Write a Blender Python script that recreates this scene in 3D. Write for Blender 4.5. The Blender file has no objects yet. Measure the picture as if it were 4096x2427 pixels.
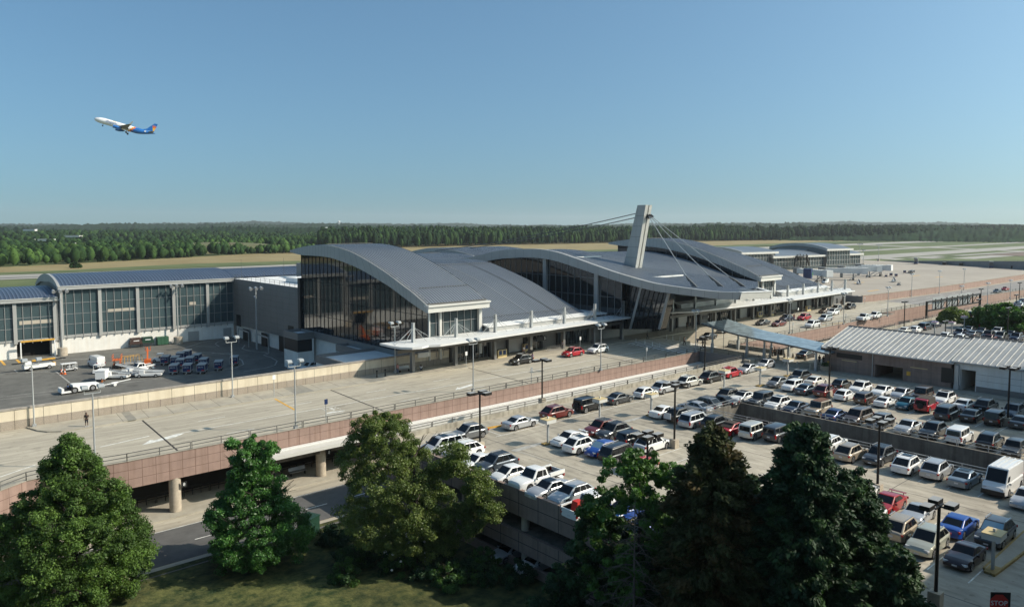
HAZE = 0.00005
import bpy, bmesh, math, random
import numpy as np
from mathutils import Vector, Matrix
random.seed(7); RNG = np.random.default_rng(11)
sc = bpy.context.scene
C = sc.collection
rad = math.radians
# ---------------------------------------------------------------- camera
FPX, CX, CY, HY, HCAM = 2960.0, 2048.0, 1105.0, 900.0, 25.0
_p = math.atan((CY-HY)/FPX); _t = math.atan((5420-CX)*math.cos(_p)/FPX)
FW = Vector((math.cos(_t)*math.cos(_p), math.sin(_t)*math.cos(_p), -math.sin(_p)))
RT = Vector((math.sin(_t), -math.cos(_t), 0)); UP = RT.cross(FW)
def ray(x, y): return FW + RT*((x-CX)/FPX) - UP*((y-CY)/FPX)
def at(x, y, z=0.0):
    "ground point (height z) seen at a photo position"
    d = ray(x, y); t = (z-HCAM)/d.z
    return Vector((d.x*t, d.y*t, z))
def atX(x, y, X):
    d = ray(x, y); t = X/d.x; return Vector((X, d.y*t, HCAM+d.z*t))
def atY(x, y, Y):
    d = ray(x, y); t = Y/d.y; return Vector((d.x*t, Y, HCAM+d.z*t))
def zoomer(x0, y0, s): return lambda x, y: (x0+x*s, y0+y*s)
r1 = zoomer(0, 850, .5728); r2 = zoomer(1100, 850, .5728); r3 = zoomer(2200, 850, .5728); r4 = zoomer(3000, 850, .57292)
b1 = zoomer(0, 1577, .5728); b2 = zoomer(1100, 1577, .5728); b3 = zoomer(2100, 1577, .5728); b4 = zoomer(2996, 1577, .57292)
z2 = zoomer(2400, 1350, .23952); z3 = zoomer(1600, 1150, .23952); z4 = zoomer(3000, 1100, .23952); z5 = zoomer(1600, 1700, .27944)
z6 = zoomer(3300, 1250, .31777); zz = zoomer(2400, 780, .31936); zv = zoomer(2700, 1300, .23952); za = zoomer(0, 1330, .35928); zf = zoomer(3600, 1080, .198); zj = zoomer(3150, 960, .23952)
cam = bpy.data.cameras.new('camera'); camo = bpy.data.objects.new('camera', cam); C.objects.link(camo)
cam.sensor_width = 36; cam.lens = FPX/4096*36; cam.shift_y = -(1213.5-CY)/4096
cam.clip_start = .5; cam.clip_end = 40000
mw = Matrix((( RT.x, UP.x, -FW.x, 0), (RT.y, UP.y, -FW.y, 0), (RT.z, UP.z, -FW.z, HCAM), (0, 0, 0, 1)))
camo.matrix_world = mw; sc.camera = camo
# ---------------------------------------------------------------- light
SUN = Vector((.73, -.68, .727)).normalized()
sl = bpy.data.lights.new('sun', 'SUN'); sl.energy = 5.0; sl.angle = rad(.53); sl.color = (1, .90, .76)
so = bpy.data.objects.new('sun', sl); C.objects.link(so); so.location = (200, -200, 300)
so.rotation_euler = SUN.to_track_quat('Z', 'Y').to_euler()
w = bpy.data.worlds.new('World'); sc.world = w; w.use_nodes = True
nt = w.node_tree; bg = nt.nodes['Background']
sky = nt.nodes.new('ShaderNodeTexSky'); sky.sky_type = 'NISHITA'; sky.sun_disc = False
sky.sun_elevation = math.asin(SUN.z); sky.sun_rotation = math.atan2(SUN.x, SUN.y)
sky.altitude = 150; sky.air_density = 1.0; sky.dust_density = 3.6; sky.ozone_density = 3.5
tc = nt.nodes.new('ShaderNodeTexCoord'); va_ = nt.nodes.new('ShaderNodeVectorMath'); va_.operation = 'MULTIPLY_ADD'; va_.inputs[1].default_value = (1, 1, .95); va_.inputs[2].default_value = (0, 0, .07)
vn_ = nt.nodes.new('ShaderNodeVectorMath'); vn_.operation = 'NORMALIZE'; nt.links.new(tc.outputs['Generated'], va_.inputs[0]); nt.links.new(va_.outputs[0], vn_.inputs[0]); nt.links.new(vn_.outputs[0], sky.inputs[0])
tint = nt.nodes.new('ShaderNodeMix'); tint.data_type = 'RGBA'; tint.blend_type = 'MULTIPLY'; tint.inputs[0].default_value = 1; tint.inputs[7].default_value = (.77, 1.0, .98, 1); nt.links.new(sky.outputs[0], tint.inputs[6])
nt.links.new(tint.outputs[2], bg.inputs[0]); bg.inputs[1].default_value = .142
sc.view_settings.view_transform = 'Standard'; sc.view_settings.look = 'None'; sc.view_settings.exposure = .12; sc.view_settings.gamma = 1
sc.cycles.volume_bounces = 0; sc.cycles.max_bounces = 6; sc.cycles.transparent_max_bounces = 8
# ---------------------------------------------------------------- materials
MATS = {}
def M(name, col=None, rough=.6, metal=0, var=0, scale=1.0, detail=4, coat=0, streak=0, ior=1.45, bump=0, island=0, trans=0, col2=None, spec=.5, emit=0, vscale=None, big=0, spots=0):
    if name in MATS: return MATS[name]
    m = bpy.data.materials.new(name); m.use_nodes = True; n = m.node_tree.nodes; l = m.node_tree.links
    b = n['Principled BSDF']; b.inputs['Roughness'].default_value = rough; b.inputs['Metallic'].default_value = metal
    b.inputs['IOR'].default_value = ior; b.inputs['Coat Weight'].default_value = coat; b.inputs['Specular IOR Level'].default_value = spec
    c4 = (*col, 1); b.inputs['Base Color'].default_value = c4; m.diffuse_color = c4
    cur = None
    def mixed(fac, a, bb, mode='MIX', f=1):
        mx = n.new('ShaderNodeMix'); mx.data_type = 'RGBA'; mx.blend_type = mode
        if isinstance(fac, (int, float)): mx.inputs[0].default_value = fac
        else: l.new(fac, mx.inputs[0])
        for k, v in ((6, a), (7, bb)):
            if isinstance(v, tuple): mx.inputs[k].default_value = v
            else: l.new(v, mx.inputs[k])
        return mx.outputs[2]
    def noise(sc_, vec, det=4, lo=.35, hi=.65):
        t = n.new('ShaderNodeTexNoise'); t.inputs['Scale'].default_value = sc_; t.inputs['Detail'].default_value = det; t.inputs['Roughness'].default_value = .6
        l.new(vec, t.inputs['Vector'])
        r = n.new('ShaderNodeMapRange'); r.inputs[1].default_value = lo; r.inputs[2].default_value = hi
        l.new(t.outputs['Fac'], r.inputs[0]); return r.outputs[0]
    if var or island or bump or streak or big or spots:
        g = n.new('ShaderNodeNewGeometry'); pos = g.outputs['Position']
        if vscale:
            mp = n.new('ShaderNodeVectorMath'); mp.operation = 'MULTIPLY'; l.new(pos, mp.inputs[0]); mp.inputs[1].default_value = vscale; pos = mp.outputs[0]
        cur = c4
        dark = tuple(max(0, x*(1-var)) for x in col)+(1,); lite = tuple(x*(1+var*.6) for x in col)+(1,)
        if var: cur = mixed(noise(scale, pos, detail), dark, lite if col2 is None else (*col2, 1))
        if big:
            f = noise(scale*.12, pos, 3, .4, .62); k = 1-big
            cur = mixed(f, mixed(1.0, cur, (k, k, k, 1), 'MULTIPLY'), cur)
        if spots:
            k = 1-spots; cur = mixed(noise(.42, g.outputs['Position'], 2, .60, .70), cur, mixed(1.0, cur, (k, k, k, 1), 'MULTIPLY')); cur = mixed(noise(2.3, g.outputs['Position'], 1, .66, .72), cur, mixed(1.0, cur, (k, k*.97, k*.93, 1), 'MULTIPLY'))
        if streak:
            mp = n.new('ShaderNodeVectorMath'); mp.operation = 'MULTIPLY'; l.new(g.outputs['Position'], mp.inputs[0]); mp.inputs[1].default_value = (1.4, 1.4, .08)
            f = noise(1.2, mp.outputs[0], 3, .45, .75); k = 1-streak
            cur = mixed(f, cur, mixed(1.0, cur, (k, k*.97, k*.93, 1), 'MULTIPLY'))
        if island:
            r = n.new('ShaderNodeMapRange'); r.inputs[3].default_value = 1-island; r.inputs[4].default_value = 1+island; l.new(g.outputs['Random Per Island'], r.inputs[0])
            cc = n.new('ShaderNodeCombineXYZ')
            for i in range(3): l.new(r.outputs[0], cc.inputs[i])
            cur = mixed(1.0, cur, cc.outputs[0], 'MULTIPLY')
        if not isinstance(cur, tuple): l.new(cur, b.inputs['Base Color'])
        if bump:
            t = n.new('ShaderNodeTexNoise'); t.inputs['Scale'].default_value = scale*3; t.inputs['Detail'].default_value = 5; l.new(pos, t.inputs['Vector'])
            bp = n.new('ShaderNodeBump'); bp.inputs['Strength'].default_value = bump; bp.inputs['Distance'].default_value = .1
            l.new(t.outputs['Fac'], bp.inputs['Height']); l.new(bp.outputs[0], b.inputs['Normal'])
    if trans:
        b.inputs['Subsurface Weight'].default_value = 0
        tr = n.new('ShaderNodeBsdfTranslucent'); tc = tuple(min(1, x*y) for x, y in zip(col, (1.5, 1.7, .7)))
        tr.inputs[0].default_value = (*tc, 1); ms = n.new('ShaderNodeMixShader'); ms.inputs[0].default_value = trans
        l.new(b.outputs[0], ms.inputs[1]); l.new(tr.outputs[0], ms.inputs[2]); l.new(ms.outputs[0], n['Material Output'].inputs[0])
    if emit:
        b.inputs['Emission Color'].default_value = c4; b.inputs['Emission Strength'].default_value = emit
    MATS[name] = m; return m
# setting
m_road = M('road_concrete', (.42, .375, .295), .85, var=.2, scale=.9, big=.17, vscale=(.22, 1.8, 1), spots=.16)
m_deck = M('deck_concrete', (.415, .37, .293), .85, var=.24, scale=.8, big=.22, vscale=(1.5, .4, 1), spots=.26)
m_walk = M('sidewalk_concrete', (.37, .335, .27), .85, var=.12, scale=.8, big=.12)
m_patch = M('sidewalk_dark_slab', (.24, .225, .19), .85, var=.15, scale=1)
m_apron = M('apron_asphalt', (.150, .145, .128), .85, var=.2, scale=.35, big=.2, spots=.25)
m_faint = M('worn_marking', (.36, .35, .32), .85, var=.3, scale=2)
m_apron2 = M('apron_concrete', (.36, .315, .26), .85, var=.1, scale=.06, big=.1)
m_asph = M('road_asphalt', (.1, .098, .094), .9, var=.18, scale=.6)
m_asph2 = M('ramp_asphalt', (.24, .225, .21), .9, var=.12, scale=.25)
m_grass = M('airfield_grass', (.085, .125, .035), .95, var=.3, scale=.02, col2=(.12, .14, .05))
m_dry = M('dry_grass', (.30, .225, .095), .95, var=.3, scale=.025, col2=(.26, .21, .10))
m_lawn = M('lawn_grass', (.030, .066, .010), .95, var=.5, scale=1.1, detail=12, col2=(.115, .118, .034), bump=.9, big=.4)
m_run = M('runway_concrete', (.33, .31, .275), .9, var=.12, scale=.03)
m_rundark = M('runway_rubber', (.10, .10, .10), .9, var=.2, scale=.03)
m_white = M('white_paint', (.72, .72, .70), .6)
m_mark = M('road_marking', (.66, .65, .60), .8, var=.3, scale=2.2)
m_yel = M('yellow_paint', (.62, .34, .05), .7, var=.2, scale=2)
m_red = M('red_paint', (.5, .03, .02), .5)
m_joint = M('joint_dark', (.035, .03, .026), .9)
m_cream = M('cream_concrete', (.62, .54, .41), .85, var=.07, scale=.6, streak=.14)
m_agg = M('aggregate_concrete', (.33, .28, .225), .9, var=.25, scale=14, streak=.1)
m_cap = M('concrete_cap', (.30, .27, .235), .9, var=.2, scale=2)
m_pink = M('pink_precast', (.30, .205, .168), .85, var=.1, scale=.8, streak=.2)
m_pinkj = M('pink_joint', (.12, .065, .05), .9)
m_conc = M('weathered_concrete', (.36, .33, .27), .9, var=.2, scale=1, streak=.5)
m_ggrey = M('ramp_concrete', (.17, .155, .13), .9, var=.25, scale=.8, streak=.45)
m_brown = M('garage_precast', (.25, .185, .155), .85, var=.12, scale=.9, streak=.25)  # pinkish precast, browned in colour for the shaded garage face
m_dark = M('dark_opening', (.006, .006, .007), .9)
m_dkmet = M('dark_bronze', (.022, .02, .018), .45, metal=.3)
m_rail = M('rail_grey', (.13, .125, .115), .5, metal=.3)
m_galv = M('galvanised', (.36, .37, .37), .5, metal=.35)
m_steel = M('silver_paint', (.42, .43, .42), .45, metal=.3)
m_roof = M('roof_metal', (.185, .205, .225), .42, metal=.45, var=.12, scale=.4, vscale=(.25, .05, .05))
m_rib = M('roof_rib', (.33, .35, .37), .42, metal=.45)
m_roofb = M('vault_metal', (.075, .105, .155), .4, metal=.4, var=.12, scale=.4, vscale=(.25, .05, .05)); m_ribb = M('vault_rib', (.16, .19, .245), .4, metal=.4)
m_fascia = M('fascia_panel', (.40, .395, .375), .45, metal=.25, var=.05, scale=.3)
m_lit = M('white_fascia', (.56, .545, .50), .5, var=.04, scale=.3)
m_can = M('canopy_white', (.64, .635, .61), .55, var=.05, scale=.5)
m_mem = M('white_membrane', (.72, .72, .70), .7, var=.08, scale=.5)
m_glass = M('dark_glass', (.012, .018, .022), .04, ior=1.75, spec=.6)
m_glass2 = M('grey_glass', (.05, .07, .075), .18, ior=1.6, var=.12, scale=.15)
m_glassb = M('blue_grey_glass', (.055, .085, .092), .2, ior=1.6, var=.2, scale=.11)
m_mull = M('mullion_dark', (.03, .031, .033), .5, metal=.4)
m_mullg = M('mullion_grey', (.30, .30, .29), .5, metal=.3)
m_grey = M('grey_metal_panel', (.20, .195, .185), .5, metal=.2, var=.05, scale=.3)
m_greyj = M('panel_joint', (.10, .097, .09), .6)
m_wwall = M('white_block_wall', (.72, .70, .65), .8, var=.06, scale=.6, streak=.06)
m_blk = M('black_plastic', (.012, .012, .012), .5)
m_tyre = M('tyre_rubber', (.018, .018, .018), .85)
m_chrome = M('alloy_silver', (.55, .55, .56), .3, metal=.8)
m_carglass = M('car_glass', (.006, .008, .010), .06, ior=1.42)
m_lamp = M('headlight_lens', (.55, .57, .58), .15, ior=1.5)
m_tail = M('tail_light_red', (.30, .008, .006), .25)
m_plate = M('number_plate', (.6, .6, .6), .5)
m_bark = M('bark', (.045, .035, .027), .95, var=.3, scale=3)
m_conc2 = M('bollard_concrete', (.42, .36, .28), .9, var=.15, scale=2)
m_shade = M('walkway_glass', (.20, .255, .285), .2, ior=1.5, island=.22)
m_tan = M('tan_sign', (.55, .43, .22), .6)
m_blue = M('navy_panel', (.012, .03, .10), .5, var=.2, scale=.8)
m_orange = M('orange_paint', (.62, .13, .025), .5)
m_green = M('green_paint', (.012, .045, .028), .5)
m_yelw = M('worn_shade_yellow', (.34, .23, .08), .8, var=.3, scale=2)  # worn yellow, muted further to carry the shade over the kerb
m_skin = M('skin', (.30, .17, .11), .6)
m_alu = M('jet_bridge_white', (.66, .66, .63), .5, var=.05, scale=.5)
# ---------------------------------------------------------------- helpers
def tag(o, label=None, cat=None, group=None, kind=None):
    if label: o['label'] = label
    if cat: o['category'] = cat
    if group: o['group'] = group
    if kind: o['kind'] = kind
    return o
def link(o): C.objects.link(o); return o
def thing(name, label, cat, loc=(0, 0, 0), rz=0, group=None):
    o = link(bpy.data.objects.new(name, None)); o.location = loc; o.rotation_euler = (0, 0, rz); o.empty_display_size = .3
    return tag(o, label, cat, group)
class MB:
    def __init__(s): s.v = []; s.f = []; s.m = []
    def add(s, vs, fs, mi=0):
        k = len(s.v); s.v += [tuple(p) for p in vs]; s.f += [tuple(i+k for i in q) for q in fs]
        s.m += ([mi]*len(fs) if isinstance(mi, int) else list(mi)); return s
    def poly(s, pts, mi=0): return s.add(pts, [tuple(range(len(pts)))], mi)
    def box(s, c, d, mi=0, rz=0, top=1.0):
        x, y, z = d[0]/2, d[1]/2, d[2]/2; cs, sn = math.cos(rz), math.sin(rz); vs = []
        for (a, b_, e) in ((-1, -1, -1), (1, -1, -1), (1, 1, -1), (-1, 1, -1), (-1, -1, 1), (1, -1, 1), (1, 1, 1), (-1, 1, 1)):
            k = top if e > 0 else 1; px, py = a*x*k, b_*y*k
            vs.append((c[0]+px*cs-py*sn, c[1]+px*sn+py*cs, c[2]+e*z))
        return s.add(vs, [(0, 3, 2, 1), (4, 5, 6, 7), (0, 1, 5, 4), (1, 2, 6, 5), (2, 3, 7, 6), (3, 0, 4, 7)], mi)
    def mm(s, a, b, mi=0): return s.box([(a[i]+b[i])/2 for i in range(3)], [abs(b[i]-a[i]) for i in range(3)], mi)
    def bar(s, p0, p1, wd, ht, mi=0):
        "box beam between two points"
        p0, p1 = Vector(p0), Vector(p1); d = (p1-p0); u = d.normalized()
        sd = u.cross(Vector((0, 0, 1)));  sd = Vector((1, 0, 0)) if sd.length < 1e-4 else sd.normalized()
        up = sd.cross(u); vs = []
        for p in (p0, p1):
            for (a, b_) in ((-1, -1), (1, -1), (1, 1), (-1, 1)): vs.append(p+sd*a*wd/2+up*b_*ht/2)
        return s.add(vs, [(0, 1, 2, 3), (7, 6, 5, 4), (0, 4, 5, 1), (1, 5, 6, 2), (2, 6, 7, 3), (3, 7, 4, 0)], mi)
    def tube(s, p0, p1, r0, r1=None, n=8, mi=0, cap=True):
        p0, p1 = Vector(p0), Vector(p1); r1 = r0 if r1 is None else r1; u = (p1-p0).normalized()
        a = u.orthogonal().normalized(); b_ = u.cross(a); vs = []
        for p, r in ((p0, r0), (p1, r1)):
            for i in range(n):
                t = 2*math.pi*i/n; vs.append(p+(a*math.cos(t)+b_*math.sin(t))*r)
        fs = [(i, (i+1) % n, n+(i+1) % n, n+i) for i in range(n)]
        if cap: fs += [tuple(range(n-1, -1, -1)), tuple(range(n, 2*n))]
        return s.add(vs, fs, mi)
    def lathe(s, prof, c=(0, 0, 0), n=16, mi=0):
        vs = []; fs = []
        for r, z in prof:
            for i in range(n):
                t = 2*math.pi*i/n; vs.append((c[0]+r*math.cos(t), c[1]+r*math.sin(t), c[2]+z))
        for k in range(len(prof)-1):
            for i in range(n): fs.append((k*n+i, k*n+(i+1) % n, (k+1)*n+(i+1) % n, (k+1)*n+i))
        fs.append(tuple(range(n-1, -1, -1))); fs.append(tuple((len(prof)-1)*n+i for i in range(n)))
        return s.add(vs, fs, mi)
    def grid(s, rows, mi=0, closed=False):
        n = len(rows[0]); vs = [p for r in rows for p in r]; fs = []
        for k in range(len(rows)-1):
            for i in range(n if closed else n-1):
                j = (i+1) % n; fs.append((k*n+i, k*n+j, (k+1)*n+j, (k+1)*n+i))
        return s.add(vs, fs, mi)
    def prism(s, pts, off, mi=0):
        "polygon extruded by a vector"
        off = Vector(off); n = len(pts); vs = [Vector(p) for p in pts]+[Vector(p)+off for p in pts]
        fs = [tuple(range(n-1, -1, -1)), tuple(range(n, 2*n))]+[(i, (i+1) % n, n+(i+1) % n, n+i) for i in range(n)]
        return s.add(vs, fs, mi)
    def mesh(s, name, mats, smooth=False):
        me = bpy.data.meshes.new(name); me.from_pydata(s.v, [], s.f)
        for m in (mats if isinstance(mats, (list, tuple)) else [mats]): me.materials.append(m)
        me.polygons.foreach_set('material_index', s.m)
        bm = bmesh.new(); bm.from_mesh(me); bmesh.ops.recalc_face_normals(bm, faces=bm.faces); bm.to_mesh(me); bm.free()
        if smooth:
            me.polygons.foreach_set('use_smooth', [True]*len(me.polygons)); me.set_sharp_from_angle(angle=rad(smooth if smooth > 1 else 40))
        me.update(); return me
    def build(s, name, mats, parent=None, smooth=False, world=False):
        o = link(bpy.data.objects.new(name, s.mesh(name, mats, smooth)))
        if parent:
            o.parent = parent
            if world: o.location = -parent.location
        return o
def pieces(mb):
    "the loose pieces of a builder, each as a builder of its own"
    n = len(mb.v); par = list(range(n))
    def fd(i):
        while par[i] != i: par[i] = par[par[i]]; i = par[i]
        return i
    for f in mb.f:
        a = fd(f[0])
        for k in f[1:]: par[fd(k)] = a
    out = {}
    for f, m in zip(mb.f, mb.m):
        d = out.setdefault(fd(f[0]), ({}, MB())); ids = []
        for k in f:
            if k not in d[0]: d[0][k] = len(d[1].v); d[1].v.append(mb.v[k])
            ids.append(d[0][k])
        d[1].f.append(tuple(ids)); d[1].m.append(m)
    return [d[1] for d in out.values()]
def each(mb, name, mats, parent, smooth=False, world=False):
    return [p.build(name, mats, parent, smooth, world) for p in pieces(mb)]
def dup(root, loc, rz=None, label=None, group=None, scale=None):
    r = root.copy(); link(r); r.location = loc
    if rz is not None: r.rotation_euler = (0, 0, rz)
    if label: r['label'] = label
    if group: r['group'] = group
    if scale: r.scale = scale
    for ch in list(root.children):
        c = ch.copy(); link(c); c.parent = r
        for g2 in ch.children:
            d = g2.copy(); link(d); d.parent = c
    return r
_txt = {}
def text_mesh(s, size, depth=.01):
    k = (s, size)
    if k not in _txt:
        cu = bpy.data.curves.new('lettering', 'FONT'); cu.body = s; cu.size = size; cu.align_x = 'CENTER'; cu.align_y = 'CENTER'; cu.extrude = depth; cu.resolution_u = 2
        o = bpy.data.objects.new('lettering', cu); C.objects.link(o); dg = bpy.context.evaluated_depsgraph_get()
        me = bpy.data.meshes.new_from_object(o.evaluated_get(dg)); bpy.data.objects.remove(o); _txt[k] = me
    return _txt[k].copy()
def lettering(s, size, mat, parent, loc, right, up, name='lettering'):
    me = text_mesh(s, size); me.materials.clear(); me.materials.append(mat)
    o = link(bpy.data.objects.new(name, me)); rv, uv = Vector(right).normalized(), Vector(up).normalized(); nv = rv.cross(uv)
    o.matrix_local = Matrix(((rv.x, uv.x, nv.x, loc[0]), (rv.y, uv.y, nv.y, loc[1]), (rv.z, uv.z, nv.z, loc[2]), (0, 0, 0, 1)))
    if parent:
        o.parent = parent
    return o
def struct(name, mb, mats, smooth=False):
    return tag(mb.build(name, mats, smooth=smooth), kind='structure')
def sheet(mb, x0, y0, x1, y1, z, mi=0): return mb.poly([(x0, y0, z), (x1, y0, z), (x1, y1, z), (x0, y1, z)], mi)
# ================================================================ GROUND
mb = MB(); sheet(mb, -9000, -9000, 16000, 16000, -7.3); struct('ground', mb, m_grass)
mb = MB(); sheet(mb, -400, 70, 82, 214, -6.7); struct('apron', mb, m_apron)
mb = MB(); mb.poly([(78, 109, -6.72), (400, 109, -6.72), (900, 100, -6.72), (900, 120, -6.72), (626, 157, -6.72), (677, 269, -6.72), (690, 330, -6.72), (300, 330, -6.72), (78, 214, -6.72)]); struct('apron_concrete', mb, m_apron2)
# airfield: dry grass bands, runway and taxiways (all run along X)
def strip(mb, pts, z): mb.poly([(x, y, z) for x, y in pts])
mb = MB(); strip(mb, [(-900, 590), (60, 592), (190, 600), (340, 615), (700, 650), (1500, 680), (2700, 700), (2700, 1010), (1400, 880), (760, 1030), (420, 880), (300, 800), (100, 690), (-900, 640)], -7.2)
struct('dry_grass_field', mb, m_dry)
mb = MB(); strip(mb, [(-900, 572), (700, 585), (1600, 600), (1600, 585), (700, 628), (330, 622), (200, 640), (110, 606), (-900, 596)], -7.15); struct('verge', mb, m_grass)
mb = MB(); sheet(mb, -1500, 524, 4000, 572, -7.1); sheet(mb, -1500, 415, 110, 432, -7.1)
strip(mb, [(300, 395), (4000, 395), (4000, 418), (300, 418)], -7.1)
strip(mb, [(640, 300), (4000, 270), (4000, 306), (640, 340)], -7.08)
strip(mb, [(640, 240), (4000, 150), (4000, 175), (640, 262)], -7.1)
for x in (700, 1050, 1500, 2100): strip(mb, [(x, 250), (x+28, 250), (x+190, 524), (x+150, 524)], -7.09)
for (x, y, l) in ((735, 268, 30), (760, 276, 26), (790, 284, 25)): strip(mb, [(x, y), (x+60, y-6), (x+60, y+4), (x, y+10)], -7.05)
struct('runway', mb, m_run)
mb = MB(); sheet(mb, -1500, 536, 900, 543, -7.05); sheet(mb, -1500, 554, 260, 556, -7.05); struct('runway_rubber_marks', mb, m_rundark)
mb = MB(); strip(mb, [(905, 205), (1700, 150), (1700, 235), (905, 262)], -7.02); struct('gravel_lot', mb, M('gravel', (.17, .125, .10), .95, var=.2, scale=.05))
mb = MB(); strip(mb, [(860, 268), (1500, 236), (1500, 246), (860, 281)], -6.98); struct('construction_strip', mb, m_run)
# hill of bare earth in the left distance
mb = MB(); rows = []
for i in range(25):
    r = []
    for j in range(25):
        u, v_ = i/24*2-1, j/24*2-1; k = max(0, 1-u*u)*max(0, 1-v_*v_)
        c = Vector((318, 905, -7)); r.append((c.x+u*95+v_*22, c.y+v_*62-u*20, -7.25+11.5*k**.55+random.uniform(-.2, .2)*(k > 0)))
    rows.append(r)
mb.grid(rows); struct('earth_hill', mb, M('bare_earth', (.17, .125, .07), .95, var=.4, scale=.06, detail=8, col2=(.10, .13, .045)), smooth=True)
# retaining wall at the far side of the right apron, with the earth it holds
mb = MB(); A_, B_ = Vector((680, 274, 0)), Vector((560, 24, 0)); n_ = 12; topw = []
for i in range(n_+1):
    p = A_.lerp(B_, i/n_); topw.append((p.x, p.y, -6.6+min(6.2, 12.5*i/n_)))
wallp = [(p[0], p[1], -7.3) for p in topw]; mb.grid([wallp, topw]); mb.grid([topw, [(p[0]+.8, p[1]-.4, p[2]) for p in topw]])
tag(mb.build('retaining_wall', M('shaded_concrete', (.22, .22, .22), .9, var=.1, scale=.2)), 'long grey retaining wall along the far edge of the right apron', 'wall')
mb = MB(); mb.grid([[(p[0]+.8, p[1]-.4, p[2]-.01) for p in topw], [(p[0]+140, p[1]+10, -7.25) for p in topw]]); struct('embankment', mb, m_grass)
# ================================================================ UPPER ROAD
edge = [at(-420, 2200, .25), at(-200, 2065, .25), at(0, 1961, .25), at(105, 1921, .25), at(230, 1893, .25)]
edge = [(p.x, p.y) for p in edge]
YW = 84.0
outer = edge+[(20.0, YW), (123.4, YW)]; outer_r = [(133.2, YW), (216.5, YW)]; outer_f = [(216.5, 87.4), (280, 86.2), (335, 82.6), (460, 78)]
inner_l = [(-80, 107.2)]
mb = MB(); road = [(x, y, 0) for x, y in outer+outer_r+outer_f]+[(460, 107.3, 0), (-60, 107.3, 0), (-60, edge[0][1], 0)]
mb.poly(road); mb.poly([(p[0], p[1], -1.1) for p in road][::-1]); struct('upper_road', mb, m_road)
mb = MB(); mb.poly([(248, 87.2, .006), (280, 86.6, .006), (335, 83.1, .006), (460, 78.6, .006), (460, 98.5, .006), (320, 98.3, .006), (252, 101.2, .006)]); struct('ramp_road', mb, m_asph2)
# markings
mb = MB()
def dash(x0, x1, y, wd=.15, z=.010): sheet(mb, x0, y-wd/2, x1, y+wd/2, z)
dash(28.0, 116, 92.2); dash(134, 330, 92.2)
p, q = at(0, 1903.5), at(143, 1857.7); mb.poly([(p.x-8, p.y-5.4, .01), (q.x, q.y-.1, .01), (q.x, q.y+.1, .01), (p.x-8, p.y-5.2, .01)])
p2_, q2_ = at(400, 1787), at(597, 1743); mb.poly([(p2_.x, p2_.y-.1, .01), (q2_.x, q2_.y-.1, .01), (q2_.x, q2_.y+.1, .01), (p2_.x, p2_.y+.1, .01)])
for k in range(24):
    x = 31.4+12.2*k
    if 114 < x < 134: continue
    for y in (96.4, 88.3):
        xs = x+(0 if y > 90 else .6)
        dash(xs, xs+3.4, y, .14)
def arrow(pts):
    P = [at(*z_) for z_ in pts]; mb.poly([(p.x, p.y, .012) for p in P])
a1 = zoomer(450, 1650, .23952)
arrow([a1(495, 540), a1(785, 475), a1(1050, 405), a1(1195, 347), a1(1090, 347), a1(700, 460), a1(630, 452)])
arrow([r2(1258, 1238), r2(1275, 1218), r2(1283, 1224), r2(1375, 1195), r2(1385, 1206), r2(1300, 1231)])
# words and bars stencilled on the lane
zw = zoomer(1230, 1590, .08782)
for pts in ([(860, 735), (1700, 595), (1690, 575), (1010, 650), (870, 705)], [(590, 545), (800, 540), (720, 515)], [(730, 575), (820, 600), (860, 570)], [(960, 490), (1130, 450), (1160, 480), (1000, 500)], [(950, 550), (1290, 515), (1180, 495)], [(1100, 600), (1260, 575), (1200, 560)], [(1210, 435), (1260, 460), (1310, 435)], [(1440, 512), (1500, 535), (1535, 525)], [(870, 545), (930, 515), (860, 520)], [(1330, 470), (1400, 462), (1445, 490)], [(500, 500), (540, 480), (605, 485)]):
    arrow([zw(*z_) for z_ in pts])
struct('road_markings', mb, m_mark)
mb = MB()
for (a, b_) in ((r2(0, 1300), r2(140, 1378)), (z4(1200, 840), z4(1590, 790))):
    p, q = at(*a), at(*b_); mb.bar((p.x, p.y, .008), (q.x, q.y, .008), .3, .012)
struct('yellow_road_line', mb, m_yel)
mb = MB()
for x in (25.4, 51.9, 78.4, 104.9, 158, 184.5, 211):
    mb.poly([(x-.10, YW+.3, .014), (x+.10, YW+.3, .014), (x+.85, 101.6, .014), (x+.65, 101.6, .014)])
struct('expansion_joints', mb, m_joint)
# crosswalk
mb = MB()
for k in range(13):
    y = 85.6+k*1.2; row = []
    for i in range(13):
        x = 119.6+1.0*i+max(0, (y-92))*.12; zz_ = .012
        row.append((x, y+.5*math.sin(i/12*math.pi)-.25, zz_))
    mb.grid([row, [(p[0], p[1]+.55, p[2]) for p in row]])
struct('crosswalk', mb, M('crosswalk_white', (.76, .75, .71), .8, var=.15, scale=2))
# sidewalk
mb = MB(); e0 = [at(*b1(x, y)) for x, y in ((222, 246), (262, 258), (330, 266), (430, 262), (560, 245), (760, 214), (950, 181))]
pts = [(e0[0].x-.4, 107.2)]+[(p.x, p.y) for p in e0]+[(45, 101.8), (246, 101.3), (246, 107.2)]
mb.prism([(x, y, -.05) for x, y in pts], (0, 0, .2)); struct('sidewalk', mb, m_walk)
mb = MB()
for k in range(70):
    x = 24+3.05*k
    mb.poly([(x, 101.9, .156), (x+.04, 101.9, .156), (x+.44, 107.2, .156), (x+.4, 107.2, .156)])
struct('sidewalk_joints', mb, m_joint)
mb = MB()
for x in (24.6, 47.2, 59.8, 76.6): mb.poly([(x, 101.9, .160), (x+(1 if x < 30 else 3.0), 101.9, .160), (x+(1.4 if x < 30 else 3.4), 107.2, .160), (x+.4, 107.2, .160)])
struct('sidewalk_patches', mb, m_patch)
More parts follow.
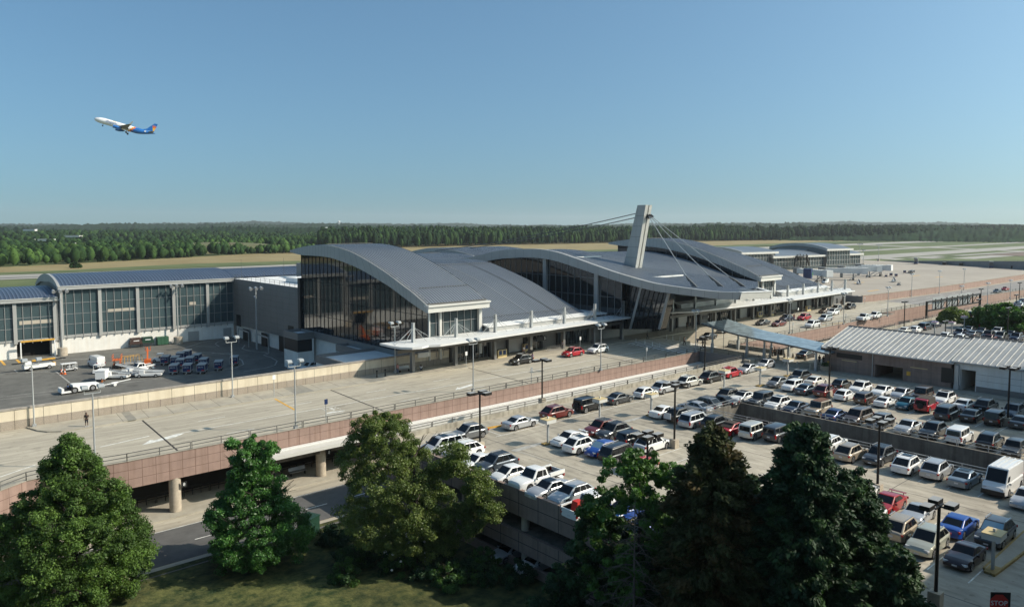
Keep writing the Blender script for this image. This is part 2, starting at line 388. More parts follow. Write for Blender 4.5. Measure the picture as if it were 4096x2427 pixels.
mb = MB(); mb.poly([(246, 101.3, .02), (320, 98.5, .02), (460, 98.6, .02), (460, 99.6, .02), (320, 99.8, .02), (246, 103.5, .02)]); struct('kerb_strip', mb, m_walk)
# ---- walls along the road: panels, joints, cap
def panel_wall(name, label, pts, z0, z1, th, mats, jx, jz=(), inward=1, cap=None, mat_split=None, parts=()):
    "wall along a polyline; joints are thin strips 3 mm proud of the outer face"
    root = thing(name, label, 'wall', (pts[0][0], pts[0][1], z0))
    body, jo, cp = MB(), MB(), MB(); run = 0; jm = 2
    for (a, b_) in zip(pts[:-1], pts[1:]):
        a, b_ = Vector((*a, 0)), Vector((*b_, 0)); L = (b_-a).length; u = (b_-a)/L; nrm = Vector((u.y, -u.x, 0))*inward
        lo, hi = z0, z1
        q = [a-nrm*th, b_-nrm*th, b_, a]
        if mat_split:
            body.prism([Vector((p.x, p.y, lo)) for p in q], (0, 0, mat_split-lo), 1)
            body.prism([Vector((p.x, p.y, mat_split)) for p in q], (0, 0, hi-mat_split), 0)
        else: body.prism([Vector((p.x, p.y, lo)) for p in q], (0, 0, hi-lo), 0)
        s_ = (-run) % jx
        while s_ < L:
            c = a+u*s_; w_ = .022
            for (zl, zh) in (((lo, hi),) if not mat_split else ((mat_split, hi),)):
                jo.poly([c-u*w_+nrm*.004+Vector((0, 0, zl)), c+u*w_+nrm*.004+Vector((0, 0, zl)), c+u*w_+nrm*.004+Vector((0, 0, zh)), c-u*w_+nrm*.004+Vector((0, 0, zh))])
            if mat_split:
                for d_ in (0, jx/2):
                    cc = c+u*d_; jo.poly([cc-u*.02+nrm*.004+Vector((0, 0, lo)), cc+u*.02+nrm*.004+Vector((0, 0, lo)), cc+u*.02+nrm*.004+Vector((0, 0, mat_split)), cc-u*.02+nrm*.004+Vector((0, 0, mat_split))])
            s_ += jx
        for zj in jz: jo.poly([a+nrm*.005+Vector((0, 0, zj-.02)), b_+nrm*.005+Vector((0, 0, zj-.02)), b_+nrm*.005+Vector((0, 0, zj+.02)), a+nrm*.005+Vector((0, 0, zj+.02))])
        if cap: cp.prism([Vector((p.x, p.y, hi)) for p in (a-nrm*(th+.08), b_-nrm*(th+.08), b_+nrm*.08, a+nrm*.08)], (0, 0, cap))
        run += L
    body.add(jo.v, jo.f, 2); body.build('panels', mats[:3], root, world=True)
    if cap: cp.build('coping', mats[3], root, world=True)
    return root
def railing(name, label, pts, z0, h=.8, sec=6.6, mid=3.3, mat=None, group=None, bars=2, r=.035):
    "each section (rails and posts joined) is a part"
    root = thing(name, label, 'railing', (pts[0][0], pts[0][1], z0), group=group); mat = mat or m_rail
    for (a, b_) in zip(pts[:-1], pts[1:]):
        a, b_ = Vector((*a, z0)), Vector((*b_, z0)); L = (b_-a).length; u = (b_-a)/L; s_ = 0
        while s_ < L-.2:
            e = min(L, s_+sec-.16); p, q = a+u*s_, a+u*e; mb = MB()
            for k in range(bars): mb.bar(p+Vector((0, 0, h*(1-k/bars*.98))), q+Vector((0, 0, h*(1-k/bars*.98))), r*2, r*2)
            n_ = max(1, round((e-s_)/mid))
            for i in range(n_+1): c = p.lerp(q, i/n_); mb.bar(c, c+Vector((0, 0, h)), r*2.1, r*2.1)
            mb.build('section', mat, root, world=True); s_ += sec
    return root
pinkm = (m_pink, m_pink, m_pinkj, m_walk)
panel_wall('road_parapet_wall', 'long pink precast wall of the upper road, left of the footbridge', outer, -2.73, .22, .3, pinkm, 1.37, (-.75, -1.74), cap=.05)
panel_wall('road_parapet_wall', 'pink precast wall of the upper road between the footbridge and the end of the ramp', outer_r, -2.73, .22, .3, pinkm, 1.37, (-.75, -1.74), cap=.05)
panel_wall('road_parapet_wall', 'far pink wall of the road climbing out to the right edge', outer_f, -6.9, .22, .3, pinkm, 2.4, (-1.7,), cap=.05)
railing('road_railing', 'grey two-bar railing on the long pink wall left of the footbridge', outer[2:], .27)
railing('road_railing', 'grey two-bar railing on the pink wall right of the footbridge', outer_r, .27)
railing('road_railing', 'grey railing on the far pink wall toward the right edge', outer_f, .27)
mb = MB(); mb.box((216.4, 85.8, -1.2), (.3, 3.3, 3)); mb.mm((206.5, 84.0-.5, -6.6), (215.5, 84.2, -2.75), 1); tag(mb.build('wall_return', (m_pink, m_dark)), 'short pink wall end with dark opening where the road wall steps back', 'wall')
panel_wall('apron_wall', 'cream and brown aggregate wall between sidewalk and apron', [(-60, 107.3), (79.4, 107.3)], 0, 2.42, .3, (m_cream, m_agg, m_joint, m_cap), 3.05, mat_split=1.12, cap=.24)
panel_wall('apron_wall', 'pink panel wall between the right exit road and the apron', [(241.5, 103.6), (262, 102.2), (296, 100.2), (322, 99.7), (460, 99.7)], -.2, 2.3, .3, pinkm, 2.4, cap=.12)
mb = MB(); mb.mm((237, 109.5, -6.7), (252, 110, 1.3)); mb.mm((241.2, 103.4, -.2), (241.5, 110, 2.1)); mb.mm((246, 116, -6.7), (262, 122, 2.4)); tag(mb.build('ramp_enclosure', m_grey), 'dark grey stair enclosure between the canopy end and the pink apron wall', 'enclosure')
# ---- lower level under the upper road
mb = MB(); sheet(mb, -60, 71.6, 260, 80.2, -6.66); struct('lower_road', mb, m_asph)
mb = MB(); sheet(mb, -60, 80.2, 260, 82.7, -6.65); sheet(mb, -60, 70.9, 260, 71.6, -6.6); struct('lower_gutter', mb, m_road)
mb = MB(); mb.mm((-60, 82.7, -6.9), (260, 104, -6.5)); struct('lower_sidewalk', mb, m_walk)
mb = MB(); mb.poly([(-60, 90.5, -6.5), (260, 90.5, -6.5), (260, 90.5, -1.2), (-60, 90.5, -1.2)]); tag(mb.build('basement_wall', M('basement_shade', (.05, .045, .04), .9, var=.2, scale=.5)), 'back wall of the lower roadway, coloured dark for the shade under the road', 'wall')  # wall colour darkened to stand in for shade under the road
mb = MB()
for x in range(-12, 46, 6): mb.mm((x, 73.8+1.9, -6.64), (x+2.6, 76.0-.16, -6.638))
mb.mm((-60, 80.0, -6.642), (160, 80.12, -6.638)); struct('lower_road_marking', mb, m_mark)
mb = MB(); mb.mm((-60, 71.55, -6.64), (160, 71.7, -6.636)); struct('yellow_edge_line', mb, m_yel)
cols = [at(*b1(1240, 830), -6.5).x+.1, at(1306, 1912, -6.5).x]
stp = cols[1]-cols[0]
col0 = thing('viaduct_column', 'round concrete column under the pink wall, leftmost, with a white sign', 'column', (cols[0], 84.6, -6.5), group='columns under the upper road')
mb = MB(); mb.lathe([(.62, 0), (.62, 3.8)], n=24); mb.build('shaft', m_conc2, col0, smooth=True)
mb = MB(); mb.prism([(-.8, -.3, 3.8), (.8, -.3, 3.8), (.8, -.3, 4.5), (-.8, -.3, 4.5)], (0, 5, 0)); mb.build('capital', m_road, col0)
mb = MB(); mb.box((.75, -.75, 3.0), (.62, .08, .62)); sg = mb.build('sign_plate', m_blk, col0); lettering('8', .5, m_white, sg, (.75, -.80, 3.0), (1, 0, 0), (0, 0, 1))
for k in range(1, 5):
    c = dup(col0, (cols[0]+k*stp, 84.6, -6.5), label=('round concrete column beside the lower bench, half behind the leafy tree' if k == 1 else 'round concrete column deep under the road behind the garage edge'))
for k in range(-3, 0): dup(col0, (cols[0]+k*stp, 84.6, -6.5), label='round column under the road hidden by the big left oak')
rt = thing('kerb_canopy', 'white flat canopy over the lower kerb, fixed to the pink wall', 'canopy', (31, 84, -2)); mb = MB(); mb.mm((31.4, 81.9, -2.42), (123, 84.0, -1.98)); mb.build('slab', m_lit, rt, world=True)
mb = MB(); mb.mm((31.3, 83.4, -1.97), (123, 84.0, -1.84)); mb.build('flashing', m_can, rt, world=True)
mb = MB(); mb.mm((32, 84.1, -3.55), (123, 84.5, -2.9)); mb.build('beam', m_ggrey, rt, world=True)
railing('lower_railing', 'dark railing along the lower sidewalk under the road', [(0, 88.5), (60, 88.5)], -6.5, 1.0, 3, 1.0, m_blk)
# ================================================================ GARAGE
GX = 45.0; YP = 72.5
mb = MB()
for (x0, y0, x1, y1) in ((GX, -30, 82.2, YP), (82.2, 54.9, 90.2, YP), (90.2, -30, 120, YP), (120, -30, 133, 72.4), (133, -30, 330, YP)): sheet(mb, x0, y0, x1, y1, 0)
struct('garage_deck', mb, m_deck)
mb = MB(); sheet(mb, 160, 20, 300, 72.3, .006); struct('far_lot_asphalt', mb, M('lot_asphalt', (.20, .19, .175), .9, var=.12, scale=.4))
mb = MB(); mb.mm((123.4, 72.3, -.7), (133.2, 84.3, 0.003)); struct('footbridge', mb, m_walk)
mb = MB()
def stalls(x0, x1, ya, yb, st):
    y = ya
    while y < yb:
        sheet(mb, x0, y-.05, x1, y+.05, .008); y += st
stalls(45.8, 50.4, 29.9, 70, 2.6); stalls(57.2, 62.2, 16.6, 60.5, 2.68); stalls(63.2, 68.3, 16.6, 60.5, 2.68); stalls(76.4, 81.4, 13.9, 60.6, 2.6); stalls(90.9, 95.9, 22.0, 58.6, 2.74); stalls(103, 108, 24.6, 59.8, 2.66); stalls(109.2, 114.2, 24.6, 59.8, 2.66)
for x in range(56, 120, 7): sheet(mb, x+.3, 66.0, x+.4, 68.4, .008)
sheet(mb, 55.5, 65.9, 121, 66.0, .008)
struct('stall_lines', mb, m_mark)
mb = MB(); e_ = [at(*z5(*q)) for q in ((1690, 375), (2190, 535))]; mb.bar((e_[0].x, e_[0].y, .010), (e_[1].x, e_[1].y, .010), .12, .01)
for (a, b_, wd) in (((1620, 368), (2040, 258), .8),): p, q = at(*z5(*a)), at(*z5(*b_)); mb.bar((p.x, p.y, .010), (q.x, q.y, .010), wd, .008)
for (a, b_) in ((z2(420, 1400), z2(760, 1315)), (zv(1090, 1085), zv(1350, 1035))): p, q = at(*a), at(*b_); mb.bar((p.x, p.y, .010), (q.x, q.y, .010), .7, .008)
struct('worn_lane_bars', mb, m_faint)
mb = MB()
for x in (54.2, 72.6, 99.4, 118.5): sheet(mb, x-.05, 14, x+.05, 72, .005)
for y in (64.2, 46, 27.8): sheet(mb, 45.2, y-.04, 82, y+.04, .005); sheet(mb, 90.7, y-.04, 121, y+.04, .005)
struct('deck_joints', mb, M('tar_joint', (.12, .11, .10), .9))
# west face
rt = thing('parking_garage', 'two storey parking garage with pinkish precast bands browned for their shade, seen at its left corner', 'garage', (GX, YP, -7))
mb = MB(); mb.mm((GX-.35, -30, -1.85), (GX, YP+.35, .62)); mb.mm((GX, YP, -1.0), (119.6, YP+.35, .62), 1); mb.mm((133, YP, -1.0), (330, YP+.35, .62), 1)
gj = MB()
for k in range(40): gj.mm((GX-.355, YP-1.9-2.6*k-.03, -1.85), (GX-.34, YP-1.9-2.6*k+.03, .62))
gj.mm((GX-.355, -30, -.68), (GX-.34, YP, -.62)); mb.add(gj.v, gj.f, 2); mb.build('parapet', (m_brown, m_conc, m_joint), rt, world=True)
mb = MB(); mb.mm((GX-.35, -30, -5.25), (GX, YP, -3.4)); gj = MB()
for k in range(40): gj.mm((GX-.355, YP-1.9-2.6*k-.03, -5.25), (GX-.34, YP-1.9-2.6*k+.03, -3.4))
gj.mm((GX-.355, -30, -4.33), (GX-.34, YP, -4.27)); mb.add(gj.v, gj.f, 1); mb.build('spandrel', (m_brown, m_joint), rt, world=True)
mb = MB(); mb.mm((GX-.35, -30, -7.4), (GX, YP, -6.15)); mb.build('base_wall', m_brown, rt, world=True)
mb = MB()
for k in range(8): mb.tube((GX+.5, 68-9.1*k, -7.2), (GX+.5, 68-9.1*k, -.4), .4, n=14)
each(mb, 'column', m_conc2, rt, True, True)
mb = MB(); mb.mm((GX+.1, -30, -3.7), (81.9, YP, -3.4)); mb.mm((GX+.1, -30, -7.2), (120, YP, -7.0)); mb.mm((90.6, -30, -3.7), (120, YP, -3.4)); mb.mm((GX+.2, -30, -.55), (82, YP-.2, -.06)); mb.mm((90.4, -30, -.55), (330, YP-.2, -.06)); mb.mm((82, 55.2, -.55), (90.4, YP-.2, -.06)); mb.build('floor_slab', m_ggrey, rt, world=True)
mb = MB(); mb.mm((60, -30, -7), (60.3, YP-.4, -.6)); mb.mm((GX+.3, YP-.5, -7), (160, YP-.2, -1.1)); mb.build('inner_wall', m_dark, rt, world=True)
railing('deck_railing', 'grey railing on the garage parapet facing the pink road wall', [(GX, YP+.17), (119.6, YP+.17)], .62, .62, 6.1, 3.05)
railing('deck_railing', 'grey railing on the garage parapet right of the footbridge', [(133, YP+.17), (300, YP+.17)], .62, .62, 6.1, 3.05)
# ramp well
rt = thing('ramp_well', 'sunken concrete ramp well between two rows of parked cars', 'ramp', (86, 40, -3))
mb = MB(); xs0, xs1 = 82.2, 90.2
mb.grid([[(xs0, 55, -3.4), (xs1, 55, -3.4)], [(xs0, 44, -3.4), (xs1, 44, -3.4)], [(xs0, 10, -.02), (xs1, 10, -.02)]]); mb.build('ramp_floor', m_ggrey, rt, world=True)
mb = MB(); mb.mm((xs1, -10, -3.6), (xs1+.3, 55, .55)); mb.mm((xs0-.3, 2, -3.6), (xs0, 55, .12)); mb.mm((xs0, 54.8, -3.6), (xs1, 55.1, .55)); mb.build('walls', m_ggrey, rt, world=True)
mb = MB()
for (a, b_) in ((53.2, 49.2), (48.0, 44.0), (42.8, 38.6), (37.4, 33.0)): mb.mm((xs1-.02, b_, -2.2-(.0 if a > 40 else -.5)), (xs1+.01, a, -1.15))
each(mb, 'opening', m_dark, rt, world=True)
railing('ramp_railing', 'galvanised three-bar railing along the near side of the ramp well', [(xs0-.1, 54.8), (xs0-.1, 4)], .12, 1.0, 9, 3.0, m_galv, bars=3, r=.03)
railing('ramp_railing', 'galvanised railing on the far wall of the ramp well', [(xs1+.1, 54.8), (xs1+.1, 0)], .55, .75, 9, 3.0, m_galv, bars=2, r=.03)
railing('ramp_railing', 'short galvanised railing closing the end of the ramp well', [(xs0, 54.9), (xs1, 54.9)], .55, .75, 9, 3.0, m_galv, bars=2, r=.03)
# bridge parapets, footbridge rails
rt = thing('footbridge_parapet', 'grey concrete footbridge side nearest the long pink wall, with dark rails', 'parapet', (123.4, 84, 0))
mb = MB(); mb.mm((123.0, 71.2, -2.6), (123.4, 83.9, .25)); mb.build('wall', m_grey, rt, world=True)
mb = MB(); [mb.bar((123.2, 71.2, h), (123.2, 83.9, h), .05, .05) for h in (.5, .75, 1.0, 1.2)]; [mb.bar((123.2, y, .25), (123.2, y, 1.2), .05, .05) for y in (71.2, 74.4, 77.6, 80.8, 83.8)]; mb.build('rails', m_dkmet, rt, world=True)
rt = thing('footbridge_parapet', 'grey footbridge side farther right with reddish rails', 'parapet', (133.2, 84, 0))
mb = MB(); mb.mm((133.0, 72.6, -2), (133.4, 83.9, .75)); mb.build('wall', m_conc, rt, world=True)
mb = MB(); [mb.bar((133.2, 72.6, h), (133.2, 83.9, h), .05, .05) for h in (.95, 1.15, 1.35)]; [mb.bar((133.2, y, .75), (133.2, y, 1.35), .05, .05) for y in (72.6, 75.4, 78.2, 81, 83.8)]; mb.build('rails', m_dkmet, rt, world=True)
mb = MB(); mb.mm((119.6, 71.0, -1), (123.0, 72.2, .62)); tag(mb.build('parapet_end', m_conc), 'concrete parapet stub where the garage meets the footbridge', 'parapet')
# ================================================================ WALKWAY CANOPY
rt = thing('walkway_canopy', 'wavy blue glass walkway canopy from the footbridge to the service building', 'canopy', (127, 72, 0))
def wz(y): t = (y-58)/27.5; return 3.35+2.25*max(0, t)**1.9+.25*math.sin(max(0, t)*6)
def wx(y): t = (y-58)/27.5; return (121.9+3.3*min(1, t*1.25), 129.4+5.4*min(1, t*1.15))
mb, gb_ = MB(), MB(); n_ = 28; ra, rb = [], []
for i in range(n_+1):
    y = 57.6+27.5*i/n_; a, b_ = wx(y); ra.append(((a, y, wz(y)), (b_, y, wz(y)))); 
for k in range(n_):
    for j in range(6):
        q = []
        for (ii, jj) in ((k, j+.03), (k, j+.97), (k+1, j+.97), (k+1, j+.03)):
            A, B = Vector(ra[ii][0]), Vector(ra[ii][1]); q.append(A.lerp(B, jj/6))
        gb_.prism(q, (0, 0, .05))
gb_.build('glass_panels', m_shade, rt, world=True)
for k in range(n_):
    for s_ in (0, 1): mb.bar(Vector(ra[k][s_])-Vector((0, 0, .12)), Vector(ra[k+1][s_])-Vector((0, 0, .12)), .16, .24)
for k in range(0, n_+1, 4): mb.bar(Vector(ra[k][0])-Vector((0, 0, .14)), Vector(ra[k][1])-Vector((0, 0, .14)), .12, .2)
mb.build('frame', m_rail, rt, world=True)
for (x, y) in ((125.1, 82.4), (125.9, 75.3), (126.6, 72.1), (122.6, 60.1), (131.9, 80.9), (130.4, 72.8), (130.5, 69.3)):
    mb = MB(); mb.box((x, y, wz(y)/2-.1), (.28, .28, wz(y)-.1)); mb.box((x, y, .9), (.44, .44, 1.8)); mb.build('post', m_steel, rt, world=True)
# ================================================================ SERVICE BUILDING
def holed(mb, X, th, y0, y1, z0, z1, holes, mi=0):
    "wall on plane X with rectangular holes (ya, yb, za, zb)"
    ys = sorted({y0, y1, *[h[0] for h in holes], *[h[1] for h in holes]}); zs = sorted({z0, z1, *[h[2] for h in holes], *[h[3] for h in holes]})
    for a, b_ in zip(ys[:-1], ys[1:]):
        for c, d in zip(zs[:-1], zs[1:]):
            if any(h[0] <= (a+b_)/2 <= h[1] and h[2] <= (c+d)/2 <= h[3] for h in holes): continue
            mb.mm((X, a, c), (X+th, b_, d), mi)
BX = 124.2
def byz(a, b_):
    p, q = atX(*z6(*a), BX), atX(*z6(*b_), BX); return (min(p.y, q.y), max(p.y, q.y), min(p.z, q.z), max(p.z, q.z))
def shed(name, label, ya, yb, wallm, roofm, ribn, zoff, holes, xoff=0, seams=None):
    rt = thing(name, label, 'building', (BX, (ya+yb)/2, 0)); mb = MB()
    holed(mb, BX, .4, ya, yb, 0, 4.1, holes); holed(mb, BX+19.2, .4, ya, yb, 0, 4.1, [(h[0]+4.2, h[1]+4.8, 0, 2.9) for h in holes])
    for y in (ya, yb-.4): mb.prism([(BX+.4, y, 0), (BX+19.2, y, 0), (BX+19.2, y, 4.1), (BX+9.8, y, 6.2), (BX+.4, y, 4.1)], (0, .4, 0))
    for h in holes:
        mb.mm((BX+.4, h[0]-.2, 0), (BX+5, h[0]+.2, 4.0)); mb.mm((BX+.4, h[1]-.05, 0), (BX+7, h[1]+.35, 4.0))
    mb.add(seams.v, seams.f, 1); mb.build('wall', (wallm, m_greyj), rt, world=True)
    mb = MB(); ze, zr = 4.15+zoff, 6.75+zoff; xa, xb, xm = BX-.55+xoff, BX+20.2, BX+9.9
    for (x0, z0_, x1, z1_) in ((xa, ze, xm, zr), (xm, zr, xb, ze)):
        mb.prism([(x0, ya-.5, z0_), (x1, ya-.5, z1_), (x1, ya-.5, z1_-.14), (x0, ya-.5, z0_-.14)], (0, yb-ya+.9, 0))
    rf = mb.build('roof', roofm, rt, world=True)
    mb = MB()
    for k in range(ribn+1):
        y = ya-.4+(yb-ya+.7)*k/ribn; mb.prism([(xa, y-.035, ze), (xm, y-.035, zr), (xm, y-.035, zr+.09), (xa, y-.035, ze+.09)], (0, .07, 0)); mb.prism([(xb, y-.06, ze), (xm, y-.06, zr), (xm, y-.06, zr+.11), (xb, y-.06, ze+.11)], (0, .12, 0))
    mb.build('roof_seams', M('roof_seam', (.60, .59, .55), .5, metal=.3), rf, world=False)
    mb = MB(); mb.box((xa+.02, (ya+yb)/2-.05, ze-.1), (.16, yb-ya+.9, .2)); mb.build('gutter', m_steel, rt, world=True)
    mb = MB(); mb.prism([(xm-.3, ya-.5, zr+.02), (xm, ya-.5, zr+.14), (xm+.3, ya-.5, zr+.02)], (0, yb-ya+.9, 0)); mb.build('ridge_cap', m_rail, rt, world=True)
    return rt
m_sroof = M('shed_roof', (.40, .40, .385), .5, metal=.25, var=.12, scale=.4, streak=.12)
h1 = byz((635, 650), (980, 850)); h1 = (h1[0], h1[1], 0, h1[3])
s1_ = MB()
for k in (1, 2, 3): s1_.mm((BX-.004, 39.6, 1.02*k-.015), (BX+.01, h1[0], 1.02*k+.015)); s1_.mm((BX-.004, h1[1], 1.02*k-.015), (BX+.01, 59.4, 1.02*k+.015))
for y in (42.4, 45.2, 56.6, 54): s1_.mm((BX-.005, y-.015, 0), (BX+.01, y+.015, 4))
b_1 = shed('service_building', 'brown precast service building with grey seamed roof beside the walkway canopy', 39.6, 59.4, m_brown, m_sroof, 24, 0, [h1], seams=s1_)
h2 = byz((1705, 710), (1895, 985)); h2 = (h2[0], h2[1], 0, h2[3]); h2b = (h2[0]-30, h2[0]-26, 0, 3)
s2_ = MB()
for k in (1.9, 2.8): s2_.mm((BX-.006, 8, k-.015), (BX+.01, h2[0], k+.015))
for y in (30.5, 27, 23): s2_.mm((BX-.005, y-.015, 1), (BX+.01, y+.015, 4))
b_2 = shed('service_building', 'service building with pale panel wall and seamed roof at the right edge', 8, 39.15, m_wwall, m_sroof, 38, .28, [h2], .1, s2_)
def plate(parent, name, rect, mat, off=.03, th=.03):
    mb = MB(); mb.mm((BX-off, rect[0], rect[2]), (BX-off+th, rect[1], rect[3])); return mb.build(name, mat, parent, world=True)
for a, b_ in (((148, 500), (466, 600)), ((1468, 685), (1610, 890))): plate(b_1, 'louvre', byz(a, b_), m_blk, .06, .06)
for a, b_ in (((212, 590), (397, 625)), ((1075, 680), (1290, 718))): plate(b_1, 'sign_band', byz(a, b_), m_tan)
for a, b_ in (((28, 608), (54, 662)), ((1028, 737), (1075, 795))): plate(b_1, 'sign', byz(a, b_), m_yel)
for x in ((605, 530), (1640, 660)):
    p = atX(*z6(*x), BX); mb = MB(); mb.tube((BX-.12, p.y, .05), (BX-.12, p.y, 4.0), .07); mb.build('downpipe', m_steel, b_1, world=True)
mb = MB(); mb.mm((BX-.02, 8, 0), (BX-.0, h2[0]-.05, 1.0)); mb.build('dark_base', m_grey, b_2, world=True)
mb = MB(); mb.box((BX-.2, 38.7, 1.9), (.35, .45, 3.9)); mb.box((BX-.2, 38.7, .4), (.6, .7, .8)); mb.build('corner_post', m_steel, b_2, world=True)
mb = MB(); mb.mm((BX-2.6, 8, 0), (BX, 59.4, .14)); struct('building_kerb', mb, m_walk)
# planter by the building
rt = thing('planter', 'round concrete planter at the service building corner', 'planter', (122.9, 58.6, 0)); mb = MB(); mb.lathe([(.6, 0), (.85, .9), (.9, 1.0), (.75, 1.0), (.72, .85)], n=20); mb.build('bowl', m_conc2, rt, smooth=True)
mb = MB()
for k in range(160):
    a, r_ = random.uniform(0, 6.28), random.uniform(0, .7); z_ = 1+random.random()*.55; c = Vector((r_*math.cos(a), r_*math.sin(a), z_)); d = Vector((random.gauss(0, 1), random.gauss(0, 1), random.gauss(0, 1))).normalized()*.12; e = d.orthogonal().normalized()*.06
    mb.poly([c-d-e, c+d-e, c+d+e, c-d+e])
mb.build('leaves', M('shrub_leaf', (.04, .075, .02), .7, island=.4), rt)
# ================================================================ FAR RIGHT
mb = MB(); mb.mm((133, 72.9, -4.5), (330, 83.6, -4.3)); struct('lower_exit_road', mb, m_walk)
# lawn
mb = MB(); rows = []
for i in range(41):
    r = []
    for j in range(41):
        x, y = -40+85*i/40, -25+96*j/40; r.append((x, y, -6.95+.35*math.sin(x*.13)*math.cos(y*.11)+.5*max(0, 1-abs(y-55)/18)*max(0, 1-abs(x-32)/16)+.0)); r[-1] = (r[-1][0], r[-1][1], max(r[-1][2], -6.62) if y > 69.5 else r[-1][2])
    rows.append(r)
mb.grid(rows); struct('lawn', mb, m_lawn, smooth=True)
# ================================================================ TERMINAL
def smooth_profile(pts, n=36):
    "Catmull-Rom through (y, z) points, resampled"
    P = [Vector(p) for p in pts]; P = [P[0]*2-P[1]]+P+[P[-1]*2-P[-2]]; out = []; m = len(P)-3
    for i in range(n+1):
        t = i/n*m; k = min(int(t), m-1); t -= k; a, b_, c, d = P[k:k+4]
        out.append(tuple(.5*((2*b_)+(c-a)*t+(2*a-5*b_+4*c-d)*t*t+(3*b_-a-3*c+d)*t**3)))
    return out
def vault(parent, prof, x0, x1, name='roof', period=.62, mat=None, thick=.25, surf=None, rh=.09):
    "standing-seam roof: corrugation is modelled; prof runs along y"
    mb = MB(); xs = []; k = 0; x = x0
    while x < x1-.01:
        for dx, h in ((0, 0), (.36, 0), (.40, rh), (.57, rh)):
            if x+dx < x1: xs.append((x+dx, h))
        x += period
    xs.append((x1, 0)); n = len(prof); vs = []; 
    cols = [[(X, *(surf(X, i/(n-1)) if surf else prof[i])) for i in range(n)] for X, h in xs]
    rows = [[(c[0], c[1], c[2]+h) for c in col] for col, (X, h) in zip(cols, xs)]
    mb.grid(rows)
    mi = []
    for a, b_ in zip(xs[:-1], xs[1:]): mi += [1 if (a[1] > 0 and b_[1] > 0) else 0]*(n-1)
    mb.m = mi
    low = [[(c[0], c[1], c[2]-thick) for c in col] for col in cols[::8]+[cols[-1]]]; mb.grid(low)
    return mb.build(name, (mat or m_roof, m_ribb if mat else m_rib), parent, world=True)
def edge_fascia(parent, top, bot, x0, x1, jx=1.25):
    mb = MB(); jo = MB(); n = len(top)
    a = [(x0, *p) for p in top]; b_ = [(x0, *p) for p in bot]; c = [(x1, *p) for p in top]; d = [(x1, *p) for p in bot]
    mb.grid([a, b_]); mb.grid([c, a]); mb.grid([b_, d])
    mb.poly([a[0], b_[0], d[0], c[0]]); mb.poly([a[-1], b_[-1], d[-1], c[-1]])
    f = mb.build('fascia', m_fascia, parent, world=True)
    L = 0
    for i in range(n-1):
        L += math.dist(top[i], top[i+1])
        if L > jx:
            L = 0; p, q = top[i], bot[i]; jo.poly([(x0-.006, p[0]-.025, p[1]), (x0-.006, p[0]+.025, p[1]), (x0-.006, q[0]+.025, q[1]), (x0-.006, q[0]-.025, q[1])])
    jo.build('fascia_joints', m_greyj, f)
    return f
def interp(prof, y):
    pr = sorted(prof); 
    if y <= pr[0][0]: return pr[0][1]
    for a, b_ in zip(pr[:-1], pr[1:]):
        if a[0] <= y <= b_[0]: return a[1]+(b_[1]-a[1])*(y-a[0])/max(1e-6, b_[0]-a[0])
    return pr[-1][1]
def glass_wall_x(parent, X, y0, y1, z0, zt, fins=1.8, mat=None, mullm=None, fin=.09, trans=(), wd=.065):
    "curtain wall on plane X (faces -x); zt(y) gives its top"
    n = max(2, round((y1-y0)/fins)); ys = [y0+(y1-y0)*i/n for i in range(n+1)]; mb = MB()
    mb.grid([[(X, y, z0) for y in ys], [(X, y, zt(y)) for y in ys]]); g = mb.build('glazing', mat or m_glass, parent, world=True)
    mb = MB()
    for y in ys: mb.mm((X-fin, y-wd/2, z0-.2), (X+.02, y+wd/2, zt(y)+.2))
    mb.build('mullions', mullm or m_mull, parent, world=True)
    if trans:
        mb = MB()
        for z in trans:
            yy = [y for y in ys if zt(y) > z]
            if yy: mb.mm((X-.05, min(yy), z-.035), (X+.01, max(yy), z+.035))
        mb.build('transoms', mullm or m_mull, parent, world=True)
    return g
PA = [(106.0, 11.1), (110, 12.9), (113.4, 14.1), (120.2, 16.5), (130.6, 19.35), (138.8, 20.55), (144.5, 20.75), (150, 20.5), (155, 20.0), (160, 19.25)]
PAb = [(105.8, 9.7), (110, 10.9), (113, 11.9), (118.5, 13.75), (129, 16.45), (138.8, 18.0), (144.5, 18.35), (150, 18.35), (155, 18.4), (160, 18.85)]
top, bot = smooth_profile(PA), smooth_profile(PAb)
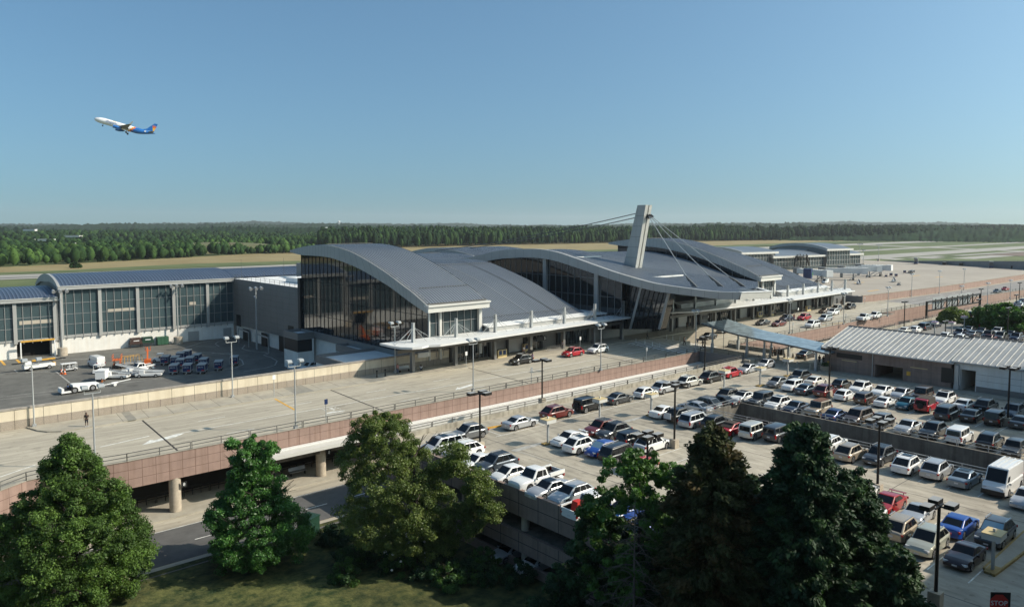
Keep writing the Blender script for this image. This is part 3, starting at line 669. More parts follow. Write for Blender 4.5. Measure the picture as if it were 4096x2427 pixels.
def hall(x0, x1, label, glazed):
    rt = thing('terminal_hall', label, 'terminal building', ((x0+x1)/2, 130, 0))
    vault(rt, top, x0, x1); edge_fascia(rt, top, bot, x0-.12, x0+1.0); edge_fascia(rt, top, [(a, max(b_-.9, c)) for (a, b_), (d, c) in zip(top, bot)], x1+.1, x1-.3)
    zt = lambda y: interp(bot, y)+.1
    if glazed: glass_wall_x(rt, x0+1.2, 107.4, 157, 1.5, zt, trans=(5.2, 8.9, 12.6, 16.3))
    else: glass_wall_x(rt, x0+1.2, 107.4, 157, 6, zt, fins=3.9, mat=m_glass, mullm=m_mullg)
    mb = MB(); mb.mm((x0-.1, 105.4, 9.75), (x1+.2, 106.0, 10.75)); mb.mm((x0-.2, 105.1, 10.75), (x1+.3, 106.5, 11.05)); mb.build('eave', m_lit, rt, world=True)
    mb = MB(); mb.mm((x0+1.3, 107.4, 1.5), (x1-1.0, 107.5, 9.95)); mb.build('front_glazing', m_glass2, rt, world=True)
    mb = MB()
    for k in range(8):
        x = x0+1.3+(x1-x0-2.4)*k/7; mb.mm((x-.05, 107.25, 1.5), (x+.05, 107.42, 9.95))
    for z in (5.2, 7.6): mb.mm((x0+1.3, 107.3, z-.04), (x1-1, 107.42, z+.04))
    mb.build('front_mullions', m_mullg, rt, world=True)
    mb = MB(); mb.box((x0+3.6, 107.1, 5.5), (.5, .5, 8.9)); mb.box((x1-.9, 107.0, 5.5), (.7, .6, 8.9)); mb.box((x0+1.3, 107.2, 5.5), (.25, .4, 8.9)); each(mb, 'front_column', m_lit, rt, world=True)
    mb = MB(); mb.prism([(x1-.9, y, 1.5) for y in (107.6,)]+[(x1-.9, 157, 1.5)]+[(x1-.9, y, z-.3) for y, z in reversed(top) if y < 157 and y > 107.6], (.2, 0, 0)); mb.poly([(x0+1.2, 157, 1.5), (x1-.9, 157, 1.5), (x1-.9, 157, 19), (x0+1.2, 157, 18.6)]); mb.build('side_wall', m_grey, rt, world=True)
    mb = MB(); mb.bar((x0+2, 111.2, interp(PA, 111.2)+.28), (x1-.4, 111.2, interp(PA, 111.2)+.28), .1, .1); mb.bar((x0+2, 146, 20.95), (x1-.4, 146, 20.95), .1, .1); mb.mm((x0+.3, 105.9, 11.15), (x1-.2, 106.2, 11.32)); mb.build('snow_guard', m_rail, rt, world=True)
    return rt
hA = hall(73.5, 87.0, 'leftmost terminal hall with tall dark glass side wall and curved metal roof', True)
hD = hall(182.6, 193.2, 'far terminal hall with curved metal roof standing above the mast roof', False)
# lower vaults beside the halls
pB = [atX(*r2(x, y), 114.6) for x, y in ((2095, 665), (2000, 607), (1900, 547), (1800, 487), (1700, 437), (1600, 392), (1480, 345))]
PB = [(106.2, 6.25)]+[(p.y, p.z) for p in pB if p.y > 107.5]
ymax = PB[-1][0]; PB += [(ymax+8, PB[-1][1]+.4), (ymax+18, PB[-1][1]-.2)]
topB = smooth_profile(PB)
def low_hall(x0, x1, label):
    rt = thing('terminal_bay', label, 'terminal building', ((x0+x1)/2, 130, 0))
    vault(rt, topB, x0, x1)
    mb = MB(); mb.prism([(x0, 105.3, 5.1), (x0, 105.3, 6.0), (x0, 106.6, 6.3), (x0, 106.6, 5.1)], (x1-x0, 0, 0)); mb.prism([(x0-.4, 105.1, 6.0), (x0-.4, 105.1, 6.2), (x0-.4, 106.9, 6.55), (x0-.4, 106.9, 6.3)], (x1-x0+.8, 0, 0), 1); mb.build('eave', (m_fascia, m_can), rt, world=True)
    mb = MB()
    for x in (x0+.2, x1-.2): mb.prism([(x, 107.4, .2)]+[(x, y, z-.25) for y, z in topB if y > 107.4]+[(x, topB[-1][0], .2)], (.15, 0, 0))
    mb.poly([(x0, topB[-1][0]-.3, .2), (x1, topB[-1][0]-.3, .2), (x1, topB[-1][0]-.3, topB[-1][1]), (x0, topB[-1][0]-.3, topB[-1][1])]); mb.build('side_wall', m_grey, rt, world=True)
    mb = MB()
    for y in (109.0,): mb.bar((x0+.3, y, interp(topB, y)+.35), (x1-.3, y, interp(topB, y)+.35), .08, .08)
    mb.bar((x0+.3, ymax-2, interp(topB, ymax-2)+.3), (x1-.3, ymax-2, interp(topB, ymax-2)+.3), .1, .1)
    for k in (1, 2, 3):
        x = x0+(x1-x0)*k/4; mb.grid([[(x-.12, y, z+.13) for y, z in topB], [(x+.12, y, z+.13) for y, z in topB]])
    mb.build('roof_trim', M('roof_trim', (.12, .125, .13), .5, metal=.4), rt, world=True)
    return rt
low_hall(87.0, 114.7, 'lower curved metal roof bay right of the tall glass hall')
low_hall(193.2, 221.8, 'lower curved metal roof bay at the far right end of the terminal')
low_hall(146.5, 181.8, 'low roof bay behind the right canopy masts, under the mast roof')
# centre: twisted roof with the mast
PCL = [(74, 12.55), (79, 12.35), (84, 12.5), (90, 12.8), (94.6, 13.2), (103, 14.6), (110, 16.1), (115.8, 17.4), (122.6, 18.75), (130, 19.2), (139.5, 18.7), (146, 17.9), (153, 16.5), (165, 15.2)]
PCR = [(74, 9.6), (92, 9.6), (106, 9.65), (112.8, 10.35), (118, 11.8), (126, 14.0), (134.5, 15.75), (140.4, 16.6), (146, 16.9), (152, 16.7), (158, 16.3), (165, 15.5)]
cl = smooth_profile(PCL, 60)
def front_y(x):
    if x <= 131.6: return 74.0
    if x <= 144: return 74+(x-131.6)/12.4*9.5 if x < 132.2 else 80.5+(x-132.2)*.3
    return 84+(x-144)*22/38
def csurf(X, t):
    yf = front_y(X); y = yf+(165-yf)*t; k = (X-121)/61; k = max(0, min(1, k)); kk = k*k*(3-2*k)*.35+k*.65
    return (y, interp(cl, y)*(1-kk)+interp(PCR, y)*kk)
rc = thing('terminal_centre', 'central terminal roof with wide flying canopy over the entrance', 'terminal building', (150, 120, 0))
tt = [(0, 0)]*61; vault(rc, tt, 121.0, 182.4, surf=csurf, thick=.5, rh=.05)
topC = [csurf(121, i/60) for i in range(61)]
def cdepth(y): return 1.25 if y < 84 else 1.25+(min(y, 120)-84)/36*.75
botC = [(y, z-cdepth(y)) for y, z in topC]
edge_fascia(rc, [(y, z+.12) for y, z in topC], botC, 120.9, 121.8, 1.9)
mb = MB()
for xa, xb in ((120.9, 131.7), (131.9, 144)):
    ya, yb = front_y(xa+.2), front_y(xb-.1); za, zb = csurf(xa, 0)[1], csurf(xb, 0)[1]
    mb.prism([(xa, ya, za-1.2), (xb, yb, zb-1.2), (xb, yb-.35, zb+.05), (xa, ya-.35, za+.05)], (0, .3, 0)); mb.prism([(xa, ya-.45, za+.06), (xb, yb-.45, zb+.06), (xb, yb-.45, zb+.2), (xa, ya-.45, za+.2)], (0, 1.0, 0), 1)
z_ = csurf(131.7, 0)[1]; mb.prism([(131.6, 73.8, z_-1.2), (131.6, 80.8, z_-1.2), (131.6, 80.8, z_+.1), (131.6, 73.8, z_+.1)], (.3, 0, 0))
mb.build('front_fascia', (m_lit, m_can), rc, world=True)
glass_wall_x(rc, 122.6, 103.5, 156, 5.6, lambda y: interp(botC, y)+.1, fins=2.0, mullm=m_mullg, fin=.1, wd=.07, trans=(9.3, 13.2))
mb = MB()
for y in (110.5, 127): mb.box((122.3, y, (5.6+interp(botC, y))/2), (.6, 1.1, interp(botC, y)-5.6))
each(mb, 'column', m_fascia, rc, world=True)
mb = MB(); mb.mm((114.7, 107.6, 5.5), (122.9, 157, 5.8)); mb.mm((121.6, 107.6, 0), (122.9, 157, 5.5), 1); mb.mm((114.8, 157, 0), (182, 158, 15), 1); mb.build('link_roof', (m_mem, m_grey), rc, world=True)
ze_ = zoomer(2380, 1080, .23583)
e_tl, e_tr, e_br, e_bl = [atX(*ze_(*q), 124.0) for q in ((415, 225), (1250, 398), (1090, 1000), (215, 1000))]
e_pts = [e_tl, e_tr, e_br, e_bl]
mb = MB(); mb.prism(e_pts, (2.4, 0, 0)); mb.build('entrance_glazing', m_glass, rc, world=True)
mb = MB()
for k in range(12):
    t = k/11; a, b_ = e_tl.lerp(e_tr, t)+Vector((-.12, 0, 0)), e_bl.lerp(e_br, t)+Vector((-.12, 0, 0))
    if k in (0, 5, 11): pm_ = MB(); pm_.prism([a+Vector((0, -.3, 0)), a+Vector((0, .3, 0)), b_+Vector((0, .3, 0)), b_+Vector((0, -.3, 0))], (.3, 0, 0)); pm_.build('entrance_pier', m_fascia, rc, world=True)
    else: mb.prism([a+Vector((0, -.09, 0)), a+Vector((0, .09, 0)), b_+Vector((0, .09, 0)), b_+Vector((0, -.09, 0))], (.2, 0, 0))
mb.build('entrance_mullions', m_mull, rc, world=True)
mb = MB()
for k in (.25, .5, .72): mb.bar(e_tl.lerp(e_bl, k)+Vector((-.05, 0, 0)), e_tr.lerp(e_br, k)+Vector((-.05, 0, 0)), .08, .08)
mb.build('entrance_transoms', m_mull, rc, world=True)
mb = MB(); p, q = csurf(128, .2), 0
for (ax, ay, bx, by) in ((126, 101, 141, 101), (121.6, 118, 132, 118)):
    za_, zb_ = [interp(cl, y)*(1-(x-121)/61)+interp(PCR, y)*(x-121)/61 for x, y in ((ax, ay), (bx, by))]
    mb.mm((ax, ay-.12, (za_+zb_)/2+.1), (bx, ay+.12, (za_+zb_)/2+.42))
mb.build('roof_screen', m_can, rc, world=True)
# mast
def croof(x, y):
    k = max(0, min(1, (x-121)/61)); kk = k*k*(3-2*k)*.35+k*.65; return interp(cl, y)*(1-kk)+interp(PCR, y)*kk
zb_ = croof(137, 112.7)-.3
rm = thing('roof_mast', 'leaning concrete-clad mast on the central roof holding cables', 'mast', (137, 112.7, zb_))
mb = MB()
def slab(x0, x1, yb0, yb1, yt0, yt1, zt, z0=0):
    lo = [(x0, yb0, z0), (x1, yb0, z0), (x1, yb1, z0), (x0, yb1, z0)]; hi = [(x0, yt0, zt), (x1, yt0, zt), (x1, yt1, zt), (x0, yt1, zt)]
    mb.add(lo+hi, [(3, 2, 1, 0), (4, 5, 6, 7), (0, 1, 5, 4), (1, 2, 6, 5), (2, 3, 7, 6), (3, 0, 4, 7)])
HT = 29.6-zb_
slab(-.9, .15, -1.8, 1.9, -4.6, -2.2, HT); slab(.15, .55, -1.3, 1.6, -4.2, -2.4, HT*.985); slab(.55, 1.5, -1.8, 1.9, -4.6, -2.2, HT)
ms_ = mb.build('shaft', M('mast_cladding', (.43, .425, .395), .6, var=.06, scale=.5, streak=.1), rm)
mb = MB()
for k in range(1, 6):
    t = k/6; yc0, yc1 = -1.8-2.8*t, 1.9-4.1*t; mb.mm((-.91, yc0, HT*t-.03), (-.89, yc1, HT*t+.03))
mb.build('joints', m_greyj, ms_)
mb = MB(); [mb.prism([(x, -4.6, HT*.86), (x, -5.5, HT*.82), (x, -4.3, HT*.78)], (.25, 0, 0)) for x in (-.5, .3, .9)]; [mb.prism([(x, -2.2-.25, HT*.9), (x, -1.2, HT*.86), (x, -2.1, HT*.84)], (.25, 0, 0)) for x in (-.5, .8)]; mb.build('cable_bracket', m_dkmet, rm)
def cable(p, q, r, label, mat=None, shoe=True, sag=0):
    rt_ = thing('stay_cable', label, 'cable', tuple(p), group='stay cables of the roof mast'); p, q = Vector(p), Vector(q); mb = MB(); n = 10
    for i in range(n):
        a, b_ = p.lerp(q, i/n), p.lerp(q, (i+1)/n); a.z -= sag*4*(i/n)*(1-i/n); b_.z -= sag*4*((i+1)/n)*(1-(i+1)/n); mb.tube(a, b_, r, n=6)
    mb.build('cable', mat or m_steel, rt_, world=True)
    if shoe:
        mb = MB(); d = (p-q).normalized(); mb.tube(q+d*3.2, q+d*1.6, r*1.5, r*2.6, n=8); mb.prism([q+Vector((-.15, 0, -.2)), q+d*2.2+Vector((-.15, 0, .3)), q+Vector((-.15, -1.3, -.2))], (.3, 0, 0)); mb.build('anchor', m_rail, rt_, world=True)
tp = Vector((137, 112.7-5.2, zb_+HT*.82))
for x, lb in ((126.4, 'left stay cable from the mast to the flying canopy'), (135.8, 'middle stay cable from the mast to the flying canopy'), (144.4, 'right stay cable from the mast to the canopy by the far hall')):
    cable(tp+Vector(((x-135)*.05, 0, 0)), (x, 88.3, csurf(x, (88.3-front_y(x))/(165-front_y(x)))[1]+.25), .085, lb)
bs = [atX(1741, 1003, 131), atX(1790, 1003, 143)]
cable((136.8, 111.4, zb_+HT*.87), bs[0], .1, 'left back stay from the mast down behind the roofs', m_rail, False, .8); cable((138, 111.6, zb_+HT*.87-.8), bs[1], .1, 'right back stay from the mast down behind the roofs', m_rail, False, .8)
# airside roofs behind
rt = thing('airside_hall', 'low airside roofs behind the terminal halls', 'terminal building', (130, 185, 0))
pk = smooth_profile([(158, 14.2), (166, 15.8), (176, 16.6), (188, 16.2), (204, 13.5)], 20); vault(rt, pk, 95, 182)
pk2 = smooth_profile([(168, 16.2), (178, 17.5), (190, 17.8), (204, 16)], 20); vault(rt, pk2, 133, 160); edge_fascia(rt, pk2, [(y, z-1.2) for y, z in pk2], 132.9, 133.4)
mb = MB(); mb.mm((95, 158.5, -6.7), (181, 203, 14)); mb.build('walls', m_grey, rt, world=True)
# ---- base of the glass hall and the low annexes on the apron
rt = thing('hall_base', 'pale lower walls and grey bands under the dark glass hall', 'annex', (74, 140, -6.7))
mb = MB(); mb.mm((74.8, 107.8, -6.7), (86, 157, .1)); mb.build('wall', m_wwall, rt, world=True)
mb = MB(); mb.mm((74.2, 107.7, .1), (86, 157.2, 1.5)); mb.build('band', m_grey, rt, world=True)
def annex(name, label, x0, x1, y0, y1, zt, louv=None):
    r_ = thing(name, label, 'annex', ((x0+x1)/2, (y0+y1)/2, -6.7)); mb = MB(); mb.mm((x0, y0, -6.7), (x1, y1, zt-1.4)); mb.build('wall', m_wwall, r_, world=True)
    mb = MB(); t = .3
    for a, b_ in (((x0-.05, y0-.05), (x1, y0+t)), ((x0-.05, y1-t), (x1, y1+.05)), ((x0-.05, y0+t), (x0+t, y1-t))): mb.mm((*a, zt-1.4), (*b_, zt))
    mb.build('parapet', m_grey, r_, world=True); mb = MB(); mb.mm((x0+t, y0+t, zt-1.4), (x1, y1-t, zt-.55)); mb.build('roof', m_mem, r_, world=True)
    if louv: mb = MB(); mb.mm((x0-.06, y0-.06, louv[0]), (x1-.5, y1-.2, louv[1])); mb.build('louvre', m_mull, r_, world=True)
    return r_
q = [at(*zoomer(1100, 1250, .23952)(*p), 1.1) for p in ((895, 685), (1705, 605))]
annex('annex', 'low white roofed annex tucked behind the cream wall end', min(q[0].x, 62), 74.2, 107.75, q[0].y, 1.2)
annex('annex', 'white annex with dark louvre band beside the glass hall', 70.4, 74.2, 150.5, 157.5, 1.5, (-2.6, .05))
annex('annex', 'narrow annex with grey parapet at the foot of the glass hall', 71.6, 74.2, 125.5, 135.5, .9, (-4, -.6))
# ---- grey metal box
rt = thing('grey_block', 'windowless grey metal-clad block between concourse and glass hall', 'terminal building', (88, 182, -6.7))
cb_ = MB(); cb_.mm((78.5, 157.2, -2.9), (100, 208.5, 9.9))
mb = MB(); mb.mm((79.2, 157.3, -6.7), (100, 208.4, -2.9)); mb.build('base', m_wwall, rt, world=True)
mb = MB(); mb.mm((78.9, 157.6, 9.85), (99.6, 208.2, 9.95)); mb.mm((84, 176, 9.9), (90, 186, 11.3)); mb.mm((82, 168, 9.9), (84, 171, 10.8)); mb.build('roof', m_mem, rt, world=True)
mb = MB()
for k in range(1, 9): mb.mm((78.49, 157.2, -2.9+1.42*k-.015), (78.51, 208.4, -2.9+1.42*k+.015))
for k in range(1, 14): mb.mm((78.49, 157.2+3.7*k-.012, -2.9), (78.51, 157.2+3.7*k+.012, 9.9))
cb_.add(mb.v, mb.f, 1); cb_.build('cladding', (m_grey, m_greyj), rt, world=True)
mb = MB()
for (y0, y1, z0, z1) in ((203.5, 206.5, -3.2, 0), (198, 202, -6.7, -3.6), (186, 189.5, -6.7, -3.3), (174.5, 178.5, -6.7, -2.9), (170, 173, -3.2, .3)): mb.mm((78.42, y0, z0), (78.6, y1, z1))
each(mb, 'door', m_blk, rt, world=True)
mb = MB(); 
for h in (.55, 1.1): mb.bar((78.8, 157.6, 9.9+h), (78.8, 208, 9.9+h), .07, .07)
for k in range(18): mb.bar((78.8, 157.6+2.95*k, 9.9), (78.8, 157.6+2.95*k, 11), .07, .07)
for (x, y, h) in ((80, 206, 5.5), (84, 200, 2.4), (88, 196, 6), (92, 186, 4), (95, 180, 3.4)): mb.tube((x, y, 9.9), (x, y, 9.9+h), .05, .03, n=5)
mb.build('roof_rail', m_rail, rt, world=True)
rt = thing('glass_hall_pier', 'dark steel pier at the back corner of the glass hall', 'pier', (74.4, 157.5, -6)); mb = MB(); mb.mm((74.2, 157.0, -.5), (75.6, 158.2, 13)); mb.mm((74.0, 156.9, -.8), (75.7, 158.3, -.5)); mb.build('shaft', m_mull, rt, world=True)
# ---- left concourse
def arc(y0, z0, y1, z1, crest, n=26):
    out = []
    for i in range(n+1):
        t = i/n; out.append((y0+(y1-y0)*t, z0+(z1-z0)*t+crest*(1-(2*t-1)**2)**.85))
    return out
YC = 208.6
def concourse(x0, x1, label, ze, crest, pil, zg, name='concourse', dock=None, white_z=-2.6):
    rt = thing(name, label, 'concourse', ((x0+x1)/2, YC, -6.7)); pr = arc(YC-.9, ze, YC+29, ze-1.2, crest)
    vault(rt, pr, x0, x1, period=.8, mat=m_roofb)
    inner = [(y, z-2.0*min(1, .35+i/12*.65, .35+(26-i)/12*.65)) for i, (y, z) in enumerate(pr)]
    edge_fascia(rt, [(y, z+.15) for y, z in pr], inner, x0-.1, x0+.5, 1.2)
    mb = MB(); mb.prism([(x0+.4, y, z) for y, z in inner]+[(x0+.4, YC+29, -6.7), (x0+.4, YC, -6.7)], (.2, 0, 0)); mb.build('end_wall', m_grey, rt, world=True)
    mb = MB(); mb.mm((x0, YC-1.1, ze-.85), (x1, YC-.6, ze-.05)); mb.mm((x0, YC-1.25, ze-.08), (x1, YC-.55, ze+.06), 1); mb.mm((x0, YC-.9, ze-1.0), (x1, YC+.1, ze-.85)); mb.build('eave', (m_fascia, m_lit), rt, world=True)
    mb = MB(); mb.mm((x0, YC, zg), (x1, YC+.1, ze-.8)); mb.build('glazing', m_glassb, rt, world=True)
    mb = MB(); n = round((x1-x0)/1.78)
    for k in range(n+1): x = x0+(x1-x0)*k/n; mb.mm((x-.06, YC-.16, zg-1.0), (x+.06, YC+.02, ze-.85))
    for z in (zg+2.7, zg+5.2, zg+7.9):
        if z < ze-1: mb.mm((x0, YC-.08, z-.05), (x1, YC+.01, z+.05))
    mb.build('mullions', m_mullg, rt, world=True)
    mb = MB()
    for x in pil: mb.mm((x-.38, YC-.5, zg-.9), (x+.38, YC+.05, ze-.8))
    each(mb, 'pilaster', m_fascia, rt, world=True)
    mb = MB(); mb.mm((x0, YC-.1, white_z-.1), (x1, YC+.08, zg)); mb.build('spandrel', m_fascia, rt, world=True)
    mb = MB(); a = x0
    for d in (dock or []): mb.mm((a, YC+.15, -6.7), (d[0], YC+3, white_z)); a = d[1]
    mb.mm((a, YC+.15, -6.7), (x1, YC+3, white_z)); mb.mm((x0, YC+12, -6.7), (x1, YC+12.2, white_z)); mb.build('base_wall', m_wwall, rt, world=True)
    mb = MB()
    for d in (dock or []): mb.mm((d[0]-2, YC+3, -6.7), (d[1]+2, YC+3.1, white_z)); mb.mm((d[0], YC+.1, white_z-.02), (d[1], YC+3, white_z+.02))
    if dock: mb.build('dock_opening', m_dark, rt, world=True)
    return rt
cG = concourse(35.5, 78.45, 'tall section of the left concourse with blue ribbed vault and grey glass', 10.05, 2.9, (36.2, 44.7, 53.5, 62.4, 71.3), -2.1)
cL = concourse(-45, 35.4, 'lower section of the left concourse at the left edge', 7.5, 2.5, (-9, 0, 8.8, 17.7, 26.6, 34.8), -2.3, dock=[(26.8, 34.0)])
mb = MB(); mb.mm((46.5, YC-.06, 2.9), (53, YC-.02, 3.65)); mb.mm((66.5, YC-.06, 3.3), (68.2, YC-.02, 4.1)); each(mb, 'blank_panel', M('blank_panel', (.42, .37, .30), .6), cG, world=True)
mb = MB(); mb.mm((27.5, YC-.06, 1.3), (34.3, YC-.02, 2.2)); mb.build('blank_panel', MATS['blank_panel'], cL, world=True)
mb = MB(); mb.mm((66, YC-.02, -6.6), (68.8, YC+.16, -4)); mb.mm((75.5, YC-.02, -6.6), (77.7, YC+.16, -3.9)); each(mb, 'roller_door', m_fascia, cG, world=True)
rt = thing('concourse_roof', 'blue ribbed concourse vault running on behind the grey block', 'concourse', (140, 222, 5)); vault(rt, arc(YC+4, 9.9, YC+29, 8.8, 2.4), 78.6, 300, period=.8, mat=m_roofb)
mb = MB(); mb.mm((78.6, YC+4.2, -6.7), (300, YC+28, 9.4)); mb.build('walls', m_mem, rt, world=True)
# ---- kerbside canopies with masts
def kerb_canopy(label, front, back_y, posts, z, hpost, name='entrance_canopy'):
    rt = thing(name, label, 'canopy', (posts[0], 104, z)); mb = MB()
    f = [Vector((x, y, z-.29)) for x, y in front]; b_ = [Vector((x, back_y, z-.29)) for x, y in front]
    mb.grid([b_, f, [p+Vector((0, 0, .34)) for p in f], [p+Vector((0, 0, .34)) for p in b_]], closed=False); mb.grid([[p+Vector((0, 0, .34)) for p in b_], b_])
    for i in (0, -1): mb.poly([f[i], f[i]+Vector((0, 0, .34)), b_[i]+Vector((0, 0, .34)), b_[i]])
    mb.build('deck', m_can, rt, world=True)
    mb = MB(); mb.mm((front[0][0]+1.5, 103.8, z-1.6), (posts[-1], 104.3, z-1.0)); mb.build('beam', m_rail, rt, world=True)
    for x in posts:
        mb = MB(); mb.box((x, 104, z+hpost/2), (.42, .62, hpost), top=.85); mb.box((x, 104, z+hpost-.15), (.5, .3, .3)); mb.build('mast', m_steel, rt, world=True)
        mb = MB(); mb.box((x, 104.3, (z-.5)/2), (.55, .75, z-.5)); mb.build('column', m_grey, rt, world=True)
        mb = MB(); tpz = z+hpost*.78
        for dx in (-4.0, -2.2, 2.2, 4.0):
            for y1 in (front[0][1]*.35+104*.65,): 
                if front[0][0] < x+dx < front[-1][0]: mb.bar((x, 103.9, tpz), (x+dx, y1-.6, z+.1), .06, .06)
        for dx in (-1.1, 1.3): mb.bar((x, 104.1, tpz), (x+dx, back_y-.3, z+.1), .05, .05)
        mb.build('tie_rods', m_steel, rt, world=True)
    return rt
left_posts = [69.3+9.05*k for k in range(7)]; right_posts = [141.3+8.85*k for k in range(11)]
kf = [(64.6, 103.6), (65.0, 101.2), (66.2, 99.6), (67.8, 99.2), (69.6, 99.9), (71.4, 99.1)]+[(71.4+62*i/12, 99.1+3.6*i/12) for i in range(1, 13)]
tip = at(3475, 1159, 5)
kerb_canopy('left white kerb canopy hung from short masts, by the tall glass hall', kf, 107.0, left_posts, 5.2, 3.4)
kf = [(138.6, 102.8), (141.5, 101.4), (144, 100.4)]+[(144+84*i/12, 100.4-1.4*math.sin(i/12*math.pi)-.3*i/12) for i in range(1, 13)]+[(tip.x-6, 101.0), (tip.x, 104.2)]
kerb_canopy('right white kerb canopy hung from short masts, by the far hall', kf, 106.6, right_posts, 5.0, 3.2)
# ---- kerbside front: piers, glass, doors
rt = thing('kerbside_facade', 'shaded shopfront of doors and glass under the kerb canopies', 'facade', (150, 107.3, 0))
mb = MB(); mb.mm((79.4, 107.5, .1), (230, 108, 5.1)); mb.build('wall', m_grey, rt, world=True)
mb = MB(); mb2 = MB(); mb3 = MB(); mb4 = MB()
for k, x in enumerate([79.6+4.55*i for i in range(33)]):
    if 118 < x < 138: continue
    kind = k % 6
    if kind in (0, 1, 4): mb.mm((x+.3, 107.42, .15), (x+4.1, 107.5, 3.1))
    if kind in (3,): mb4.mm((x+.4, 107.40, .3), (x+4.2, 107.5, 3.2))
    if kind != 2: mb.mm((x+.3, 107.43, 3.6), (x+4.1, 107.5, 4.7))
    for dx in ((.3, 1.25, 2.2, 3.15, 4.1) if kind in (0, 1, 4) else (.3, 4.1)): mb2.mm((x+dx-.05, 107.36, .15), (x+dx+.05, 107.45, 3.2 if kind in (0, 1, 4) else 4.8))
    mb3.mm((x-.35, 107.1, .15), (x+.15, 107.5, 5.1))
each(mb, 'window_pane', m_glass, rt, world=True); mb2.build('door_frame', m_mullg, rt, world=True); each(mb3, 'pier', m_mull, rt, world=True); each(mb4, 'metal_panel', m_fascia, rt, world=True)
mb = MB(); mb.mm((79.4, 106.6, 3.15), (230, 107.4, 3.5)); mb.build('transom_beam', m_mull, rt, world=True)
def hang_sign(x, y, z, num, label, dark=False):
    r_ = thing('hanging_sign', label, 'sign', (x, y, z)); mb = MB(); mb.box((0, 0, 0), (2.6, .18, .85)); pl = mb.build('sign_box', m_mull if dark else m_steel, r_)
    mb = MB(); mb.bar((-.9, 0, .42), (-.9, 0, 1.7), .06, .06); mb.bar((.9, 0, .42), (.9, 0, 1.7), .06, .06); mb.build('hanger', m_rail, r_)
    lettering(num, .75, m_white, pl, (.85, -.10, 0), (1, 0, 0), (0, 0, 1), 'number'); return r_
p = atY(*z3(405, 1120), 104.2); hang_sign(p.x, p.y, p.z, '6', 'grey hanging door sign with number 6 left of the doors')
p = atY(*r2(1860, 880), 104.2); hang_sign(p.x, p.y, p.z, '5', 'dark hanging door sign with number 5 under the left canopy', True)
p = atY(*ze_(1880, 795), 104.2); hang_sign(p.x, p.y, p.z, '3', 'dark hanging door sign with number 3 under the right canopy', True)
# ================================================================ RIGHT CONCOURSE
FA, FB = at(*r4(155, 303), 3.5), at(3430, 1065, -6.7); FA.z = -6.7; fu = (FB-FA).normalized(); fn = Vector((fu.y, -fu.x, 0))
def onF(x, y, off=0):
    d = ray(x, y); A = FA+fn*off; t = (A.x*fn.x+A.y*fn.y)/(d.x*fn.x+d.y*fn.y); p = d*t; p.z += HCAM; return (p-A).dot(fu), p.z
def fpt(s_, o, z): p = FA+fu*s_+fn*o; return (p.x, p.y, z)
rf_ = thing('far_concourse', 'distant right concourse with stepped curved roofs and glass walls', 'concourse', (FA.x, FA.y, -6.7))
def fsec(px0, px1, pe, depth, crest, off, nm):
    s0 = onF(*r4(px0, pe+(12 if px0 < 200 else 4)), off)[0]; s1, ze = onF(*r4(px1, pe), off)
    prof = [(off+1.5-depth*i/20, ze+crest*(1-(2*i/20-1)**2)**.9) for i in range(21)]
    mb = MB(); mb.grid([[fpt(s0, o, z) for o, z in prof], [fpt(s1, o, z) for o, z in prof]])
    mb.poly([fpt(s0, o, z) for o, z in prof]+[fpt(s0, off-depth+1, -6.7), fpt(s0, off, -6.7)], 1); mb.build('roof_'+nm if 0 else 'roof', (m_roof, m_grey), rf_, world=True)
    mb = MB(); mb.grid([[fpt(s0+.4, o, z+.3) for o, z in prof], [fpt(s0-.8, o, z+.3) for o, z in prof], [fpt(s0-.8, o, z-1.8) for o, z in prof]]); mb.build('fascia', m_fascia, rf_, world=True)
    mb = MB(); mb.prism([fpt(s0-2, off+2, ze-1.4), fpt(s1+2, off+2, ze-1.4), fpt(s1+2, off+2, ze), fpt(s0-2, off+2, ze)], fn*-.8); mb.build('eave', m_lit, rf_, world=True)
    mb = MB(); mb.poly([fpt(s0, off, -6.7), fpt(s1, off, -6.7), fpt(s1, off, ze), fpt(s0, off, ze)]); mb.poly([fpt(s1, off, -6.7), fpt(s1, off-depth, -6.7), fpt(s1, off-depth, ze), fpt(s1, off, ze)]); mb.build('glazing', m_glass2, rf_, world=True)
    mb = MB(); n = max(4, round((s1-s0)/3.2))
    for k in range(n+1): s_ = s0+(s1-s0)*k/n; mb.prism([fpt(s_-.18, off+.02, -5), fpt(s_+.18, off+.02, -5), fpt(s_+.18, off+.02, ze-1), fpt(s_-.18, off+.02, ze-1)], fn*.3)
    for z in (-4.5, -1, 2.5): 
        if z < ze-2: mb.prism([fpt(s0, off+.02, z-.15), fpt(s1, off+.02, z-.15), fpt(s1, off+.02, z+.15), fpt(s0, off+.02, z+.15)], fn*.2)
    mb.build('mullions', m_mullg, rf_, world=True)
fsec(-60, 172, 272, 50, 3, -2, 'a'); fsec(160, 552, 292, 48, 3.0, 0, 'b'); fsec(535, 695, 250, 52, 3.6, 2, 'c'); fsec(685, 768, 283, 40, 2.4, 0, 'd')
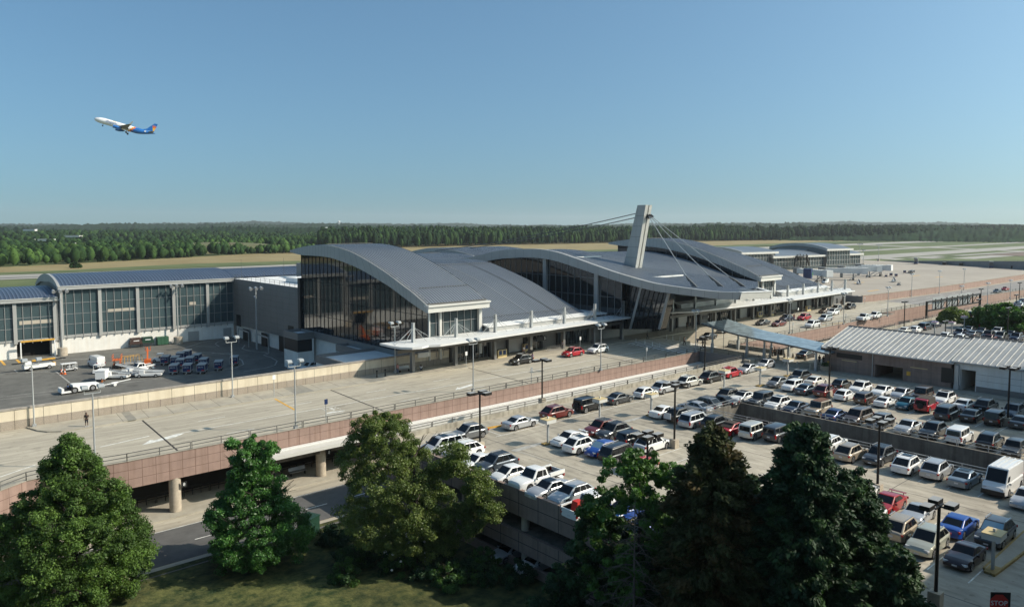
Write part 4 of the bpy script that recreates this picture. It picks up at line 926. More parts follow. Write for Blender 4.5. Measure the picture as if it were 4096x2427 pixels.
# arch of the tall roof seen over the lower one
s0 = onF(*r4(300, 290), -14)[0]; s1 = onF(*r4(545, 256), -14)[0]
mb = MB(); rows = []
for i in range(25):
    t = i/24; s_ = s0+(s1-s0)*t; z = onF(*r4(545, 252), -14)[1]; zz0 = onF(*r4(560, 292), -14)[1]; zt_ = zz0-1+(z+3.2-zz0)*math.sin(min(1, t*1.15)*math.pi/2)**.8; rows.append((s_, zt_))
mb.grid([[fpt(s_, -40, z) for s_, z in rows], [fpt(s_, -14, z) for s_, z in rows], [fpt(s_, -14, z-1.6) for s_, z in rows]]); mb.build('arched_roof', (m_fascia,), rf_, world=True)
mb = MB(); mb.grid([[fpt(s_, -14.6, z-1.6) for s_, z in rows], [fpt(s_, -14.6, -1) for s_, z in rows]]); mb.build('clerestory', m_glass, rf_, world=True)
# jet bridges
def jet_bridge(a, b_, label, cab=None):
    a, b_ = at(*r4(*a), -1.4), at(*r4(*b_), -1.4); rt = thing('jet_bridge', label, 'jet bridge', (a.x, a.y, -6.7), group=None)
    u = (b_-a).normalized(); L = (b_-a).length; mb = MB(); mb.bar(a, a.lerp(b_, .52), 3.0, 2.7); mb.bar(a.lerp(b_, .5), b_, 3.4, 3.1)
    n = int(L/1.6)
    for k in range(n):
        p = a.lerp(b_, k/n); w_ = 3.06 if k/n < .5 else 3.46; h = 2.76 if k/n < .5 else 3.16
        mb.bar(p, p+u*.35, w_+.14, h+.14)
    mb.build('tunnel', m_alu, rt, world=True)
    mb = MB(); mb.tube(a+Vector((0, 0, -5.3)), a+Vector((0, 0, -1.2)), .8, n=12); mb.tube(a+Vector((0, 0, -1.6)), a+Vector((0, 0, 1.8)), 2.4, n=16); q = a.lerp(b_, .78); sd = u.cross(Vector((0, 0, 1))); [mb.bar(q+sd*s_*1.4+Vector((0, 0, -4.6)), q+sd*s_*1.4+Vector((0, 0, 0)), .4, .4) for s_ in (-1, 1)]; mb.bar(q-sd*1.9+Vector((0, 0, -4.5)), q+sd*1.9+Vector((0, 0, -4.5)), .6, .7); mb.build('support', m_grey, rt, world=True)
    mb = MB(); [mb.tube(q+sd*s_*1.6+Vector((0, 0, -4.75))-sd*.2, q+sd*s_*1.6+Vector((0, 0, -4.75))+sd*.2, .55, n=14) for s_ in (-1, 1)]; each(mb, 'wheel', m_tyre, rt, world=True)
    mb = MB(); mb.bar(b_-u*.5, b_+u*2.8, 4.0, 3.6); mb.build('cab', m_alu if cab is None else cab, rt, world=True)
    mb = MB(); mb.bar(b_-u*1+sd*2.4+Vector((0, 0, -1.3)), b_-u*7+sd*2.4+Vector((0, 0, -5.2)), .9, .25); mb.bar(b_-u*1+sd*2.8+Vector((0, 0, -.3)), b_-u*7+sd*2.8+Vector((0, 0, -4.2)), .06, .06); mb.build('stairs', m_galv, rt, world=True)
    return rt
jet_bridge((330, 405), (535, 425), 'nearest white ribbed jet bridge ending above the low roof', )
jet_bridge((505, 402), (785, 408), 'middle long white jet bridge with grey rotunda')
jet_bridge((640, 392), (880, 392), 'jet bridge behind the middle one, white with railings')
jet_bridge((760, 378), (958, 385), 'farthest white jet bridge at the end of the concourse')
p = at(*r4(404, 425), -1.2); mb = MB(); mb.box((0, 0, 0), (4.5, 4, 5.2), rz=.3); mb.box((-.3, -2.05, .2), (.8, .06, 2.6), 1, rz=.3); mb.box((1.2, -2.0, -.4), (.7, .06, 2.2), 1, rz=.3)
o = tag(mb.build('bridge_cab_hood', (m_blue, M('lime_panel', (.12, .35, .05), .5))), 'navy and lime hood hanging at the nearest jet bridge', 'jet bridge'); o.location = p
# ================================================================ CARS
PAINT = {}
def paint(name):
    cols = dict(white=(.72, .72, .70), offwhite=(.60, .58, .52), silver=(.42, .43, .44), grey=(.16, .165, .17), dgrey=(.055, .058, .062), black=(.010, .010, .011), navy=(.012, .02, .045), slate=(.05, .065, .085),
        red=(.30, .012, .012), maroon=(.12, .016, .012), crimson=(.36, .008, .018), blue=(.012, .06, .28), dblue=(.012, .03, .11), teal=(.008, .085, .13), beige=(.42, .35, .26), tan=(.36, .30, .23), brown=(.085, .062, .05), wine=(.028, .014, .014), ltgold=(.42, .42, .34), sbeige=(.55, .54, .49), sblue=(.20, .25, .29))
    metal = name in ('silver', 'grey', 'dgrey', 'slate', 'beige', 'tan', 'brown', 'ltgold', 'sbeige', 'sblue', 'navy', 'dblue')
    if name not in PAINT: PAINT[name] = M('car_paint_'+name, cols[name], .28, metal=.35 if metal else 0, coat=.6)
    return PAINT[name]
SPEC = {  # L, W, H, belt, hood front z, cabin (windscreen base, roof front, roof rear, rear base) in fractions from the front, tail z, wheel radius, clearance, roof taper
 'sedan': dict(L=4.8, W=1.83, H=1.45, belt=.93, nose=.72, cab=(.27, .45, .67, .87), tail=.98, wr=.33, gc=.2),
 'coupe': dict(L=4.35, W=1.82, H=1.31, belt=.86, nose=.66, cab=(.34, .50, .66, .92), tail=.90, wr=.33, gc=.17),
 'hatch': dict(L=4.05, W=1.73, H=1.51, belt=.95, nose=.74, cab=(.23, .45, .76, .96), tail=.96, wr=.31, gc=.2),
 'suv': dict(L=4.75, W=1.90, H=1.72, belt=1.04, nose=.86, cab=(.25, .43, .78, .965), tail=1.05, wr=.37, gc=.27, rails=1),
 'wagon': dict(L=4.75, W=1.83, H=1.56, belt=.98, nose=.78, cab=(.26, .43, .80, .965), tail=.98, wr=.34, gc=.23, rails=1),
 'boxy': dict(L=4.45, W=1.86, H=1.90, belt=1.13, nose=1.02, cab=(.31, .365, .965, .99), tail=1.12, wr=.40, gc=.32, side=.93),
 'cube': dict(L=4.15, W=1.80, H=1.62, belt=1.02, nose=.86, cab=(.24, .36, .93, .985), tail=1.02, wr=.34, gc=.22),
 'minivan': dict(L=5.1, W=1.98, H=1.76, belt=1.02, nose=.80, cab=(.19, .36, .90, .985), tail=1.02, wr=.35, gc=.21, rails=1),
 'pickup': dict(L=5.8, W=2.02, H=1.93, belt=1.18, nose=1.06, cab=(.28, .385, .60, .645), tail=1.18, wr=.42, gc=.36, bed=.655),
 'van': dict(L=5.95, W=2.06, H=2.55, belt=1.28, nose=1.0, cab=(.10, .235, .985, .995), tail=1.3, wr=.36, gc=.24, side=.955),
 'tvan': dict(L=5.5, W=2.0, H=2.5, belt=1.25, nose=1.02, cab=(.13, .26, .985, .995), tail=1.3, wr=.36, gc=.24, side=.95),
}
def zigs(pl, x):
    for a, b_ in zip(pl[:-1], pl[1:]):
        if a[0] <= x <= b_[0]: return a[1]+(b_[1]-a[1])*(x-a[0])/max(1e-6, b_[0]-a[0])
    return pl[0][1] if x < pl[0][0] else pl[-1][1]
PROTO = {}
def car_proto(kind):
    if kind in PROTO: return PROTO[kind]
    S = SPEC[kind]; L, W, H, belt, gc, wr = S['L'], S['W'], S['H'], S['belt'], S['gc'], S['wr']; h = L/2
    xa, xb, xc, xd = [h-L*f for f in S['cab']]; xwf, xwr = h-.19*L-.05, -h+.20*L; bed = S.get('bed'); xbed = h-L*bed if bed else None
    deck = [(-h, S['tail']*.82), (-h+.07, S['tail']-.06), (-h+.22, S['tail']), (xd, S['tail']+.01), (xa, belt+.02), (h-.55, (belt+S['nose'])/2+.03), (h-.16, S['nose']), (h, S['nose']*.74)]
    if bed: deck = [(-h, .80), (xbed-.02, .80), (xbed+.02, belt), (xa, belt+.02), (h-.5, (belt+S['nose'])/2+.05), (h-.12, S['nose']), (h, S['nose']*.8)]
    xs = {-h, -h+.07, -h+.2, -h+.5, h, h-.06, h-.16, h-.35, h-.6, xa, xd, 0}
    if bed: xs |= {xbed-.02, xbed+.02}
    for xw in (xwf, xwr):
        for k in range(9): xs.add(xw+(wr+.07)*math.cos(math.pi*k/8))
        xs |= {xw-wr-.09, xw+wr+.09}
    xs = sorted(xs); rows = []
    for x in xs:
        t = max(0, (abs(x)-(h-.75))/.75); wv = W/2*(1-.16*t*t); zl = gc+.10*max(0, (abs(x)-(h-.35))/.35)
        for xw in (xwf, xwr):
            d = abs(x-xw)
            if d <= wr+.0701: zl = max(zl, wr+math.sqrt(max(0, (wr+.07)**2-d*d)))
        zt = zigs(deck, x); zl = min(zl, zt-.12); zm = max(zl+.06, gc+(zt-gc)*.62)
        half = [(0, max(gc, zl-.03)), (wv*.90, zl), (wv*.985, zl+.03), (wv, zm), (wv*.975, zt-.10 if zt-.10 > zm else zm+.01), (wv*.90, zt-.02), (wv*.5, zt+.012), (0, zt+.02)]
        rows.append([(x, y, z) for y, z in half]+[(x, -y, z) for y, z in half[-2:0:-1]])
    mb = MB(); n = len(rows[0]); mb.grid(rows, closed=True); mi = []
    lowtrim = kind in ('suv', 'boxy', 'van', 'tvan')
    for k in range(len(rows)-1):
        for i in range(n): mi.append(1 if i in (0, n-1) or (lowtrim and i in (1, n-2)) else 0)
    mb.m = mi; mb.poly(rows[0]); mb.poly(rows[-1])
    # cabin
    sd = S.get('side', .86); wb, wt = W/2*.93, W/2*(.80 if sd == .86 else sd-.06); zb = belt-.03
    bm = bmesh.new(); vs = [bm.verts.new(p) for p in ((xa, -wb*.93, zb), (xa, wb*.93, zb), (xd, wb*.96, zb), (xd, -wb*.96, zb), (xb, -wt*.94, H), (xb, wt*.94, H), (xc, wt*.95, H-.05), (xc, -wt*.95, H-.05))]
    for q in ((0, 1, 2, 3), (4, 7, 6, 5), (0, 4, 5, 1), (1, 5, 6, 2), (2, 6, 7, 3), (3, 7, 4, 0)): bm.faces.new([vs[i] for i in q])
    V = [v.co.copy() for v in vs]
    top_e = [e for e in bm.edges if sum(v.co.z > belt+.1 for v in e.verts) >= 1]
    bmesh.ops.bevel(bm, geom=top_e, offset=.10 if kind not in ('boxy', 'van', 'tvan', 'pickup') else .07, segments=3, affect='EDGES', profile=.55)
    k = len(mb.v); bm.verts.index_update(); mb.add([tuple(v.co) for v in bm.verts], [tuple(v.index for v in f.verts) for f in bm.faces]); bm.free()
    if bed:
        for y in (-1, 1): mb.box(((-h+xbed)/2, y*(W/2-.07), (gc+.5+belt)/2+.12), (xbed+h-.03, .13, belt-.80))
        mb.box((-h+.06, 0, (.8+belt)/2), (.1, W*.9, belt-.82)); mb.box((xbed-.04, 0, (.8+belt)/2+.02), (.08, W*.94, belt-.80))
    for y in (-1, 1): mb.box((xa-.28, y*(W/2+.07), belt+.06), (.14, .2, .14), 0)          # mirrors' arms stay with the body
    root = link(bpy.data.objects.new('parked_car', None)); root.empty_display_size = .3
    body = mb.build('body', (paint('white'), m_blk), root, smooth=32); body.material_slots[0].link = 'OBJECT'; body.material_slots[0].material = paint('white')
    def pane(name, q, i0=.08, i1=.08, j0=.12, j1=.14, th=.008):
        a, b_, c, d = [Vector(p) for p in q]; f = lambda u, v_: (a.lerp(b_, u)).lerp(d.lerp(c, u), v_); nn = (b_-a).cross(d-a).normalized(); ctr = (a+b_+c+d)/4
        if nn.dot(ctr-Vector((0, 0, belt))) < 0: nn = -nn
        p = MB(); p.poly([f(i0, j0)+nn*th, f(1-i1, j0)+nn*th, f(1-i1, 1-j1)+nn*th, f(i0, 1-j1)+nn*th]); return p.build(name, m_carglass, root)
    pane('windscreen', (V[0], V[1], V[5], V[4]), .05, .05, .08, .10)
    if kind not in ('van', 'tvan'): pane('rear_window', (V[2], V[3], V[7], V[6]), .08, .08, .12 if kind in ('sedan', 'coupe') else .06, .12 if kind != 'boxy' else .2)
    segs = dict(sedan=((.12, .47), (.50, .86)), coupe=((.2, .62),), hatch=((.14, .5), (.53, .84)), suv=((.10, .40), (.42, .69), (.72, .93)), wagon=((.12, .42), (.45, .7), (.73, .92)), boxy=((.07, .36), (.39, .66), (.70, .96)), cube=((.12, .44), (.47, .74), (.78, .93)), minivan=((.14, .40), (.43, .68), (.71, .95)), pickup=((.16, .60), (.64, .88)), van=((.05, .17),), tvan=((.05, .18),))[kind]
    for s_ in (1, -1):
        q = (V[1], V[2], V[6], V[5]) if s_ > 0 else (V[0], V[3], V[7], V[4])
        for a, b_ in segs:
            j1 = .52 if kind in ('van', 'tvan') else .16; A, B, Cc, D = q
            lo = lambda u: A.lerp(B, u); hi = lambda u: D.lerp(Cc, u)
            # windows follow pillars: bottom points use the belt line, top points the roof line
            ua0, ub0 = a, b_; ua1, ub1 = max(.04, (a-.10)*1.0), min(.97, b_+.04)
            p0, p1 = lo(ua0).lerp(hi(ua0), .10), lo(ub0).lerp(hi(ub0), .10); p2_, p3_ = lo(ub1).lerp(hi(ub1), 1-j1), lo(max(.03, ua0-.0)).lerp(hi(max(.03, ua0-.0)), 1-j1)
            p2_ = lo(ub0).lerp(hi(ub0), 1-j1); nn = Vector((0, s_, .3)).normalized(); pm = MB(); pm.poly([p+nn*.012 for p in (p0, p1, p2_, p3_)]); pm.build('side_window', m_carglass, root)
    # wheels
    tm, rmm = MB(), MB(); tw = .21
    tm.lathe([(wr*.62, -tw/2), (wr*.93, -tw/2), (wr, -tw/2+.04), (wr, tw/2-.04), (wr*.93, tw/2), (wr*.62, tw/2)], n=20)
    vs = [(0, 0, .02)]+[(wr*.66*math.cos(2*math.pi*i/20), wr*.66*math.sin(2*math.pi*i/20), 0) for i in range(20)]
    rmm.add(vs, [(0, i+1, (i+1) % 20+1) for i in range(20)], [0 if i % 4 in (0, 1) else 1 for i in range(20)])
    rmm.lathe([(wr*.70, -.012), (wr*.70, .012), (wr*.60, .012), (wr*.60, -.012)], n=20)
    tmesh, rmesh = tm.mesh('tyre', m_tyre, 50), rmm.mesh('rim', (m_chrome, m_blk))
    for xw in (xwf, xwr):
        for s_ in (1, -1):
            o = link(bpy.data.objects.new('wheel', tmesh)); o.parent = root; o.location = (xw, s_*(W/2-tw/2-.005), wr); o.rotation_euler = (-s_*math.pi/2, 0, 0)
            r = link(bpy.data.objects.new('rim', rmesh)); r.parent = o; r.location = (0, 0, tw/2-.004)
    # lights, grille, plate, mirrors
    zn = S['nose']
    for s_ in (1, -1):
        wl = W/2*.80; p = MB(); p.box((h-.16, s_*wl*.86, zn-.09), (.24, .36, .13), rz=-s_*.32, top=.9); p.build('headlight', m_lamp, root)
        zt = S['tail']-.16 if not bed else belt-.22; p = MB(); hh = .17 if kind in ('sedan', 'coupe', 'suv', 'hatch', 'wagon') else .42
        p.box((-h+.10, s_*W/2*.83, zt-hh*.2), (.16, .26, hh), rz=s_*.28); p.build('tail_light', m_tail, root)
        p = MB(); p.box((xa-.28, s_*(W/2+.10), belt+.07), (.13, .17, .15), top=.85); mr = p.build('wing_mirror', m_blk, root)
    p = MB(); p.box((h-.035, 0, zn*.60), (.06, W*.50, .24 if kind != 'pickup' else .42)); p.build('grille', m_blk, root)
    p = MB(); p.box((-h+.012, 0, zigs(deck, -h+.05)*.70 if not bed else .66), (.03, .34, .16)); p.box((h-.005, 0, .42), (.03, .34, .12)); p.build('number_plate', m_plate, root)
    if S.get('rails'):
        for s_ in (1, -1): p = MB(); p.bar((xb-.1, s_*wt*.9, H+.05), (xc+.1, s_*wt*.9, H+.04), .05, .06); p.build('roof_rail', m_chrome, root)
    if bed:
        p = MB(); p.box(((-h+xbed)/2, 0, .80+.03), (xbed+h-.2, W-.28, .03)); p.box(((-h+xbed)/2, W/2-.142, 1.0), (xbed+h-.2, .01, .36)); p.box(((-h+xbed)/2, -W/2+.142, 1.0), (xbed+h-.2, .01, .36)); p.box((xbed-.09, 0, 1.0), (.01, W-.28, .36)); p.build('truck_bed', m_blk, root)
    if kind == 'van':
        p = MB(); p.box((h-.05, 0, .5), (.22, W*.93, .42), top=.96); p.build('bumper', m_blk, root)
        p = MB(); [p.box((-h*.22, y*.5, H+.01), (L*.70, .12, .03)) for y in (-1.3, -.45, .45, 1.3)]; p.build('roof_ribs', paint('white'), root)
    BASE[kind] = [(c, list(c.children)) for c in root.children]; PROTO[kind] = root; return root
BASE = {}
def car_copy(kind, loc):
    r = PROTO[kind].copy(); link(r); r.location = loc
    for k in list(r.keys()): del r[k]
    for ch, subs in BASE[kind]:
        c = ch.copy(); link(c); c.parent = r
        for g2 in subs:
            d = g2.copy(); link(d); d.parent = c
    return r
m_sun = M('sunshade', (.35, .5, .55), .25, metal=.6)
CARN = {'pickup': 'pickup_truck', 'van': 'cargo_van', 'tvan': 'cargo_van', 'minivan': 'minivan'}
CATN = {'pickup': 'pickup truck', 'van': 'van', 'tvan': 'van', 'minivan': 'minivan'}
used_proto = set()
def car(kind, col, px, hd, label, group, z=0.0, extra='', zc=.72, name=None):
    proto = car_proto(kind); p = at(px[0], px[1], z+zc*SPEC[kind]['H']/1.5); loc = (p.x, p.y, z+.004)
    if kind not in used_proto: used_proto.add(kind); r = proto; r.location = loc; r.rotation_euler = (0, 0, rad(hd))
    else: r = car_copy(kind, loc)
    r.rotation_euler = (0, 0, rad(hd+random.uniform(-.9, .9)))
    r.name = name or CARN.get(kind, 'parked_car'); tag(r, label, CATN.get(kind, 'car'), group)
    S = SPEC[kind]; h = S['L']/2
    for c in r.children:
        if c.name.startswith('body'): c.material_slots[0].link = 'OBJECT'; c.material_slots[0].material = paint(col)
    def ch(mb_, nm, mt): return mb_.build(nm, mt, r)
    if 'shade' in extra:
        for c in r.children:
            if c.name.startswith('windscreen'): c.data = c.data.copy(); c.data.materials[0] = m_sun
    if 'spare' in extra: mb_ = MB(); mb_.tube((-h-.18, 0, 1.02), (-h+.02, 0, 1.02), .39, n=20); ch(mb_, 'spare_wheel', m_tyre)
    if 'soft' in extra:
        xa, xb, xc, xd = [h-S['L']*f for f in S['cab']]; mb_ = MB(); W = S['W']/2*.76; mb_.box(((xb+xc)/2-.15, 0, S['H']+.0), (xb-xc+.35, 2*W*.98, .05), top=.93); mb_.prism([(xc-.02, -W, S['H']+.01), (xd+.05, -W*1.02, S['belt']+.1), (xd+.05, W*1.02, S['belt']+.1), (xc-.02, W, S['H']+.01)], (0, 0, .03)); ch(mb_, 'soft_top', M('soft_top', (.05, .04, .033), .9))
    if 'hardtop' in extra: mb_ = MB(); mb_.box((-.35, 0, 1.52), (2.5, 1.72, .78), top=.93); ch(mb_, 'top', M('soft_top', (.05, .04, .033), .9))
    if 'sunroof' in extra: xa, xb, xc, xd = [h-S['L']*f for f in S['cab']]; mb_ = MB(); mb_.box(((xb*.65+xc*.35), 0, S['H']+.006), (.85, S['W']*.5, .012)); ch(mb_, 'sunroof', m_carglass)
    if 'blackroof' in extra: xa, xb, xc, xd = [h-S['L']*f for f in S['cab']]; mb_ = MB(); mb_.box(((xb+xc)/2, 0, S['H']+.004), (xb-xc-.06, S['W']*.70, .010)); ch(mb_, 'roof_panel', M('roof_black', (.02, .02, .022), .25))
    if 'hoodblack' in extra: mb_ = MB(); mb_.box((h-.85, 0, S['belt']-.03), (1.0, 1.15, .05)); o = ch(mb_, 'bonnet_panel', m_blk); o.rotation_euler = (0, .09, 0); o.location = (0, 0, .075)
    if 'rack' in extra: mb_ = MB(); mb_.box((-h-.2, .1, .95), (.06, 1.1, .75)); ch(mb_, 'rear_rack', m_plate)
    if 'spoiler' in extra: mb_ = MB(); mb_.box((-h+.18, 0, S['tail']+.17), (.22, S['W']*.78, .03)); mb_.box((-h+.2, .5, S['tail']+.08), (.1, .04, .16)); mb_.box((-h+.2, -.5, S['tail']+.08), (.1, .04, .16)); ch(mb_, 'spoiler', paint(col))
    if 'box' in extra: mb_ = MB(); mb_.box((.0, 0, S['H']+.22), (1.9, .8, .34), top=.85); ch(mb_, 'roof_box', m_blk)
    if 'openhatch' in extra: mb_ = MB(); mb_.prism([(-h+.5, -.72, S['H']-.02), (-h-.35, -.75, S['H']+.42), (-h-.35, .75, S['H']+.42), (-h+.5, .72, S['H']-.02)], (0, 0, .07)); ch(mb_, 'tailgate', m_blk)
    if 'rust' in extra: xa, xb, xc, xd = [h-S['L']*f for f in S['cab']]; mb_ = MB(); mb_.box(((xb+xc)/2, 0, S['H']+.004), (xb-xc-.1, S['W']*.68, .012)); ch(mb_, 'rusty_roof', M('rusty_roof', (.14, .07, .045), .9, var=.5, scale=3))
    if 'redload' in extra: mb_ = MB(); mb_.box((-h+.9, -.2, 1.35), (.9, .8, .9), top=.8); mb_.box((-h+1.3, .35, 1.2), (.5, .5, .6)); tag(ch(mb_, 'load_tarp', m_red))
    if 'cases' in extra: pass
    return r
gP, gD, gR = 'cars parked along the garage parapet', 'cars parked in rows on the garage deck', 'cars at the kerb and on the upper road'
gE, gF = 'cars parked at the garage edge above the trees', 'cars in the far lot behind the service building'
